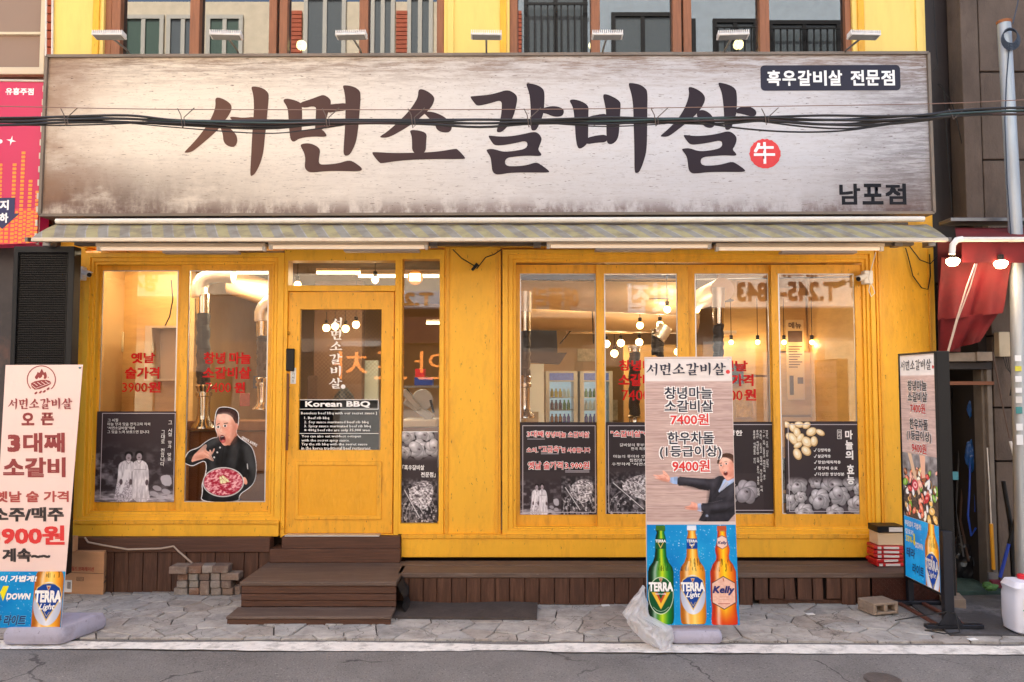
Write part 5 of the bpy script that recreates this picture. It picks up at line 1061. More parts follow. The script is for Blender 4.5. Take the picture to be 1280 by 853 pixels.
# lettering is laid out with x in percent of the sheet width
def lb_(px, py): t = (py - 457) / 328; l, r = 7 - 19 * t, 103.5 - 27 * t; return (px - l) / (r - l) * 100
class Lk(Ink):
    def _add(s, X, Yy, T, dl=0):
        t = (Yy - 457) / 328; l, r = 7 - 19 * t, 103.5 - 27 * t; super()._add((X - l) / (r - l) * 100, Yy, T, dl)
SRF = S
k = Lk(SRF); Z = lambda p: zc(p, 0, 450, 7.108); cx, cy2 = Z([(368, 182)])[0]
ring = [(cx + 18.2 * math.cos(a), cy2 + 17.8 * math.sin(a)) for a in np.linspace(math.radians(138), math.radians(405), 40)]; ring += [(cx + 17 * math.cos(a), cy2 + 16.6 * math.sin(a)) for a in np.linspace(math.radians(405), math.radians(138), 40)]
k.poly(ring); k.poly(chaikin(Z([(305,165),(330,130),(335,110),(350,125),(360,110),(372,80),(382,105),(395,125),(405,105),(420,150),(410,178),(385,175),(395,150),(380,135),(375,160),(350,175),(345,155),(330,185)])))
k.poly(chaikin(Z([(425, 150), (435, 165), (428, 175)])))
k.poly(chaikin(Z([(278,205),(400,180),(455,200),(455,228),(320,282),(278,248)]), 1))
for a in ((310, 300), (350, 292), (385, 285), (418, 262)): k.poly(chaikin(Z([(a[0], a[1]), (a[0] + 26, a[1] - 14), (a[0] + 18, a[1] + 14), (a[0] - 4, a[1] + 16)])))
k.build('flame_emblem', MAROON, BL)
k = Lk(SRF, .003)
for i in range(4): k.line(Z([(300 + i * 34, 212 - i * 6)])[0], Z([(336 + i * 34, 238 - i * 6)])[0], .7)
k.line(Z([(285, 232)])[0], Z([(322, 262)])[0], .6); k.line(Z([(322, 262)])[0], Z([(452, 212)])[0], .6)
k.build('emblem_lines', mat('pink_line', (236, 208, 200), .5), BL)
k = Lk(SRF); brushname(k, 10, 499, 91, 513.5); k.text('오', 27, 517.5, 43, 533.5, .04); k.text('픈', 51, 517.5, 67.5, 533.5, .04)
k.text('3', 9.5, 545, 25.5, 567, .05); k.text('대째', 29, 543, 81, 568, .035); k.text('소갈비', 4, 574, 82, 599, .04); k.build('lettering', MAROON, BL)
k = Lk(SRF); k.text('옛날 술 가격', -6, 616, 86, 630, .03); k.build('lettering', mat('mauve_ink', (170, 70, 66), .5), BL)
k = Lk(SRF); k.text('소주/맥주', -10, 636, 80, 654, .04); k.text('계속~~', 3, 687, 63, 704, .04); k.build('lettering', mat('soft_black_ink', (44, 36, 38), .5), BL)
k = Lk(SRF); k.text('3900원', -14, 659, 81, 683, .035); k.build('lettering', REDT, BL)
SL = Surf((-10, 715, 80.5, 785), YB2, corners=[lcor(-7, 714.5, .003), lcor(81.8, 714.5, .003), lcor(76, 785, .003), lcor(-13, 785, .003)])
c = Cv(SL, -10, 715, 80.5, 785, .5); splash(c, -12, 713, 82, 786, 150, 8); bottle(c, 61, 660, 796, 18.5, 'light'); c.poly([(-6, 740), (0, 742), (4, 752), (10, 733), (3, 733), (-2, 745), (-6, 758)], (240, 224, 30)); bp2 = c.build('bottle_print', PRINT, BL)
k = Ink(SL, .0016); k.text('TERRA', 44, 738.5, 78, 753.5, .05); k.text('Light', 50.5, 755, 71, 764.5, .02, 2, .35); k.text('없이 가볍게!', -12, 720, 45, 728, .04, 2, .1); k.text('DOWN', 8, 742, 39, 750, .04, 2, .15); k.build('lettering', WINK, bp2)
k = Ink(SL, .0016); k.text('테라 라이트', -14, 769, 35, 782, .03, 2, .2); k.build('lettering', mat('navy_ink', (10, 50, 110), .5), bp2); k = Ink(SL, .0013); k.text('테라 라이트', -14.6, 768.5, 35.6, 782.6, .06, 2, .2); k.build('lettering_outline', mat('sky_ink', (90, 180, 226), .5), bp2)
q = MB(); p = S.pts(np.array([97.]), np.array([461.]), .003)[0]; q.lathe([(.007, 0), (.007, -.006), (.003, -.012)], tuple(p), 10, 'y'); q.build('grommet', mat('teal_clip', (90, 130, 140), .4), BL)
q = MB(); q.tube([(BL.location.x, YB2 + .12, .07), (BL.location.x, YB2 + .02, wz(460, YB2))], .01, 8); q.build('pole', GRYST, BL, smooth=True)
base(BL, wx(5, YB2, 790), wx(80, YB2, 790), YB2 - .03, YB2 + .34, .11, skew=.3)
# ---------------------------------------------------------------- lightbox on the right
LBX, LY0, LY1, LZ0, LZ1 = 2.962, -1.05, -.53, .235, 1.92
LB = thing('menu_lightbox', 'slim black lightbox on a steel stand showing the price list edge on', 'sign', (LBX + .04, -.8, 0))
q = MB(); q.box(LBX + .004, LBX + .095, LY0, LY1, LZ0, LZ1); q.build('cabinet', BLK, LB, .003)
e = .014; q = MB()
for y0, y1, z0, z1 in ((LY0, LY1, LZ1 - e, LZ1), (LY0, LY1, LZ0, LZ0 + e), (LY0, LY0 + e, LZ0 + e, LZ1 - e), (LY1 - e, LY1, LZ0 + e, LZ1 - e)): q.box(LBX - .008, LBX + .004, y0, y1, z0, z1)
q.build('frame', BLK, LB, .002)
S = Surf((806, 446, 917, 782), corners=[(LBX, LY1 - e, LZ1 - e), (LBX, LY0 + e, LZ1 - e), (LBX, LY0 + e, LZ0 + e), (LBX, LY1 - e, LZ0 + e)])
slab(S, .003, 'diffuser', mat('diffuser', (220, 214, 208), .4), LB)
c = Cv(S, 806.2, 446.4, 916.8, 594, 1.2); banner_top(c, False); c.build('printed_picture', PRINTL, LB)
menu(S, LB)
c = Cv(S, 806.2, 594, 916.8, 690, .8, (70, 62, 60)); R_ = random.Random(12)
c.put(np.ones(c.X.shape), lambda X, Y: mixn(fbm(X / 14, Y / 10, 3), (54, 46, 46), (196, 192, 194)))
c.ell(862, 668, 62, 34, (44, 36, 36)); c.ell(862, 666, 56, 28, lambda X, Y: mixn(fbm(X / 3, Y / 2, 5), (40, 32, 30), (120, 104, 92)))
for _ in range(95):
    x, y = R_.uniform(808, 915), R_.uniform(616, 688); col = R_.choice(((226, 120, 90), (236, 170, 150), (200, 60, 60), (120, 170, 60), (240, 236, 220), (236, 190, 110), (224, 224, 228), (160, 96, 60))); r = R_.uniform(2.5, 6.5)
    c.ell(x, y, r * 1.5, r, (50, 34, 30), R_.uniform(0, 3)); c.ell(x - .3, y - .4, r * 1.4, r * .85, col, R_.uniform(0, 3)); c.ell(x - 1, y - 1, r * .6, r * .3, (250, 240, 226), R_.uniform(0, 3), .5)
c.poly([(824, 594), (836, 594), (862, 650), (856, 654)], (214, 180, 150)); c.poly([(862, 594), (880, 594), (878, 626), (868, 628)], (226, 176, 150)); c.ell(846, 640, 10, 8, (196, 60, 76)); c.ell(846, 640, 6, 4.6, (240, 190, 190)); c.ell(846, 640, 3, 2.2, (190, 50, 60))
c.build('food_photo', PRINTL, LB)
c = Cv(S, 806.2, 690.5, 916.8, 781.5, .8); splash(c, 806, 690, 917, 782, 60, 2); bottle(c, 892, 650, 810, 21, 'light'); bp3 = c.build('bottle_print', PRINTL, LB)
k = Ink(S, .002); k.text('부담없이 가볍게!', 809, 696, 862, 705, .04, 2, .1); k.text('칼로리', 810, 709, 836, 717, .03); k.text('DOWN', 842, 724, 866, 733, .04); k.text('TERRA', 873, 741, 911, 756, .05); k.text('Light', 880, 758, 903, 768, .02, 2, .35); k.build('lettering', WINK, bp3)
k = Ink(S, .002); k.text('33%', 811, 719, 832, 728, .04); k.poly([(836, 713), (841, 713), (841, 724), (845, 724), (838.5, 731), (832, 724), (836, 724)]); k.build('lettering', mat('lemon_ink', (240, 226, 40), .5), bp3)
k = Ink(S, .002); k.text('테라', 812, 736, 840, 751, .03, 2, .15); k.text('라이트', 830, 757, 866, 773, .03, 2, .15); k.build('lettering', mat('navy_ink', (10, 50, 110), .5), bp3)
# stand
q = MB(); px0 = wx(1177, LY0 - .03, 700); px1_ = wx(1189, LY0 - .03, 700)
zt = wz(664, LY0 - .03); q.box(px0, px1_, LY0 - .055, LY0 - .006, .03, zt); q.build('post', mat('dark_steel', (40, 42, 50), .4, .5), LB, .003)
q = MB(); q.box(LBX + .03, LBX + .07, LY1 + .006, LY1 + .05, .03, .7); q.build('post', MATS['dark_steel'], LB, .003)
q = MB(); q.box(wx(1153, LY0, 775), wx(1224, LY0, 775), LY0 - .06, LY0 - .01, .03, .055); q.build('foot_bar', MATS['dark_steel'], LB, .003)
q = MB(); q.box(wx(1118, LY1, 745), wx(1190, LY1, 745), LY1, LY1 + .05, .03, .055); q.build('foot_bar', MATS['dark_steel'], LB, .003)
RST = mat('rusty_rail', (104, 62, 50), .6, .3, var=.3, vscale=20)
for dx in (-.06, .12): q = MB(); q.box(LBX + dx, LBX + dx + .03, LY0 - .008, LY1 - .002, .032, .05); q.build('base_rail', RST, LB, .002)
q = MB(); xm = (px0 + px1_) / 2; q.prism([(xm - .085, .056), (xm + .085, .056), (xm + .03, .14), (xm - .03, .14)], LY0 - .064, LY0 - .058); q.build('gusset', MATS['dark_steel'], LB)
q = MB(); q.tube([(xm - .2, LY0 - .1, .035), (xm - .1, LY0 - .16, .03), (xm + .02, LY0 - .13, .03), (xm + .03, LY0 - .07, .13), (xm - .02, LY0 - .07, .15), (xm - .16, LY0 - .05, .12), (xm - .3, LY0 + .1, .04)], .004, 6); q.build('power_cable', BLKR, LB, smooth=True)

# ================================================================ window posters and stickers
GY = .048; PAPER = mat('poster_paper', (54, 47, 50), .55, var=.1, vscale=6, spec=.2); FRM = mat('pale_line_ink', (196, 188, 196), .5)
def garlic(c, cx, cy2, r, R_, a=1, tone=(236, 232, 238)):
    an0 = R_.uniform(0, 6); dk = tuple(t * .55 for t in tone)
    lobes = [(cx + math.cos(an0 + i * 1.05) * r * .36, cy2 + math.sin(an0 + i * 1.05) * r * .33) for i in range(6)]
    c.ell(cx, cy2, r * 1.03, r * .95, (44, 38, 42), 0, a)
    for lx, ly in lobes:
        an = math.atan2(ly - cy2, lx - cx)
        c.ell(lx, ly, r * .66, r * .50, dk, an, a); c.ell(lx, ly, r * .63, r * .46, lambda X, Y: mixn(np.clip(np.hypot(X - lx + r * .15, Y - ly + r * .2) / r * 1.5 + (fbm(X / r * 5, Y / r * 5, 4, 2) - .5) * .5, 0, 1), tone, tuple(t * .62 for t in tone)), an, a)
    c.ell(cx, cy2, r * .2, r * .15, (150, 142, 148), .4, a); c.ell(cx + r * .04, cy2, r * .1, r * .07, (70, 64, 68), .4, a)
def grill(c, x0, y0, x1, y1, seed):
    """black and white close-up: seared meat held by tongs over a round grate"""
    w, h = x1 - x0, y1 - y0; R_ = random.Random(seed); F = lambda l: [(x0 + u * w, y0 + v * h) for u, v in l]
    sl = c._crop(x0, x1, y0, y1); c.put(np.ones(c.X[sl].shape), lambda X, Y: mixn(np.clip(fbm(X / 3, Y / 3, seed) * 2 - .7, 0, 1), (42, 38, 42), (150, 144, 150)), sl)
    for k in range(4): c.line([(x0 + w * .5 + math.cos(a) * w * (.46 - k * .05), y0 + h * .85 + math.sin(a) * h * (.5 - k * .05)) for a in np.linspace(2.6, 6.1, 22)], .8, (30, 28, 30) if k % 2 else (150, 146, 150))
    m_ = chaikin(F([(.2, .3), (.4, .12), (.65, .05), (.85, .12), (.9, .35), (.8, .6), (.6, .72), (.42, .62), (.25, .5)]), 2)
    c.poly(m_, lambda X, Y: mixn(np.clip(fbm(X / 1.7, Y / 1.4, seed + 2) * 2.6 - .8, 0, 1), (84, 76, 80), (240, 236, 240)))
    c.line(F([(.08, .28), (.5, .88)]), 2.2, (70, 66, 70)); c.line(F([(.09, .28), (.51, .88)]), 1.0, (222, 220, 224)); c.line(F([(.2, .24), (.62, .8)]), 1.2, (190, 186, 190))
    for _ in range(60): x, y = R_.uniform(x0, x1), R_.uniform(y0 + h * .55, y1); c.ell(x, y, R_.uniform(.5, 1.8), R_.uniform(.4, 1.2), (224, 222, 228), R_.uniform(0, 3), R_.uniform(.4, .9))
def women(c, x0, y0, x1, y1, seed=1):
    """old photograph of two women in long pale hanbok, drawn in the 0..853 frame of the big poster"""
    sx, sy = (x1 - x0) / 690, (y1 - y0) / 800; T = lambda p: [(x0 + (a - 30) * sx, y0 + (b - 30) * sy) for a, b in p]; Tc = lambda p: chaikin(T(p), 1); sc = sx
    sl = c._crop(x0, x1, y0 + 230 * sy, y1)
    def bgd(X, Y):
        v = (Y - y0) / (y1 - y0); t = fbm(X / (22 * sc * 3), Y / (16 * sy * 3), seed, 4); lf = np.clip(1 - (X - x0) / (260 * sx), 0, 1); k = np.clip((t - .42) * 3, 0, 1) * np.clip((v - .3) * 4, 0, 1); base = mixn(k * (.35 + .5 * lf), (56, 48, 52), (176, 170, 180))
        pth = np.clip((v - .86) * 14, 0, 1) * np.clip(fbm(X / 9, Y / 1.5, 4) * 2 - .4, 0, 1); return base * (1 - pth[..., None]) + A3(206, 200, 210) * pth[..., None]
    c.put(np.clip((c.Y[sl] - y0 - 230 * sy) / (120 * sy), 0, 1), bgd, sl)
    c.poly(Tc([(590, 610), (640, 590), (690, 600), (700, 690), (620, 690)]), (214, 210, 220), .8)
    for cx, cyy in ((545, 760), (600, 790), (570, 710), (650, 740)): c.ell(*T([(cx, cyy)])[0], 40 * sx, 22 * sy, (186, 182, 192), .3, .8)
    dress = lambda X, Y: mixn(np.clip(fbm(X / (12 * sc), Y / (60 * sy), 5) * 1.6 - .2, 0, 1), (176, 170, 180), (246, 242, 248))
    pat = lambda X, Y: mixn(np.clip(fbm(X / (7 * sc), Y / (7 * sy), 9, 2) * 2.4 - .6, 0, 1), (140, 132, 142), (232, 226, 236))
    c.poly(Tc([(235,490),(290,462),(345,468),(365,500),(352,600),(345,640),(355,740),(362,832),(198,832),(212,700),(225,640),(228,540)]), dress); c.poly(Tc([(240, 640), (350, 640), (362, 832), (198, 832), (212, 700)]), pat); c.poly(T([(285, 545), (325, 545), (262, 760), (240, 750)]), (240, 236, 242))
    c.poly(Tc([(350,485),(400,458),(460,472),(490,520),(500,650),(490,690),(515,832),(360,832),(345,690),(328,640)]), dress); c.line(T([(365, 545), (470, 545)]), .5, (130, 124, 134)); c.line(T([(380, 460), (408, 492), (435, 462)]), .5, (110, 104, 112)); c.line(T([(290, 465), (315, 495), (345, 470)]), .5, (110, 104, 112)); c.line(T([(350, 560), (352, 700)]), .6, (110, 104, 116))
    for a in ((255, 655), (340, 655), (480, 660)): c.ell(*T([a])[0], 14 * sx, 26 * sy, (96, 82, 88))
    for cx, cyy in ((316, 430), (408, 425)): c.ell(cx * sx + x0 - 30 * sx, y0 + (cyy - 46) * sy, 36 * sx, 30 * sy, (30, 26, 28)); c.ell(x0 + (cx - 30) * sx, y0 + (cyy - 22) * sy, 24 * sx, 32 * sy, (168, 156, 164)); c.ell(x0 + (cx - 30) * sx, y0 + (cyy - 16) * sy, 9 * sx, 5 * sy, (90, 76, 82))
def poster(name, lab, x0, y0, x1, y1, Y=GY, frame=None, step=.6):
    T = thing(name, lab, 'poster', (wx((x0 + x1) / 2, Y), Y, wz((y0 + y1) / 2, Y))); S = Surf((x0, y0, x1, y1), Y, 480); slab(S, .002, 'poster_sheet', PAPER, T)
    if frame: k = Ink(S, .0022); k.frame(*frame, .8); k.build('border_line', FRM, T)
    return T, S
# 1 hanbok poster
T, S = poster('window_poster', 'black and white poster of two women in hanbok in the leftmost pane', 122.5, 514.5, 221, 627.5, frame=(129, 516.5, 220.5, 624))
c = Cv(S, 122.5, 514.5, 221, 627.5, .55, (62, 52, 56)); women(c, 122.5, 514.5, 221, 627.5); c.build('printed_photo', PRINT, T)
k = Ink(S)
for i, (t, w) in enumerate((('그 시절', 13), ('마늘 향과 맛을 전하고자 하여', 53), ('"서면소갈비살"에서', 34), ('그 맛을 느껴 보셨으면 합니다.', 53))): k.text(t, 136, 523.5 + i * 4.9, 136 + w, 527.5 + i * 4.9, .006, 1)
k.vtext('그 시절 향과 맛을', 214, 526, 576, 4.6, .01, .1, 1); k.vtext('그대로 전합니다', 205.5, 538, 583, 4.4, .01, .1, 1); k.build('lettering', WINK, T)
# 2 three-generations poster
T, S = poster('window_poster', 'dark poster with red outlined slogan above a small hanbok photo and grilled meat', 650, 528, 746.5, 643.5, frame=(653, 532, 744, 641))
c = Cv(S, 650, 590, 746.5, 643.5, .55, (62, 54, 57)); c.put(np.ones(c.X.shape), (62, 54, 57)); women(c, 650, 573, 700, 645, 2); grill(c, 702, 596, 746, 643.5, 4)
fd = np.clip((c.Y - 590) / 12, 0, 1); c.C = c.C * fd[..., None] + A3(62, 54, 57) * (1 - fd[..., None]); c.build('printed_photo', PRINT, T)
w = Ink(S, .0022); k = Ink(S, .003); ul = Ink(S, .0022)
for t, a, b, c_, d in (('3대째', 659, 539, 679, 546.5), ('창녕마늘', 682, 540, 707, 547), ('소갈비살', 710, 540, 736, 547), ('소의, ', 658.5, 560, 672, 566), ('"고급육"', 674, 558, 701, 566), ('만 사용합니다', 702, 560, 737, 566), ('옛날 술가격', 660, 577.5, 703, 587), ('3,900원', 706, 577.5, 736, 587)): w.text(t, a - .8, b - .8, c_ + .8, d + .8, .07, 1); k.text(t, a, b, c_, d, .02, 1)
w.build('lettering_outline', WINK, T); k.build('lettering', REDT, T); ul.rect(659, 548.8, 681, 549.5); ul.rect(676, 567.3, 698, 568); ul.rect(706, 588.6, 736, 589.3); ul.rect(706, 590.2, 736, 590.8); ul.build('underline', FRM, T)
# 3 meat poster half behind the banner
T, S = poster('window_poster', 'dark poster about the beef half hidden by the left edge of the centre banner', 757, 528, 848, 643.5, frame=(759.5, 532, 845, 641), Y=.024)
c = Cv(S, 757, 585, 848, 643.5, .55, (62, 54, 57)); grill(c, 757, 588, 848, 643.5, 7); fd = np.clip((c.Y - 587) / 12, 0, 1); c.C = c.C * fd[..., None] + A3(62, 54, 57) * (1 - fd[..., None]); c.build('printed_photo', PRINT, T)
w = Ink(S, .0022); k = Ink(S, .003); w.text('"소갈비살"이 유명한', 762.6, 537.8, 840.8, 547.3, .07, 1); k.text('"소갈비살"이 유명한', 763.4, 538.6, 840, 546.5, .02, 1); w.build('lettering_outline', WINK, T); k.build('lettering', REDT, T)
k = Ink(S, .0022)
for i, (t, a, b) in enumerate((('갈비살의 풍부한 맛을', 774, 820), ('전국 최초 소갈비살', 788, 826), ('', 0, 0), ('마늘의 풍미와 양파맛소스', 766, 826), ('집집맛이 숨은', 786, 820), ('우정하게 "서면소갈비살"', 764, 828))):
    if t: k.text(t, a, 554.5 + i * 4.8, b, 558.4 + i * 4.8, .006, 1)
k.build('lettering', WINK, T)
# 4 garlic text poster
T, S = poster('window_poster', 'dark poster with a garlic bulb and small upright columns of text', 868, 527.5, 968, 641.5, frame=(872, 530.5, 965.5, 638.5))
c = Cv(S, 905, 592, 952, 640, .55, (62, 54, 57)); R_ = random.Random(3); garlic(c, 912, 616, 14, R_); garlic(c, 931, 615, 16, R_, 1, (206, 200, 210)); c.build('printed_photo', PRINT, T)
k = Ink(S); k.text('유명한', 900, 538, 927, 545, .02)
for i, (t, n_) in enumerate((('명이주기 강남의 이상한 의문해야', 585), ('그 수 있게 도와주고 체력회복에 좋은', 600), ('겨울이 드시고 힘내서 자양강장 하여', 615), ('좋지만 지대로하면 함께 효능이 풍부한 보양식', 620), ('올바른 식재료로 받다', 580))): k.vtext(t, 957.3 - i * 3.9, 538, n_, 2.6, 0, .1, 1)
k.build('lettering', WINK, T)
# 5 benefits of garlic
T, S = poster('window_poster', 'poster with cream garlic cloves, ticked list and upright title in the rightmost pane', 980, 527, 1077.5, 643, frame=(983.5, 530.5, 1073, 640), Y=.024)
c = Cv(S, 980, 527, 1077.5, 643, .55, (62, 54, 57)); R_ = random.Random(9); zz = np.clip((c.Y - 598) / 10, 0, 1); c.put(zz, (84, 76, 82))
for x, y, r in ((994, 606, 13), (1018, 602, 10), (1037, 606, 14), (1062, 603, 12), (984, 628, 11), (1022, 624, 14), (1046, 620, 13), (1068, 632, 13), (1002, 640, 12), (1040, 642, 12), (1072, 612, 9), (998, 622, 8)): garlic(c, x, y, r, R_)
fd = np.clip((c.Y - 596) / 9, 0, 1); c.C = c.C * fd[..., None] + A3(62, 54, 57) * (1 - fd[..., None])
for x, y, rx, ry, ro in ((982, 531, 5, 4, .4), (990, 535, 6, 4.4, 1.2), (998, 531, 6, 4, .1), (1007, 532, 5.5, 4, -.6), (995, 541, 6.5, 4.5, 1.4), (985, 546, 5, 4, 1.2), (1013, 540, 7, 5.2, -.5), (1024, 541, 6, 3.6, .5), (990, 549, 8.5, 5, 1.0), (999, 548, 6.5, 4, -1), (1007, 553, 7.5, 6, .9), (1016, 552, 6.5, 4.6, 1.6), (996, 557, 6, 3.4, -.5), (995, 568, 7.5, 5, 1.2), (1006, 564, 7, 5.2, .8)):
    c.ell(x + .7, y + .9, rx, ry, (34, 26, 26), ro, .7); c.ell(x, y, rx, ry, (214, 176, 120), ro); c.ell(x - .5, y - .6, rx * .82, ry * .78, (246, 226, 184), ro); c.ell(x - 1, y - 1.2, rx * .4, ry * .35, (254, 246, 226), ro)
c.build('printed_photo', PRINT, T)
k = Ink(S); k.vtext('마늘의', 1059.5, 538, 575, 9.5, .035, .1); k.vtext('효능', 1060.5, 581, 606, 9, .035, .08); k.frame(1045, 537.5, 1050.5, 549, .5); k.vtext('편식', 1047.8, 539, 548, 3.6, .005, .1, 1)
for i, t in enumerate(('강장작용', '살균작용', '항암/해독작용', '종양에 유효', '다양한 영양성분')): k.text(t, 1020, 561 + i * 7.5, 1020 + 4.3 * len(t) * .95, 565.2 + i * 7.5, .02, 1); k.line((1015.5, 563.5 + i * 7.5), (1016.5, 565 + i * 7.5), .7); k.line((1016.5, 565 + i * 7.5), (1018.6, 561 + i * 7.5), .7)
k.build('lettering', WINK, T)
# 6 sidelight poster
T, S = poster('window_poster', 'narrow black and white garlic and meat poster in the sidelight beside the door', 502.5, 539.5, 547.5, 654, .026)
c = Cv(S, 502.5, 539.5, 547.5, 654, .55, (70, 62, 66)); R_ = random.Random(5); c.put(np.clip((580 - c.Y) / 8, 0, 1), (110, 104, 110))
for x, y, r in ((510, 545, 11), (531, 544, 12), (524, 562, 14), (543, 560, 12), (506, 566, 9)): garlic(c, x, y, r, R_)
fd = np.clip((578 - c.Y) / 10, 0, 1); c.C = c.C * fd[..., None] + A3(62, 54, 57) * (1 - fd[..., None])
c2 = c; gs = np.clip((c.Y - 597) / 8, 0, 1); keep = c.C.copy(); grill(c, 502.5, 597, 547.5, 654, 3); c.C = c.C * gs[..., None] + keep * (1 - gs[..., None]); c.build('printed_photo', PRINT, T)
k = Ink(S); k.text('「흑우갈비살', 504, 581.5, 531, 588, .02, 1); k.text('전문점」', 527, 590.5, 545, 597, .02, 1); k.rect(502.5, 539.5, 547.5, 540.3); k.build('lettering', WINK, T)
# door: brush name, English menu
DY = .0165; S = Surf((374, 387, 476, 563), DY, 480)
T = thing('window_lettering', 'white upright brush letters with a small round seal on the door glass', 'sticker', (wx(419, DY), DY, wz(440, DY))); k = Ink(S); brushname(k, 412, 397, 427, 487, vertical=True); k.build('lettering', vinyl('white_vinyl', (248, 247, 246), .15), T); k = Ink(S); k.disc(429, 484, 2.8); k.build('seal', MATS['white_vinyl'], T)
T = thing('menu_sticker', 'dark English menu sticker headed Korean BBQ on the door glass', 'sticker', (wx(424, DY), DY, wz(530, DY)))
FILM = glassmat('smoked_film', (88, 80, 78), fac=.04, ior=1.4); F = Surf((373, 500, 474, 562.5), DY - .0015, 480); slab(F, .001, 'smoked_film', FILM, T); k = Ink(F, .0015)
k.frame(373.3, 499.6, 473.4, 512, .7); k.text('Korean BBQ', 382, 501.5, 463, 510, .03); k.rect(373, 541.8, 474, 542.4)
for t, a, b, y in (('[ Boneless beef bbq with our secret sauce ]', 373.5, 471.5, 515), ('1. Beef rib bbq', 381, 412, 521), ('2. Soy sauce marinated beef rib bbq', 381, 461, 526.2), ('3. Spicy sauce marinated beef rib bbq', 381, 464, 531.2), ('※ 400g beef ribs are only 35,000 won', 381, 463, 536.2), ('You can also eat webfoot octopus', 378, 452, 543.8), ('with the secret spicy sauce.', 378, 438, 549), ('Try the rib bbq with the secret sauce', 378, 460, 553.8), ('in the korea traditional beef restaurant.', 378, 465, 558.4)): k.text(t, a, y, b, y + 4.2, .018, 1)
k.build('lettering', WINK, T)
# red vinyl letters
def redset(lab, rows_, Y=.062):
    a = min(r[1] for r in rows_); b = max(r[3] for r in rows_); T = thing('window_lettering', lab, 'sticker', (wx((a + b) / 2, Y), Y, wz(470, Y))); S = Surf((a - 2, 435, b + 2, 500), Y, 480); k = Ink(S)
    for t, x0, y0, x1, y1, bo in rows_: k.text(t, x0, y0, x1, y1, bo)
    k.build('lettering', vinyl('red_vinyl', (226, 14, 24)), T)
redset('red price lettering reading 3900 won on the leftmost pane', [('옛날', 163, 441, 193, 454.5, .035), ('술가격', 156, 459, 199, 474, .035), ('3900', 153, 478.5, 184, 490.5, .012), ('원', 185, 477.5, 201, 491, .04)])
redset('red price lettering above the cut-out chef', [('창녕', 254, 440.5, 281, 455.5, .035), ('마늘', 286, 440.5, 313, 455.5, .035), ('소갈비살', 253, 459, 313.5, 474, .035), ('7400', 257, 478.5, 289, 491, .012), ('원', 293, 478, 306.5, 491.5, .04)], .024)
redset('red price lettering just left of the centre banner', [('창녕마늘', 774, 450, 832, 464, .035), ('소갈비살', 773, 467.5, 832, 483, .035), ('7400', 777, 487.5, 812, 501, .012), ('원', 813, 487, 830, 501, .04)], .024)
redset('red price lettering just right of the centre banner', [('옛날', 902, 451, 935, 464.5, .035), ('술가격', 899, 468, 942, 483, .035), ('3900', 895, 488, 928, 501, .012), ('원', 930, 486.5, 945, 501, .04)])
# chef cut-out
CY_ = .026; T = thing('chef_cutout', 'printed cut-out of a shouting chef in black offering a plate of raw beef', 'sticker', (wx(280, CY_), CY_, wz(570, CY_))); S = Surf((225, 500, 345, 640), CY_, 480); c = Cv(S, 229, 506, 326, 630, .42)
Z = lambda p: zc(p, 225, 500, 6.093); Zc = lambda p, k_=1: chaikin(Z(p), k_); out = Zc([(275,85),(300,52),(370,50),(435,72),(458,110),(455,190),(440,240),(445,265),(480,300),(560,350),(592,450),(600,560),(580,640),(540,680),(470,725),(472,784),(168,784),(188,700),(178,640),(210,560),(210,465),(150,490),(110,512),(60,495),(34,470),(58,420),(80,385),(150,365),(200,320),(260,285),(300,285),(275,230),(265,170)], 2)
c.poly(out, (240, 238, 240)); cloth = lambda X, Y: mixn(np.clip(fbm(X / 7, Y / 10, 6) * 1.6 - .3, 0, 1), (13, 13, 15), (42, 43, 46)); c.poly(out, cloth, inset=1.15)
sk = lambda X, Y: mixn(np.clip(fbm(X / 5, Y / 5, 8) * 1.4 - .3, 0, 1), (232, 160, 136), (252, 206, 184))
c.poly(Zc([(300, 270), (430, 230), (450, 290), (400, 350), (350, 345)]), (206, 132, 108)); c.poly(Zc([(380, 360), (440, 262), (462, 300), (420, 350)]), (20, 20, 22)); c.line(Z([(300, 300), (340, 350), (380, 360), (440, 320), (456, 290)]), 1.4, (16, 16, 18)); c.line(Z([(345, 352), (330, 470), (330, 520)]), .5, (14, 14, 16))
c.poly(Zc([(285,120),(305,95),(400,105),(432,160),(448,190),(440,225),(420,290),(385,338),(355,355),(332,342),(310,300),(285,240),(276,180)]), sk)
c.poly(Zc([(282,105),(298,65),(380,68),(440,90),(450,150),(436,188),(424,172),(400,125),(350,104),(300,112)]), lambda X, Y: mixn(fbm(X, Y / 3, 2), (40, 24, 24), (84, 54, 50)))
c.ell(*Z([(436, 205)])[0], 2.2, 4, (238, 166, 146)); c.line(Z([(290, 190), (308, 180)]), .9, (60, 36, 32)); c.line(Z([(340, 182), (372, 178)]), .9, (60, 36, 32))
for a in ((298, 208), (350, 200)): c.ell(*Z([a])[0], 2.6, 1.8, (248, 242, 238)); c.ell(*Z([a])[0], 1.3, 1.4, (30, 18, 18))
c.line(Z([(318, 205), (308, 245), (325, 250)]), .6, (200, 120, 100)); c.ell(*Z([(333, 300)])[0], 3.9, 5.2, (196, 80, 76), -.3); c.ell(*Z([(332, 296)])[0], 3.1, 3.9, (56, 12, 18), -.3); c.ell(*Z([(337, 315)])[0], 2.1, 1.6, (222, 100, 110)); c.line(Z([(318, 283), (340, 280)]), .7, (244, 240, 236))
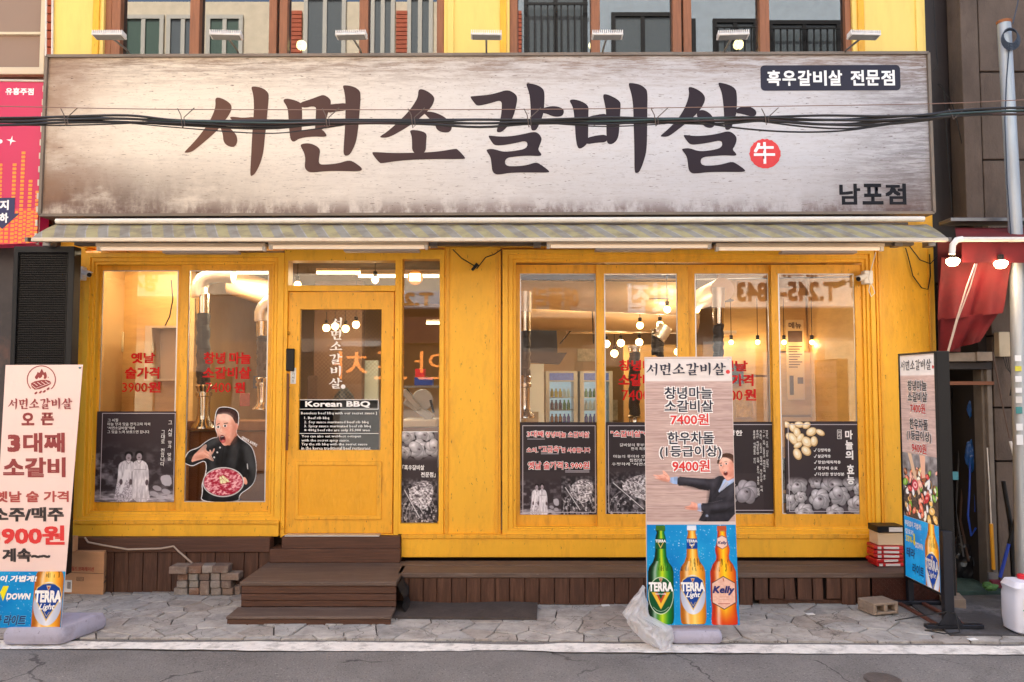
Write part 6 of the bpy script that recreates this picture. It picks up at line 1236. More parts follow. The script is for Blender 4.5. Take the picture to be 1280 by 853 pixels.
c.poly(Zc([(112,425),(150,390),(200,338),(218,345),(207,385),(238,400),(232,385),(244,380),(254,405),(268,368),(278,378),(262,412),(248,425),(272,462),(262,472),(215,442),(190,452),(140,465),(95,480)]), sk); c.line(Z([(200, 395), (240, 425), (262, 460)]), .5, (206, 130, 112)); c.line(Z([(195, 420), (225, 440)]), .4, (206, 130, 112))
for x, y, rx, ry, col, al in ((420, 250, 4, 14, (180, 104, 84), .5), (345, 130, 9, 5, (255, 232, 216), .55), (300, 270, 2.5, 6, (196, 120, 98), .4), (370, 320, 6, 4, (186, 108, 88), .45), (375, 230, 6, 5, (244, 160, 140), .4), (312, 235, 1.6, 3.5, (255, 226, 208), .6), (160, 440, 9, 2.5, (186, 108, 86), .5)): c.ell(*Z([(x, y)])[0], rx, ry, col, 0, al, 4)
for x, y, rx, ry, col, al, ro in ((250, 330, 14, 4, (96, 98, 100), .5, -.5), (420, 420, 6, 16, (84, 86, 88), .4, .1), (540, 440, 6, 18, (92, 94, 96), .45, -.3), (470, 480, 3, 16, (8, 8, 10), .6, .1), (260, 500, 4, 16, (80, 82, 84), .4, 0), (400, 760, 18, 3, (8, 8, 10), .5, 0), (575, 560, 4, 14, (70, 72, 74), .5, 0)): c.ell(*Z([(x, y)])[0], rx, ry, col, ro, al, 5)
for a in ((315, 365), (295, 402), (272, 440)): c.ell(*Z([a])[0], 1.1, 1.1, (230, 228, 226))
c.line(Z([(524, 488), (528, 530)]), 1.2, (206, 206, 206)); c.line(Z([(500, 480), (540, 560), (520, 640)]), .5, (14, 14, 16)); c.ell(*Z([(508, 618)])[0], 2.6, 5, sk, -.4)
c.ell(*Z([(345, 628)])[0], 25.8, 18.6, (222, 216, 214)); c.ell(*Z([(345, 628)])[0], 24.6, 17.4, (120, 100, 100)); c.ell(*Z([(345, 628)])[0], 24, 16.9, lambda X, Y: mixn(np.clip(fbm(X / 2.6 + Y / 5, Y / 1.9, 11, 3) * 2.8 - .9, 0, 1), (170, 26, 52), (246, 190, 192)))
for a, ro in (((325, 600), 1.2), ((345, 592), .9), ((338, 615), .3), ((360, 608), 1.5), ((352, 628), 0), ((375, 615), .8), ((330, 625), 1.4)): c.ell(*Z([a])[0], 2.9, 1.7, (206, 186, 120), ro); c.ell(*Z([a])[0], 2.3, 1.2, (250, 240, 196), ro)
c.build('printed_figure', PRINT, T, mask=True)
tq = [(303, 545), (322, 555), (320.5, 559), (301.5, 549)]; k = Ink(Surf((0, 0, 100, 100), corners=[tuple(P(a, b, CY_ - .001)) for a, b in tq])); k.text('대한민국 요리명인', 0, 5, 100, 95, .03, 1); k.build('lettering', WINK, T)
# ================================================================ dining room behind the glass
WARM = (1.0, .76, .46)
def area(name, loc, sx, sy, energy, col, par, rot=(0, 0, 0)):
    l = bpy.data.lights.new(name, 'AREA'); l.shape = 'RECTANGLE'; l.size = sx; l.size_y = sy; l.energy = energy; l.color = col
    o = bpy.data.objects.new(name, l); COL.objects.link(o); o.parent = par; o.location = Vector(loc) - org(par); o.rotation_euler = rot; return o
BULB = mat('lit_globe', (255, 214, 140), .4, emit=7, ecol=(255, 200, 120)); TUBE = mat('lit_tube', (255, 240, 214), .4, emit=3.5, ecol=(255, 214, 150)); UNLIT = mat('unlit_tube_room', (226, 196, 156), .4)
bulbs = [(834, 387, 1.6, .075, 'pendant bulb nearest the glass behind the second right pane'), (800, 407, 2.4, .075, 'pendant bulb left of the pair in the second right pane'), (825, 406, 2.4, .075, 'pendant bulb right of the pair in the second right pane'), (758, 430, 3.6, .08, 'leftmost pendant bulb in the second right pane'), (776, 429, 3.6, .08, 'second pendant bulb from the left in the second right pane'), (799, 428, 3.6, .08, 'third bulb of the far row in the second right pane'), (768, 442, 4.4, .08, 'lowest far pendant bulb in the second right pane'),
 (408, 410, 2.6, .08, 'leftmost globe seen through the door glass'), (419, 408, 3.0, .08, 'globe behind the white letters on the door glass'), (432, 411, 2.6, .08, 'third globe from the left through the door glass'), (445, 406, 2.4, .08, 'rightmost globe through the door glass'), (469, 350, 1.2, .075, 'right globe seen in the transom'), (372, 356, 1.2, .075, 'left globe low in the transom'), (847, 440, 4.0, .075, 'far globe at the right edge of the second right pane'), (871, 387, 2.0, .07, 'globe beside the duct end behind the third right pane'),
 (914, 428, 2.35, .05, 'small globe left of the row behind the red old price'), (947, 428, 2.35, .05, 'small globe behind the stile of the third right pane'), (980, 428, 2.35, .05, 'small globe at the left edge of the rightmost pane'), (1015, 428, 2.35, .05, 'small globe in the middle of the rightmost pane'), (1048, 428, 2.35, .05, 'rightmost small globe by the plywood wall')]  # this row of small globes stands in for lights reflected in the panes
for px, py, Y, r, lab in bulbs:
    c = P(px, py, Y); T = thing('pendant_bulb', lab, 'lamp', tuple(c), 'bulbs hanging in the dining room'); rr = r * (Y + 6.5) / 10.5 * .62
    q = MB(); q.sph(c, rr, 14, 10); q.build('globe', BULB, T, smooth=True)
    q = MB(); q.lathe([(.02, rr * .9), (.022, rr * .9 + .05), (.008, rr * .9 + .06)], tuple(c), 10); q.tube([c + Vector((0, 0, rr)), Vector((c.x, c.y, min(CZ, c.z + .5)))], .004, 5); q.build('cord', BLK, T, smooth=True)
    l = bpy.data.lights.new('bulb_light', 'POINT'); l.energy = 1.5 if r > .06 else .5; l.color = WARM; l.shadow_soft_size = rr; lo = bpy.data.objects.new('bulb_light', l); COL.objects.link(lo); lo.parent = T; lo.location = (0, 0, -rr * 1.2)
for px0, px1, py, Y, lit, lab in ((396, 450, 341, .9, 1, 'lit strip light across the transom'), (287, 340, 341, .9, 1, 'lit strip light high in the pane above the chef'), (664, 692, 405, 4.0, 1, 'lit strip light behind the first right pane'), (533, 551, 404, 3.0, 1, 'short lit strip in the sidelight'), (711, 836, 367, 2.2, 0, 'unlit strip light crossing the upper middle panes'), (708, 791, 416, 3.6, 0, 'lower unlit strip light in the middle panes'), (893, 920, 418, 2.4, 0, 'short unlit strip beside the round duct end')):
    a, b = P(px0, py, Y), P(px1, py, Y); T = thing('ceiling_strip_light', lab, 'lamp', tuple((a + b) / 2)); q = MB(); q.box(a.x, b.x, Y - .03, Y + .03, a.z + .012, a.z + .04); q.build('housing', FIXM, T, .003)
    q = MB(); q.tube([a, b], .014, 8); q.build('tube', TUBE if lit else UNLIT, T, smooth=True)
    if lit: area('tube_light', (a + b) / 2 - Vector((0, 0, .03)), abs(b.x - a.x), .04, 4.2, (1, .84, .58), T)
# ceiling fixtures added to raise the overall brightness of the dining room
for x, y, lab in ((-3.0, .5, 'ceiling fixture lighting the plywood behind the leftmost pane'), (2.1, 1.3, 'ceiling fixture over the tables behind the right panes'), (.9, 3.0, 'ceiling fixture near the drinks fridges'), (-1.3, 2.4, 'ceiling fixture behind the entrance door')):
    T = thing('added_ceiling_fixture', lab, 'lamp', (x, y, CZ - .05)); q = MB(); q.box(x - .5, x + .5, y - .06, y + .06, CZ - .06, CZ - .005); q.build('housing', FIXM, T, .004); q = MB(); q.tube([(x - .46, y, CZ - .075), (x + .46, y, CZ - .075)], .016, 8); q.build('tube', TUBE, T, smooth=True)
    area('added_fixture_light', (x, y, CZ - .1), .95, .08, 5.5, (1, .82, .54), T)
# extraction pipes
DUCT = mat('painted_duct', (226, 190, 142), .45, .25, var=.1, vscale=3); HOSE = mat('black_hose', (30, 26, 26), .5, bump=.8, bscale=18, stretch=(.2, .2, 4)); HOSER = mat('wine_hose', (120, 30, 40), .5)
def wiggle(a, b, n, amp): return [Vector(a).lerp(Vector(b), i / n) + Vector((amp * math.sin(i * 1.3), 0, 0)) for i in range(n + 1)]
def drop(px, top, c0, c1, h1, e1, Y, r, lab, red=False, bend=None):
    T = thing('extraction_pipe', lab, 'pipe', tuple(P(px, e1, Y)), 'table extraction pipes'); q = MB()
    if bend: q.tube([P(a, b, Y) for a, b in spl(bend, 4)], [r * 1.15 * (1 + .06 * (i % 2)) for i in range(len(spl(bend, 4)))], 14)
    else: q.tube([P(px, top, Y), P(px, c0, Y)], r * 1.15, 14)
    q.build('duct', mat('silver_flex', (214, 206, 196), .35, .7, bump=.5, bscale=30), T, smooth=True)
    q = MB(); q.tube([P(px, c0, Y), P(px, c1, Y)], r * 1.0, 14); q.build('collar', CHR, T, smooth=True)
    q = MB(); pts = wiggle(P(px, c1, Y), P(px, h1, Y), 22, .006); q.tube(pts, [r * (.92 + .05 * (i % 2)) for i in range(23)], 12); q.build('hose', HOSER if red else HOSE, T, smooth=True)
    if e1 > h1:
        q = MB(); zt, zb = P(px, h1, Y).z, P(px, e1, Y).z; c = P(px, e1, Y); H = zt - zb; q.lathe([(r * 1.7, 0), (r * 1.6, H * .06), (r * 1.05, H * .16), (r * .9, H * .3), (r * .92, H * .72), (r * 1.15, H * .74), (r * 1.15, H * .82), (r * .95, H * .84), (r * 1.2, H * .97), (r * 1.1, H)], tuple(c), 18); q.build('hood', CHR, T, smooth=True)
drop(254, 0, 368, 392, 481, 535, .65, .062, 'black extraction hose with chrome end left of the chef cut-out', bend=[(250, 372), (250, 358), (257, 348), (272, 344), (292, 345)])
drop(328, 0, 398, 420, 472, 512, .75, .055, 'second extraction hose at the right edge of the chef pane', bend=[(327, 402), (328, 388), (340, 376), (356, 370)])
drop(655, 365, 390, 414, 470, 522, .45, .058, 'extraction pipe at the left edge of the first right pane')
drop(898, 360, 385, 405, 455, 520, .6, .05, 'extraction hose under the round duct end')
drop(822, 410, 412, 416, 445, 445, 2.0, .07, 'bent black hose right of the pendant pair', bend=[(832, 408), (826, 418), (822, 424)])
drop(793, 432, 436, 440, 520, 532, 1.6, .06, 'black hose hanging behind the red price lettering')
def duct(pts, Y, r, lab, n=18):
    q = MB(); q.tube([P(a, b, Y) for a, b in pts], r, n); tag(q.build('ceiling_duct', DUCT, smooth=True), lab, 'duct')
duct([(640, 362), (860, 372)], 1.9, .2, 'thick cream ceiling duct crossing the tops of the first two right panes')
duct([(630, 392), (870, 398)], 3.2, .2, 'second cream ceiling duct, lower and farther than the thick one')
duct([(290, 352), (350, 372)], 1.2, .13, 'cream duct running right from the elbow in the chef pane')
c = P(903, 362, .7); q = MB(); q.tube([P(903, 362, .7), P(850, 385, 3.2)], .108, 22); tag(q.build('ceiling_duct', DUCT, smooth=True), 'duct pointing at the window with a round cream end cap behind the third right pane', 'duct')
# wall box behind the leftmost pane
bxm = mat('switchbox_enamel', (206, 186, 158), .5); a0, a1 = P(186, 408, .75), P(226, 476, .75); T = thing('wall_cabinet', 'shallow pale wall cabinet behind the red old price lettering', 'cabinet', tuple(a0)); q = MB(); q.box(a0.x, a0.x + .06, .68, .9, a1.z, a0.z); q.box(a0.x + .06, a1.x, .68, .9, a0.z - .02, a0.z); q.box(a0.x + .06, a1.x, .68, .9, a1.z, a1.z + .02); q.box(a1.x - .02, a1.x, .68, .9, a1.z + .02, a0.z - .02); q.box(a0.x + .06, a1.x - .02, .86, .9, a1.z + .02, a0.z - .02); q.build('carcass', bxm, T)
q = MB(); q.tube([P(206, 408, .72), P(212, 396, .72), P(216, 375, .72), P(214, 350, .72)], .006, 6); q.build('cable', BLK, T, smooth=True)
# counter behind the chef
q = MB(); q.pbox(232, 527, 352, 538, .85, .4); q.pbox(232, 540, 352, 640, .95, .3); tag(q.build('counter', mat('counter_wood', (120, 78, 44), .5, var=.2)), 'dark wooden counter behind the chef cut-out', 'counter')
# drinks fridges
FRW = mat('fridge_white', (206, 206, 198), .4); FRG = glassmat('fridge_glass', (240, 250, 255), fac=.03, ior=1.4); FL = mat('fridge_lining', (196, 206, 206), .5, emit=.15, ecol=(190, 214, 216))
Bc = [mat('bottle_tone_%s' % n_, c_, .25) for n_, c_ in (('green', (50, 140, 70)), ('brown', (130, 76, 40)), ('blue', (70, 100, 190)), ('clear', (216, 226, 222)), ('yellow', (226, 190, 60)), ('black', (56, 50, 80)))]
def fridge(px0, px1, ptop, Y, lab, seed):
    R_ = random.Random(seed); x0, x1 = wx(px0, Y), wx(px1, Y); zt = wz(ptop, Y); z0 = FZ; T = thing('drinks_fridge', lab, 'fridge', ((x0 + x1) / 2, Y, z0)); w = .06; d = .55
    q = MB(); q.box(x0, x0 + w, Y, Y + d, z0, zt); q.box(x1 - w, x1, Y, Y + d, z0, zt); q.box(x0 + w, x1 - w, Y, Y + d, zt - .16, zt); q.box(x0 + w, x1 - w, Y, Y + d, z0, z0 + .2); q.build('cabinet', FRW, T, .004)
    q = MB(); q.box(x0 + w, x1 - w, Y + d - .02, Y + d - .005, z0 + .2, zt - .16); q.build('lining', FL, T)
    q = MB(); q.box(x0 + w, x1 - w, Y + .004, Y + .008, z0 + .2, zt - .16); q.build('glass_door', FRG, T)
    q = MB(); q.box(x0 + w, x1 - w, Y - .003, Y - .001, zt - .14, zt - .03); q.build('header_print', mat('fridge_header', (60, 84, 130), .5, emit=.2, var=.5, vscale=30), T)
    for k in range(9):
        z = z0 + .42 + k * .19
        if z > zt - .3: break
        q = MB(); q.box(x0 + w, x1 - w, Y + .05, Y + d - .03, z - .012, z); q.build('shelf', WHT, T)
        n_ = int((x1 - x0 - 2 * w) / .062); m_ = Bc[(4, 2, 3, 0, 1, 5)[(k + seed) % 6]]; m2_ = Bc[R_.randrange(6)]
        for i in range(n_):
            q = MB(); cx = x0 + w + .04 + i * .062; h = .13 if k % 2 else .15; q.lathe([(.025, 0), (.027, .02), (.027, h * .6), (.012, h * .8), (.012, h)], (cx, Y + .1, z + .001), 8); q.build('bottle', m_ if i < n_ * .6 else m2_, T, smooth=True)
fridge(682, 722, 464, 5.2, 'glass door drinks fridge left of two, full of bottles', 1); fridge(725, 766, 464, 5.2, 'glass door drinks fridge right of the other, partly behind the window stile', 4)
q = MB(); Y = 4.9; q.box(wx(661, Y), wx(680, Y), Y, Y + .5, FZ, wz(455, Y)); tag(q.build('white_partition', mat('bright_partition', (226, 234, 232), .5)), 'narrow white cabinet side left of the drinks fridges', 'partition')
# dark canopy with letters above fridges
q = MB(); a = P(665, 442, 3.9); q.prism([(wx(640, 3.9), wz(452, 3.9)), (wx(640, 3.9), wz(412, 3.9)), (wx(696, 3.9), wz(412, 3.9)), (wx(697, 3.9), wz(441, 3.9)), (wx(709, 3.9), wz(441, 3.9)), (wx(700, 3.9), wz(455, 3.9))], 3.9, 4.3); tag(q.build('kitchen_canopy', mat('slate_panel', (44, 48, 60), .5)), 'dark slate canopy over the kitchen opening behind the first right pane', 'canopy')
# menu board on right wall
q = MB(); T = thing('menu_board', 'tall pale printed notice on the plywood wall in the rightmost pane', 'notice', tuple(P(990, 450, 2.4))); S = Surf((984, 400, 1006, 500), 2.45, 480); slab(S, .01, 'sheet', mat('notice_paper', (214, 186, 140), .6), T, 0); k = Ink(S, .003); k.rect(986, 414, 1004, 428); k.text('메뉴', 987, 403, 1003, 411, .03, 1)
for i in range(9): k.rect(986.5, 433 + i * 3.2, 1003.5 - (i % 3) * 3, 434.2 + i * 3.2)
k.rect(987, 470, 992, 494); k.rect(997, 472, 1004, 480); k.build('lettering', mat('notice_ink', (90, 66, 52), .6), T)
# slicer in the sidelight
STL = mat('brushed_steel', (160, 162, 166), .4, .6)
T = thing('meat_slicer', 'steel meat slicer standing on a counter behind the sidelight', 'machine', tuple(P(524, 520, 1.2))); q = MB(); Y = 1.2
q.lathe([(.10, 0), (.105, .012), (.02, .03)], tuple(P(528, 500, Y)), 26, 'y'); q.build('blade', STL, T, smooth=True)
q = MB(); q.obox(P(524, 512, Y), (.13, 0, -.09), (0, .08, 0), (.02, 0, .03)); q.obox(P(515, 500, Y), (.02, 0, .02), (0, .1, 0), (-.08, 0, .09)); q.build('carriage', STL, T, .006)
q = MB(); q.box(wx(504, Y), wx(547, Y), Y - .1, Y + .3, wz(534, Y), wz(524, Y)); q.build('body', mat('slicer_enamel', (196, 186, 170), .35, .3), T, .01)
q = MB(); q.tube([P(508, 486, Y), P(520, 505, Y)], .012, 8); q.tube([P(538, 500, Y), P(542, 516, Y)], .012, 8); q.build('handle', BLK, T, smooth=True)
q = MB(); q.pbox(500, 535, 550, 541, 1.05, .5); q.pbox(503, 541, 547, 655, 1.1, .4); tag(q.build('counter', mat('counter_wood', (120, 78, 44))), 'wooden counter carrying the meat slicer', 'counter')
q = MB(); q.pbox(518, 472, 540, 482, 1.9, .2); tag(q.build('blue_tray', mat('blue_plastic', (30, 66, 170), .4)), 'blue tray on a shelf behind the sidelight', 'tray'); q = MB(); q.pbox(519, 461, 530, 471.5, 1.9, .15); tag(q.build('red_box', mat('red_plastic', (190, 30, 30), .4)), 'small red box on the shelf above the blue tray', 'box')
q = MB(); q.pbox(500, 482.5, 550, 485, 1.85, .35); tag(q.build('wall_shelf', GRYST), 'thin steel shelf behind the sidelight', 'shelf')
c = P(519, 347, 1.0); T = thing('wall_light', 'round ceiling lamp with a glowing square core at the top of the sidelight', 'lamp', tuple(c)); q = MB(); q.tube([c + Vector((0, .04, 0)), c], .075, 18); q.build('shade', mat('amber_shade', (150, 100, 50), .5), T, smooth=True); q = MB(); q.box(c.x - .05, c.x + .05, c.y - .03, c.y - .003, c.z - .035, c.z + .035); q.build('core', TUBE, T)
# wall clutter
CL = [mat('poster_tone_%d' % i, c_, .6, var=.3, vscale=14) for i, c_ in enumerate(((150, 60, 50), (206, 190, 150), (70, 80, 96), (196, 150, 60), (90, 66, 52)))]
for i, (px0, py0, px1, py1, Y, mi_, nm, lab) in enumerate(((757, 500, 772, 526, 6.1, 1, 'menu_board', 'pale menu sheet on the far wall right of the fridges'), (676, 420, 690, 434, 6.15, 4, 'picture_frame', 'small dark frame high on the far wall above the fridges'), (722, 436, 748, 452, 6.15, 1, 'picture_frame', 'wide pale notice above the right fridge'), (920, 500, 940, 522, 2.44, 3, 'menu_board', 'amber sheet on the plywood behind the third right pane'), (912, 455, 930, 480, 2.44, 2, 'picture_frame', 'grey frame behind the red letters right of the banner'), (1022, 470, 1040, 500, 2.44, 1, 'menu_board', 'blank pale sheet on the plywood in the rightmost pane'), (300, 492, 312, 508, .88, 0, 'fire_extinguisher_sign', 'small red sign between the two extraction pipes'), (316, 470, 330, 486, 3.0, 2, 'picture_frame', 'grey frame far behind the second extraction pipe'), (384, 470, 396, 500, 3.3, 4, 'picture_frame', 'dark board on the brown pillar behind the door'), (136, 415, 152, 440, .87, 1, 'notice', 'pale paper taped to the plywood in the leftmost pane'), (657, 528, 673, 515, 1.0, 1, 'small_notice', 'small green white notice at the foot of the left right-hand pane'))):
    q = MB(); q.pbox(px0, min(py0, py1), px1, max(py0, py1), Y, .02); tag(q.build(nm, CL[mi_], None, .002), lab, 'notice' if 'frame' not in nm else 'picture')
for i, (x, y, px_, lab) in enumerate(((-2.35, 1.25, 0, 'chair with dark back behind the chef pane'), (-3.05, 1.3, 0, 'chair left of the square table behind the chef pane'), (.45, 1.35, 0, 'chair behind the poster of the first right pane'), (1.2, 1.4, 0, 'chair behind the second right pane'), (2.6, 1.3, 0, 'chair behind the garlic text poster'), (1.9, 1.3, 0, 'chair behind the centre banner'))):
    T = thing('dining_chair', lab, 'chair', (x, y, FZ), 'chairs in the dining room'); q = MB(); q.box(x - .2, x + .2, y - .2, y + .2, FZ + .42, FZ + .46); q.build('seat', BLKR, T, .01); q = MB(); q.box(x - .2, x + .2, y - .22, y - .19, FZ + .55, FZ + .86); q.build('backrest', BLKR, T, .01)
    for sx in (-1, 1):
        for sy in (-1, 1): q = MB(); q.tube([(x + sx * .18, y + sy * .18, FZ), (x + sx * .18, y + sy * .18, FZ + (.84 if sy < 0 else .42))], .012, 6); q.build('leg', GRYST, T)
# ceiling conduit and rods
for i, (x0, y0, x1, y1, Y, lab) in enumerate(((740, 372, 742, 430, 3.0, 'dark rod dropping to the pendant row'), (765, 350, 700, 430, 3.4, 'thin slanting rod crossing the middle panes'), (640, 350, 860, 352, 1.0, 'dark conduit along the ceiling of the middle panes'), (860, 350, 1080, 346, 1.4, 'dark conduit along the ceiling of the right panes'), (960, 350, 962, 420, 2.2, 'thin wire by the third right pane'))):
    q = MB(); q.tube([P(x0, y0, Y), P(x1, y1, Y)], .008, 6); tag(q.build('conduit', BLK, smooth=True), lab, 'pipe')
for px, Y, lab in ((800, 1.9, 'dark disc lamp shade above the nearest pendant bulb'), (872, 2.2, 'dark disc lamp shade beside the round duct cap')):
    c = P(px + 20, 376, Y); q = MB(); q.lathe([(.02, .05), (.05, .03), (.22, 0), (.22, -.006), (.02, .0)], tuple(c), 24); tag(q.build('lamp_shade', BLK, smooth=True), lab, 'lamp shade')
# tables
TW = mat('table_top', (150, 96, 52), .4, var=.2, stretch=(.5, 4, 4)); steel = GRYST
for i, (x, y, lab) in enumerate(((-2.7, 1.6, 'square table behind the chef pane'), (.8, 1.8, 'square table behind the first right pane'), (2.2, 1.7, 'square table behind the third right pane'), (1.5, 3.6, 'far square table near the fridges'))):
    T = thing('dining_table', lab, 'table', (x, y, FZ)); q = MB(); q.box(x - .4, x + .4, y - .35, y + .35, FZ + .7, FZ + .74); q.build('top', TW, T, .005)
    for sx in (-1, 1):
        for sy in (-1, 1): q = MB(); q.tube([(x + sx * .33, y + sy * .28, FZ), (x + sx * .33, y + sy * .28, FZ + .7)], .018, 6); q.build('leg', steel, T)
# bags on the shelf near door
q = MB(); q.lathe([(.1, -.16), (.13, -.1), (.1, .02), (.03, .1)], tuple(P(430, 497, 1.6)), 10); tag(q.build('black_bag', BLKR, smooth=True), 'black bag standing behind the door glass', 'bag')
# glowing bulbs in the upper rooms
for px, py, lab in ((377, 57, 'round glowing lamp low in the upper left window'), (923, 56, 'round glowing lamp in the upper right window'), (739, 57, 'small glowing lamp beside the mullion of the upper right window')):
    c = P(px, py, .25); r = .045 if px != 739 else .025; T = thing('globe_lamp', lab, 'lamp', tuple(c)); q = MB(); q.sph(c, r, 14, 10); q.build('globe', mat('bright_globe', (255, 226, 170), .4, emit=45, ecol=(255, 214, 150)), T, smooth=True); q = MB(); q.tube([c + Vector((0, 0, -r)), c + Vector((0, .02, -.3))], .01, 6); q.build('stem', BLK, T)

# ================================================================ neighbours
# left brick house
NL = thing('brick_house', 'brick and dark fronted neighbour at the left edge with a pale upper window', 'building'); XB = wx(69, 0, 60)
MOR = mat('mortar_grey', (150, 128, 112), .85); q = MB(); q.box(-9, XB - .02, .08, 6, 0, 6); q.build('wall', MOR, NL)
BK = [mat('red_brick_%d' % i, c_, .8, var=.15, bump=.4) for i, c_ in enumerate(((168, 84, 56), (150, 72, 48), (182, 100, 70)))]; me = None
bw, bh = .2, .062
for r_ in range(36):
    z = 3.05 + r_ * (bh + .011)
    for j in range(13):
        x1 = XB - .026 - j * (bw + .01) + (.1 if r_ % 2 else 0); x0 = x1 - bw
        x1 = min(x1, XB - .022)
        if x1 - x0 < .03: continue
        wx0, wx1, wz0, wz1 = wx(-60, .05, 45), wx(56, .05, 45), wz(92, .05), 5.6
        if x0 < wx1 and z + bh > wz0 and z < wz1:
            if x1 > wx1 + .03 : x0 = max(x0, wx1 + .004)
            else: continue
        if z < 3.35 and x1 < -5.2: continue
        q = MB(); q.box(x0, x1, .045, .085, z, z + bh); q.build('brick', BK[(r_ * 3 + j) % 3], NL, .003)
q = MB(); q.ring((-60, -80, 56, 92), (-54, -74, 50, 84), .03, .1, 45); w = q.build('window', mat('cream_frame', (214, 200, 170), .5), NL, .003); q = MB(); q.pbox(-54, 40, 50, 43, .05, .03, 45); q.build('rail', MATS['cream_frame'], w); q = MB(); q.pbox(-54, -74, 50, 84, .085, .004, 45); q.build('pane', GLASSU, w)
q = MB(); q.pbox(-58, 84.5, 56, 93, -.02, .07, 45); q.build('sill', MATS['cream_frame'], NL, .004)
for x in (58, 66): q = MB(); q.tube([P(x, -60, -.02), P(x - 1, 98, -.02)], .009, 6); q.build('conduit', WHTM, NL, smooth=True)
q = MB(); q.box(-9, XB - .03, -.3, .079, 2.9, 3.04); q.build('canopy_beam', mat('dark_beam', (60, 50, 46), .7), NL)
q = MB(); q.box(-9, wx(18, 0), -.0, .079, 0, 2.89); q.build('shop_front', mat('dim_front', (58, 50, 50), .5, var=.5, vscale=2, dirt=.6, dscale=1.4, dcol=(140, 90, 70)), NL)
# magenta sign
MS = thing('karaoke_sign', 'magenta light sign with orange bars and a navy arrow at the left edge', 'sign', tuple(P(20, 200, -.3))); YM = -.3
S = Surf((-60, 101, 56, 306), YM, corners=[tuple(P(-60, 101, YM)), tuple(P(56, 103, YM)), tuple(P(45, 304, YM)), tuple(P(-60, 308, YM))]); slab(S, .16, 'sign_box', mat('magenta_acrylic', (190, 24, 78), .35, emit=.03, ecol=(220, 40, 100)), MS, .004)
k = Ink(S, .0012); k.rect(-60, 262, 56, 306); k.build('red_field', mat('coral_acrylic', (220, 60, 74), .4), MS)
k = Ink(S, .002)
for col_, top in ((-20, 250), (-10, 230), (1.5, 205), (12, 250), (20, 205), (31, 190), (42, 226), (52, 240)):
    y = top
    while y < 303: k.rect(col_, y, col_ + 5, y + 3.4); y += 5.1
for x in (6.5, 26, 37, 47.2, -4): 
    y = 265
    while y < 303: k.rect(x, y, x + 3.6, y + 3.2); y += 5.1
k.build('equalizer_bar', mat('orange_acrylic', (240, 140, 40), .4, emit=.03, ecol=(248, 150, 44)), MS, label=None)['kind'] = 'stuff'
k = Ink(S, .0032); k.poly([(-8, 248), (25, 248), (25, 268), (32, 268), (9, 287), (-14, 268), (-8, 268)]); ar = k.build('arrow', mat('navy_vinyl', (36, 36, 84), .45), MS)
k = Ink(S, .0046); k.text('지', 5, 251, 17, 263.5, .04); k.text('하', 5, 267, 17, 279.5, .04); k.build('lettering', WINK, ar)
k = Ink(S, .002); k.text('유흥주점', 7.5, 109, 43, 118, .035); k.disc(3, 177, 2.6); st8 = []
for i in range(8): a = i * math.pi / 4 + .2; r_ = 6.5 if i % 2 == 0 else 1.7; st8.append((17 + r_ * math.cos(a), 176 + r_ * math.sin(a)))
k.poly(st8); k.build('lettering', WINK, MS)
q = MB(); CLIP = mat('sign_clip', (206, 196, 180), .5)
for i in range(12):
    t = (i + .5) / 12; x = 56 - 11 * t; y = 103 + 201 * t; q = MB(); q.obox(P(x - .5, y, YM - .004), (.008, 0, 0), (0, .006, 0), (0, 0, .024)); q.build('clip', CLIP, MS)
q = MB(); q.tube([P(57.5, 98, YM + .03), P(46.5, 306, YM + .03)], .012, 6); q.tube([P(-60, 100, YM - .004), P(56, 101.5, YM - .004)], .009, 6); q.build('sign_edge', CLIP, MS)
# LED panel
LP = thing('led_panel', 'dark dotted LED panel standing on end above the left banner', 'display', tuple(P(50, 500, -.45))); YQ = -.45
q = MB(); q.ring((11, 308, 88, 720), (17, 316, 80, 712), YQ, .1); q.build('frame', BLK, LP, .004); q = MB(); q.pbox(17, 316, 80, 712, YQ + .02, .06); q.build('panel', BLK, LP)
q = MB(); a, b = wx(18, YQ + .02), wx(79, YQ + .02); zt, zb = wz(317, YQ + .02), wz(700, YQ + .02); nxx = 21; st = (b - a) / nxx; z = zt
while z > wz(520, YQ):
    for i in range(nxx):
        x = a + (i + .5) * st; q.add([(x - st * .42, YQ + .019, z), (x + st * .42, YQ + .019, z), (x + st * .3, YQ + .006, z - st * .1), (x - st * .3, YQ + .006, z - st * .1), (x - st * .42, YQ + .019, z - st * .55), (x + st * .42, YQ + .019, z - st * .55)], [(0, 1, 2, 3), (3, 2, 5, 4), (0, 3, 4), (1, 5, 2)])
    z -= st
q.build('dot_louvre', mat('led_louvre', (34, 33, 35), .5, spec=.3), LP, kind='stuff')
# right neighbour
NR = thing('concrete_house', 'brown and grey concrete neighbour on the right with tall panels', 'building'); XRB = wx(1160, .02, 100)
DB = mat('brown_metal_wall', (40, 31, 29), .5, var=.1, vscale=2, dirt=.3, dcol=(78, 64, 56)); q = MB(); q.box(XRB + .01, wx(1203, .1, 100), .1, .3, 2.55, 7); q.build('wall', DB, NR)
GC = mat('stained_concrete', (94, 80, 70), .85, var=.25, vscale=3, bump=.6, bscale=60, dirt=.85, dscale=2.4, dcol=(56, 44, 38), stretch=(1.5, 1, .6)); YG = -.12
for i, (a, b, c_, d) in enumerate(((1206, 1228, -80, 275), (1229, 1420, -80, 90), (1229, 1420, 91, 200), (1229, 1420, 201, 278), (1243, 1420, 278, 420), (1243, 1420, 421, 510), (1243, 1420, 511, 577), (1243, 1420, 578, 762))): q = MB(); q.pbox(a + .3, c_, b, d - 1.2, YG, .2, 200 if d < 279 else 520); q.build('panel', GC, NR, .004)
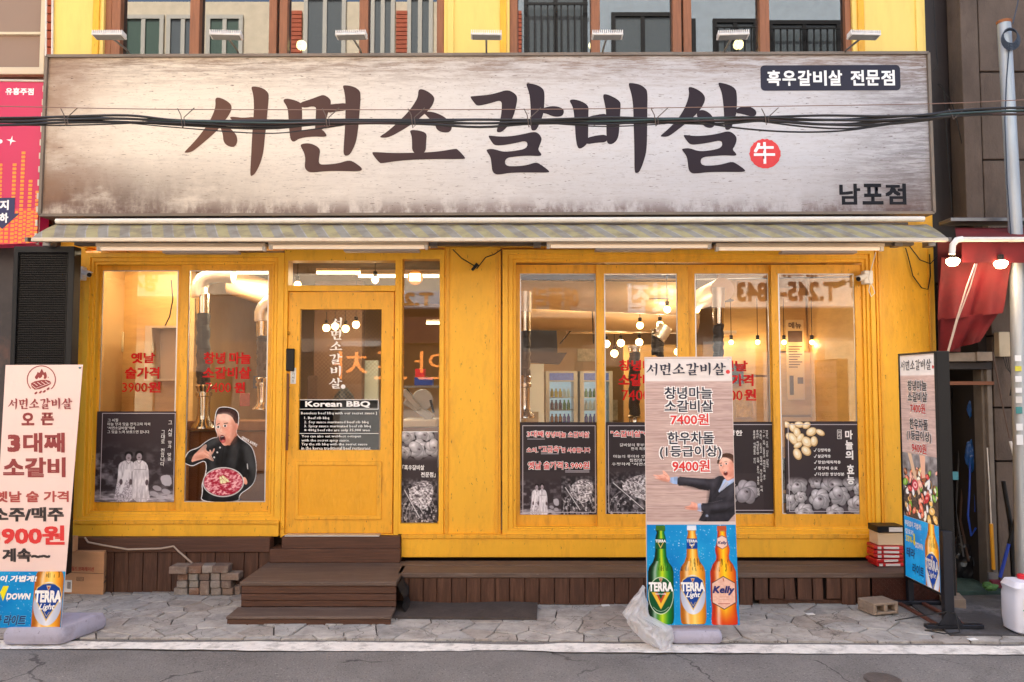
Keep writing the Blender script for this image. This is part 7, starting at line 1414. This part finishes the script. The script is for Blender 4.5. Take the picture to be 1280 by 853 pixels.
q = MB(); q.box(wx(1206, .1, 300), 9, YG + .08, 5, .0, 7); q.build('core_wall', mat('dark_joint', (44, 36, 32), .9), NR)
q = MB(); q.box(wx(1174, .35, 560), wx(1225, .35, 560), 1.5, 1.6, 0, 2.6); q.build('passage_wall', mat('passage_paint', (104, 108, 98), .7, dirt=.8, dscale=2, dcol=(60, 56, 50)), NR)
q = MB(); q.pbox(1172, 441, 1222, 452, -.2, .3, 450); q.pbox(1221.5, 440, 1241, 451.5, -.22, .3, 450); q.build('lintel', mat('worn_lintel', (150, 134, 118), .8, var=.2, dirt=.5), NR, .004)
q = MB(); q.pbox(1172, 453, 1240, 462, -.15, .2, 460); q.build('steel_beam', mat('dark_steel2', (54, 48, 46), .6, .4), NR, .003)
q = MB(); q.pbox(1180, 477, 1243, 481.5, -.16, .05, 480); q.build('rust_bar', mat('rust_bar', (120, 74, 50), .7), NR, .002)
PJ = mat('grey_jamb', (112, 102, 92), .6, var=.2, dirt=.5); 
for a, b, Y in ((1231, 1236, -.1), (1238, 1244, -.14)): q = MB(); q.pbox(a, 462, b, 745, Y, .12, 600); q.build('jamb', PJ, NR, .003)
def pipe(px0, py0, px1, py1, Y, r, m, lab, coll=(), name='drainpipe', cat='pipe'):
    T = thing(name, lab, cat, tuple(P(px1, py1, Y))); q = MB(); q.tube([P(px0, py0, Y), P(px1, py1, Y)], r, 14); q.build('pipe', m, T, smooth=True)
    for py in coll: q = MB(); t = (py - py0) / (py1 - py0); c = P(px0 + (px1 - px0) * t, py, Y); q.tube([c + Vector((0, 0, -.02)), c + Vector((0, 0, .02))], r * 1.25, 14); q.build('clamp', GRYST, T, smooth=True)
    return T
pipe(1203, -60, 1213, 276, -.06, .034, mat('steel_pipe', (150, 138, 128), .3, .8, var=.15, stretch=(4, 4, .4)), 'steel drainpipe running down the brown wall right of the signboard', (48, 85, 150, 236))
UP = pipe(1255, 30, 1270, 300, -.55, .049, mat('pole_steel', (168, 174, 180), .45, .4, var=.15, dirt=.4, dcol=(110, 96, 84), stretch=(4, 4, .4)), 'pale grey metal utility pole near the right edge', (), 'utility_pole', 'pole')
q = MB(); q.tube([P(1270, 300, -.55), P(1279, 740, -.55)], .05, 14); q.build('pipe', MATS['pole_steel'], UP, smooth=True); q = MB(); c = P(1255, 30, -.55); q.lathe([(.052, 0), (.055, .02), (.03, .03)], tuple(c), 14); q.build('cap', mat('orange_rust', (150, 90, 50), .7), UP, smooth=True)
STK = [mat('sticker_%d' % i, c_, .5) for i, c_ in enumerate(((226, 226, 226), (206, 196, 60), (60, 130, 130), (210, 206, 200)))]
for i, (py, h, mi_) in enumerate(((448, 7, 0), (461, 6, 1), (474, 7, 0), (488, 6, 0), (500, 8, 3), (513, 8, 2), (534, 8, 0), (550, 12, 0))):
    x = 1270 + (py - 300) / 440 * 9; q = MB(); c = P(x - .5, py, -.6 - .002); q.obox(c, (.024, 0, 0), (0, .0015, 0), (0, 0, h * .0032)); q.build('sticker', STK[mi_], UP)
T = thing('cable_coil', 'coil of dark blue cable hung near the top of the utility pole', 'cable', tuple(P(1262, 45, -.62))); q = MB(); CBB = mat('blue_black_cable', (40, 50, 66), .4)
for j in range(5): c = P(1263 + j * .5, 45 + j, -.64); rr_ = .055 + .004 * j; q.tube([c + Vector((rr_ * math.cos(a), .004 * j, rr_ * 1.1 * math.sin(a))) for a in np.linspace(0, 2 * math.pi, 20)], .0055, 6)
q.tube([P(1262, 55, -.61), P(1258, 100, -.6), P(1256, 150, -.6), P(1259, 230, -.6), P(1264, 300, -.6)], .005, 6); q.tube([P(1266, 30, -.64), P(1272, 5, -.64), P(1276, -30, -.64)], .005, 6); q.build('coil', CBB, T, smooth=True)
for i, (pts, r_, lab) in enumerate(((((1280, -10), (1258, 10), (1222, 38), (1212, 52), (1206, 62)), .012, 'brown conduit bending down from the top right corner'), (((1166, -20), (1170, 60), (1172, 80), (1166, 90)), .003, 'thin hanging wire at the top of the brown wall'), (((1172, 105), (1180, 115), (1184, 180), (1190, 265)), .004, 'black wire running down the brown wall'), (((1172, 105), (1190, 130), (1205, 190), (1225, 262), (1232, 276)), .004, 'black wire slanting from the brown wall to the grey panels'))):
    q = MB(); q.tube([P(a, b, -.08) for a, b in spl(pts)], r_, 6); tag(q.build('wall_wire', BLK if i else mat('brown_conduit', (96, 78, 66), .5), smooth=True), lab, 'cable')
# red awning
RA = thing('red_awning', 'folded red tarpaulin awning with a white bar beside the yellow pilaster', 'awning', tuple(P(1220, 300, -.7))); REDF = mat('red_tarpaulin', (98, 8, 15), .75, var=.4, vscale=4, bump=.3, bscale=12)
def fab(name, quad, nx_, ny_, fold, par, m):
    q = MB(); q4 = [Vector(p) for p in quad]
    for j in range(ny_ + 1):
        for i in range(nx_ + 1):
            u, w = i / nx_, j / ny_; p = (q4[0] * (1 - u) + q4[1] * u) * (1 - w) + (q4[3] * (1 - u) + q4[2] * u) * w
            q.v.append((p.x, p.y + fold * (math.sin(u * 9 + w * 2.5) + .5 * math.sin(u * 21 + w)) * (.2 + w), p.z))
    for j in range(ny_):
        for i in range(nx_): a = j * (nx_ + 1) + i; q.f.append((a, a + 1, a + nx_ + 2, a + nx_ + 1))
    q.mi = [0] * len(q.f); n0 = len(q.v); q.v += [(x, y + .004, z) for x, y, z in q.v]; q.f += [tuple(i + n0 for i in f) for f in list(q.f)]; q.mi *= 2; return q.build(name, m, par, smooth=True)
fab('top_cloth', [P(1194, 285, -.35), P(1420, 285, -.35), P(1440, 299, -.75), P(1197, 299, -.75)], 24, 4, .008, RA, REDF)
fab('valance', [P(1202, 303, -.74), P(1440, 303, -.74), P(1440, 331, -.72), P(1204, 328, -.72)], 30, 4, .008, RA, REDF)
fab('folded_cloth', [P(1177, 322, -.45), P(1266, 326, -.6), P(1250, 392, -.5), P(1176, 400, -.4)], 26, 12, .032, RA, REDF)
fab('folded_cloth', [P(1176, 398, -.4), P(1250, 390, -.5), P(1222, 428, -.35), P(1178, 441, -.28)], 20, 8, .026, RA, REDF)
fab('lining', [P(1172, 300, -.3), P(1204, 300, -.3), P(1200, 440, -.25), P(1174, 440, -.25)], 8, 6, .006, RA, mat('dark_red_cloth', (92, 24, 24), .7))
q = MB(); q.tube([P(1201, 299.5, -.78), P(1440, 299.5, -.78)], .018, 10); q.build('bar', WHTM, RA, smooth=True); q = MB(); q.tube([P(1203, 299, -.78), P(1196, 300, -.78), P(1191, 306, -.78), P(1190, 318, -.78)], .022, 10); q.build('elbow', WHT, RA, smooth=True)
q = MB(); q.box(wx(1180, -.3, 280), 7, -.4, -.22, wz(280, -.3), wz(277, -.3) + .01); q.build('edge_trim', GRYST, RA, .003)
for px, py, lab in ((1191, 326, 'lit bulb under the white elbow of the red awning'), (1251, 329, 'lit bulb at the right end of the red awning valance')):
    c = P(px, py, -.74); T = thing('awning_bulb', lab, 'lamp', tuple(c), 'lit bulbs under the red awning'); q = MB(); q.lathe([(.001, -.042), (.03, -.036), (.046, -.012), (.048, .004), (.035, .016), (.018, .02)], tuple(c), 18); q.build('glass', mat('hot_bulb', (255, 222, 180), .4, emit=9, ecol=(255, 214, 160)), T, smooth=True); q = MB(); q.lathe([(.02, .02), (.022, .06), (.01, .065)], tuple(c), 12); q.build('socket', BLK, T, smooth=True)
    l = bpy.data.lights.new('bulb_light', 'POINT'); l.energy = 1.6; l.color = (1, .72, .45); l.shadow_soft_size = .05; lo = bpy.data.objects.new('bulb_light', l); COL.objects.link(lo); lo.parent = T; lo.location = (0, -.01, -.07)
q = MB(); q.tube([P(1219, 330, -.8), P(1208, 360, -.78), P(1195, 402, -.7), P(1184, 442, -.6)], .006, 6); q.tube([P(1221, 330, -.8), P(1213, 358, -.79), P(1197, 400, -.7), P(1185, 442, -.6)], .005, 6); tag(q.build('rope', mat('white_rope', (216, 196, 178), .7), smooth=True), 'white double rope slanting down across the red awning', 'rope')
# electric box and wires on the concrete
T = thing('electric_box', 'small beige electric box on the grey panels left of the utility pole', 'box', tuple(P(1256, 430, -.2))); q = MB(); q.pbox(1249, 415, 1263, 446, -.2, .07, 430); q.build('box', mat('beige_box', (196, 180, 154), .5, dirt=.3), T, .004)
q = MB(); 
for k_ in range(3): q.tube([P(1254 + k_ * 3, 446, -.18), P(1258 + k_ * 2, 460, -.18), P(1266, 470 + k_ * 3, -.2), P(1264 - k_, 495, -.2)], .003, 5)
q.build('wire', BLK, T, smooth=True)
q = MB(); q.tube([P(1241, 440, -.2), P(1252, 500, -.2), P(1262, 548, -.2)], .007, 6); tag(q.build('cable', mat('brown_cable', (86, 66, 56), .5), smooth=True), 'brown cable slanting over the concrete panels', 'cable')
q = MB(); q.tube([P(1263, 552, -.2), P(1269, 575, -.2)], .011, 8); tag(q.build('cable_end', WHT, smooth=True), 'white plug end of the slanting brown cable', 'plug')
# passage clutter
T = pipe(1183, 470, 1191, 712, -.42, .02, ALU, 'aluminium upright at the mouth of the dark passage', (), 'upright', 'post'); q = MB(); q.pbox(1188, 590, 1198, 600, -.45, .02, 595); q.build('teal_sticker', mat('teal_plastic', (60, 130, 140), .5), T)
pipe(1221, 462, 1230, 690, .1, .035, mat('dull_pipe', (96, 80, 74), .5, .4), 'brown grey pipe standing in the dark passage', (560, 640), 'passage_pipe'); pipe(1229, 560, 1240, 708, .25, .02, BLK, 'thin black pipe behind the brown pipe', (), 'passage_pipe')
q = MB(); q.tube([P(1213, 560, .1), P(1212, 610, .05), P(1210, 645, .05), P(1214, 670, .05), P(1220, 660, .05)], .008, 8); q.tube([P(1217, 560, .1), P(1219, 610, .08), P(1219, 640, .08)], .007, 8); tag(q.build('blue_hose', mat('blue_hose', (26, 70, 170), .35), smooth=True), 'blue hose hanging in the dark passage', 'hose')
BAGB = mat('blue_bag_film', (22, 74, 134), .3, var=.3, vscale=12)
def lump(name, c, rx, rz, m, lab, cat, seed):
    bm = bmesh.new(); bmesh.ops.create_icosphere(bm, subdivisions=4, radius=1)
    for v in bm.verts:
        n_ = float(fbm(np.array(v.co.x * 2.2 + seed), np.array(v.co.z * 2.2 + v.co.y * 1.7), seed, 4)) - .5; k_ = 1 + n_ * 1.1; v.co = Vector((v.co.x * rx * k_, v.co.y * rx * .7 * k_, v.co.z * rz * k_))
    me = bpy.data.meshes.new(name); bm.to_mesh(me); bm.free(); me.materials.append(m); o = link_mesh(name, me); o.location = c; return tag(o, lab, cat)
lump('blue_bag', P(1214, 572, .1), .045, .12, BAGB, 'blue plastic bag hanging in the dark passage', 'bag', 2); lump('blue_bag', P(1215, 512, .1), .035, .09, BAGB, 'small knotted blue bag above the larger blue bag', 'bag', 6)
lump('dark_sack', P(1212, 700, .25), .17, .2, mat('dark_film', (34, 34, 38), .3), 'dark heap of bags on the passage floor', 'bag', 4)
q = MB(); q.pbox(1212, 485, 1224, 505, 1.1, .1, 495); tag(q.build('meter_box', mat('pale_meter', (156, 170, 170), .5)), 'pale meter box on the far passage wall', 'box')
a = PG(1178, 742); q = MB(); q.box(a.x, a.x + .5, -.25, .5, .0, .06); tag(q.build('green_step', mat('green_mat', (40, 62, 56), .8, var=.3, bump=.5), None, .006), 'dark green rubber step at the passage threshold', 'step')
q = MB(); q.pbox(1186, 705, 1196, 748, -.35, .04, 725); tag(q.build('wood_post', STEPW, None, .003), 'short brown wooden post at the end of the deck', 'post')
q = MB(); q.tube([P(1254, 602, -.28), P(1263, 655, -.28), P(1268, 745, -.28)], .017, 8); tag(q.build('handle_stick', BLK, smooth=True), 'black stick leaning on the concrete wall', 'stick')
T = thing('broom', 'broom with a blue lower handle leaning in the passage', 'broom', tuple(P(1250, 720, -.3))); q = MB(); q.tube([P(1269, 650, -.34), P(1261, 680, -.34)], .014, 8); q.build('upper_handle', BLK, T); q = MB(); q.tube([P(1261, 680, -.34), P(1250, 722, -.34)], .013, 8); q.build('blue_handle', mat('blue_plastic', (30, 66, 170)), T); q = MB(); q.obox(P(1246, 730, -.34), (.05, 0, 0), (0, .02, 0), (0, 0, .03)); q.build('bristles', mat('wine_bristle', (96, 24, 40), .8), T, .006)
T = thing('yellow_broom', 'yellow handled scoop standing in the passage', 'broom', tuple(P(1241, 715, -.25))); q = MB(); q.tube([P(1239, 655, -.25), P(1242, 712, -.25)], .014, 8); q.build('handle', mat('yellow_plastic', (216, 150, 30), .4), T); q = MB(); q.tube([P(1234, 560, -.22), P(1237, 610, -.22), P(1239, 655, -.22)], .005, 6); q.build('cord', WHTM, T); q = MB(); q.obox(P(1241, 722, -.25), (.04, 0, 0), (0, .01, 0), (0, 0, .04)); q.build('scoop', GRYST, T)
lump('duster', P(1238, 733, -.35), .05, .03, mat('green_purple_fibre', (70, 110, 60), .9, var=.5, vscale=20), 'green and purple duster lying by the passage', 'duster', 9)
q = MB(); q.box(-9, 9, 6, 6.1, 0, 7.2); 
for i, (px, py, w, h, d, Y, c_, lab) in enumerate(((1204, 716, 16, 14, .1, .3, (50, 46, 52), 'black crate low in the passage'), (1216, 690, 14, 12, .1, .5, (90, 84, 80), 'grey canister in the passage'), (1203, 660, 12, 22, .1, .9, (60, 66, 60), 'dark shelf unit deep in the passage'), (1205, 604, 10, 14, .1, 1.2, (96, 100, 104), 'grey equipment box in the passage'), (1216, 640, 9, 10, .1, .8, (110, 90, 60), 'brown carton in the passage'))):
    q = MB(); q.pbox(px - w / 2, py - h / 2, px + w / 2, py + h / 2, Y, d, py); q.pbox(px - w / 2 - 1, py - h / 2 - 2, px + w / 2 + 1, py - h / 2, Y - .01, d + .02, py); tag(q.build('storage_box', mat('passage_box_%d' % i, c_, .6, var=.2, dirt=.5), None, .006), lab, 'box')
for i in range(6):
    q = MB(); x = 1190 + i * 6.5; q.tube([P(x, 484 + 4 * i, .2 + .1 * i), P(x + 3 * math.sin(i), 560, .3), P(x + 4 * math.cos(i * 2), 630 + 10 * i, .25), P(x + 8, 690 + 6 * i, .1)], .006 + .002 * (i % 3), 6); tag(q.build('hanging_cable', [BLK, GRYST, MATS['brown_cable']][i % 3], smooth=True), '%s cable hanging in the dark passage, %s from the left' % (('black', 'grey', 'brown')[i % 3], ('first', 'second', 'third', 'fourth', 'fifth', 'sixth')[i]), 'cable', 'cables hanging in the passage')
# ================================================================ opposite side of the street (seen as reflections)
YO = 8.3   # mirror distance
OP = thing('opposite_building', 'grey blue and cream building across the street seen only in the window reflections', 'building')
def om(px, py): v = P(px, py, YO); return v.x, v.z
CRM = mat('cream_render', (206, 192, 168), .8, var=.1); BLU = mat('blue_render', (150, 162, 172), .8, var=.08); xs_ = om(560, 100)[0]
Yw_ = -YO
q = MB(); q.box(-9.5, xs_, Yw_ - 3, Yw_, 3.4, 9.2); q.build('wall', CRM, OP); q = MB(); q.box(xs_ + .01, 9.5, Yw_ - 3, Yw_, 3.4, 9.6); q.build('wall', BLU, OP)
for i in range(16):
    x = -9 + i * 1.15; m_ = [mat('shutter_grey', (176, 176, 174), .5, var=.1, stretch=(1, 1, 12), vscale=4), mat('shop_door_dark', (40, 40, 44), .2), mat('shop_tile', (150, 120, 100), .5, var=.2), mat('shop_poster', (190, 180, 150), .5, var=.4, vscale=5)][(i * 7 + i // 3) % 4]
    q = MB(); q.box(x, x + 1.0, Yw_ - .01, Yw_ + .02 + .02 * (i % 3), .05, 2.3 + .2 * (i % 2)); q.build('shop_bay', m_, OP, .005)
q = MB(); q.box(-9.5, 9.5, Yw_ - 3, Yw_ - .02, 0, 3.39); q.build('shop_wall', mat('dim_shops', (120, 108, 98), .7, var=.4, vscale=1.2), OP)
def owin(x0, y0, x1, y1, fm, gm, bars=0):
    a, z1 = om(x0, y0); b, z0 = om(x1, y1); q = MB(); e_ = .08
    q.box(a, b, Yw_ - .04, Yw_ + .05, z1 - e_, z1); q.box(a, b, Yw_ - .04, Yw_ + .05, z0, z0 + e_); q.box(a, a + e_, Yw_ - .04, Yw_ + .05, z0 + e_, z1 - e_); q.box(b - e_, b, Yw_ - .04, Yw_ + .05, z0 + e_, z1 - e_); q.box((a + b) / 2 - .04, (a + b) / 2 + .04, Yw_ - .04, Yw_ + .045, z0 + e_, z1 - e_)
    w = q.build('window', fm, OP); q = MB(); q.box(a + e_, b - e_, Yw_ + .005, Yw_ + .015, z0 + e_, z1 - e_); q.build('pane', gm, w)
    if bars:
        q = MB(); n_ = int((b - a) / .13)
        for i in range(n_): x = a + .06 + i * .13; q.box(x, x + .025, Yw_ + .12, Yw_ + .145, z0 - .1, z0 + (z1 - z0) * .75)
        q.box(a, b, Yw_ + .146, Yw_ + .17, z0 + (z1 - z0) * .73, z0 + (z1 - z0) * .76); q.build('railing', BLK, w)
WF = mat('white_frame', (176, 172, 162), .5); GG = mat('green_pane', (66, 88, 78), .3); DG = mat('dark_pane', (84, 92, 96), .25)
for r in ((150, 15, 200, 75, WF, GG), (205, 15, 245, 75, WF, DG), (255, 15, 300, 75, WF, GG), (378, -10, 430, 75, WF, DG), (462, -10, 492, 75, WF, DG), (508, -10, 540, 75, WF, DG), (-40, 20, 40, 80, WF, DG)): owin(*r)
for r in ((655, -20, 735, 78, BLK, DG, 1), (765, 12, 845, 76, BLK, DG, 0), (858, 20, 872, 76, BLK, DG, 0), (893, 20, 950, 76, BLK, DG, 1), (963, 22, 1055, 76, BLK, DG, 1)): owin(*r)
OBM = BK[0]
for px0, px1 in ((362, 375), (494, 508), (645, 652)):
    a, b = om(px0, 40)[0], om(px1, 40)[0]; z = om(0, 95)[1]; q = MB()
    while z < 9: q.box(a, b, Yw_ + .01, Yw_ + .06, z, z + .07); z += .085
    q.build('brick_pier', OBM, OP, kind='stuff')
# signs of the shops across the street
NEO_ = mat('orange_neon', (255, 150, 70), .4, emit=1.6, ecol=(255, 150, 70))
def osign(name, lab, px0, py0, px1, py1, m, texts, em=None, inkm=None, Yf=.35):
    a, z1 = om(px0, py0); b, z0 = om(px1, py1); T = thing(name, lab, 'sign', ((a + b) / 2, Yw_ + Yf, (z0 + z1) / 2)); q = MB(); q.box(a, b, Yw_ + .01, Yw_ + Yf, z0, z1); q.build('panel', m, T)
    # the face looks toward +Y; seen in the glass it is mirrored, as in the photograph
    S = Surf((0, 0, 100, 100), corners=[(b, Yw_ + Yf, z1), (a, Yw_ + Yf, z1), (a, Yw_ + Yf, z0), (b, Yw_ + Yf, z0)])
    for t, x0, y0, x1, y1, im in texts: k = Ink(S, .01); k.text(t, x0, y0, x1, y1, .0 if im is NEO_ else .035); k.build('lettering', im, T)
LS = mat('glowing_cream_panel', (226, 208, 190), .5, emit=.5); DKI = mat('brown_sign_ink', (96, 60, 40), .5)  # cream panel glows by itself in place of skylight on the sign
osign('shop_sign', 'cream phone number sign across the street reflected in the right panes', 860, 330, 1078, 385, LS, [('T.245-2843', 18, 45, 74, 88, DKI), ('대/회/문', 24, 6, 60, 36, DKI)])
osign('shop_sign', 'cream sign across the street reflected in the middle panes', 650, 352, 850, 398, mat('tan_panel', (190, 160, 130), .5, emit=.2), [('애플러', 64, 20, 92, 84, mat('amber_ink', (206, 140, 60), .5)), ('맛집', 6, 10, 34, 90, WINK)])
osign('shop_sign', 'pale long sign across the street reflected over the door', 352, 366, 560, 386, mat('pale_panel', (200, 190, 190), .5, emit=.3), [('T.245-2891', 8, 10, 66, 92, mat('amber_ink', (206, 140, 60)))])
osign('shop_sign', 'round emblem sign across the street reflected in the leftmost pane', 112, 322, 232, 372, mat('warm_panel', (206, 184, 160), .5, emit=.3), [('명가', 24, 36, 54, 88, mat('amber_ink', (206, 140, 60)))])
NEO = mat('orange_neon', (255, 140, 40), .4, emit=1.6, ecol=(255, 150, 70))
osign('neon_sign', 'dark sign with orange neon letters across the street reflected in the door and sidelight', 415, 434, 566, 480, mat('black_panel', (30, 22, 22), .4), [('안', 4, 14, 30, 88, NEO), ('포', 36, 14, 62, 88, NEO), ('차', 68, 14, 96, 88, NEO)])
osign('shop_sign', 'dark striped shop awning across the street seen in reflection', 480, 398, 566, 430, mat('wine_panel', (70, 30, 34), .5), [])
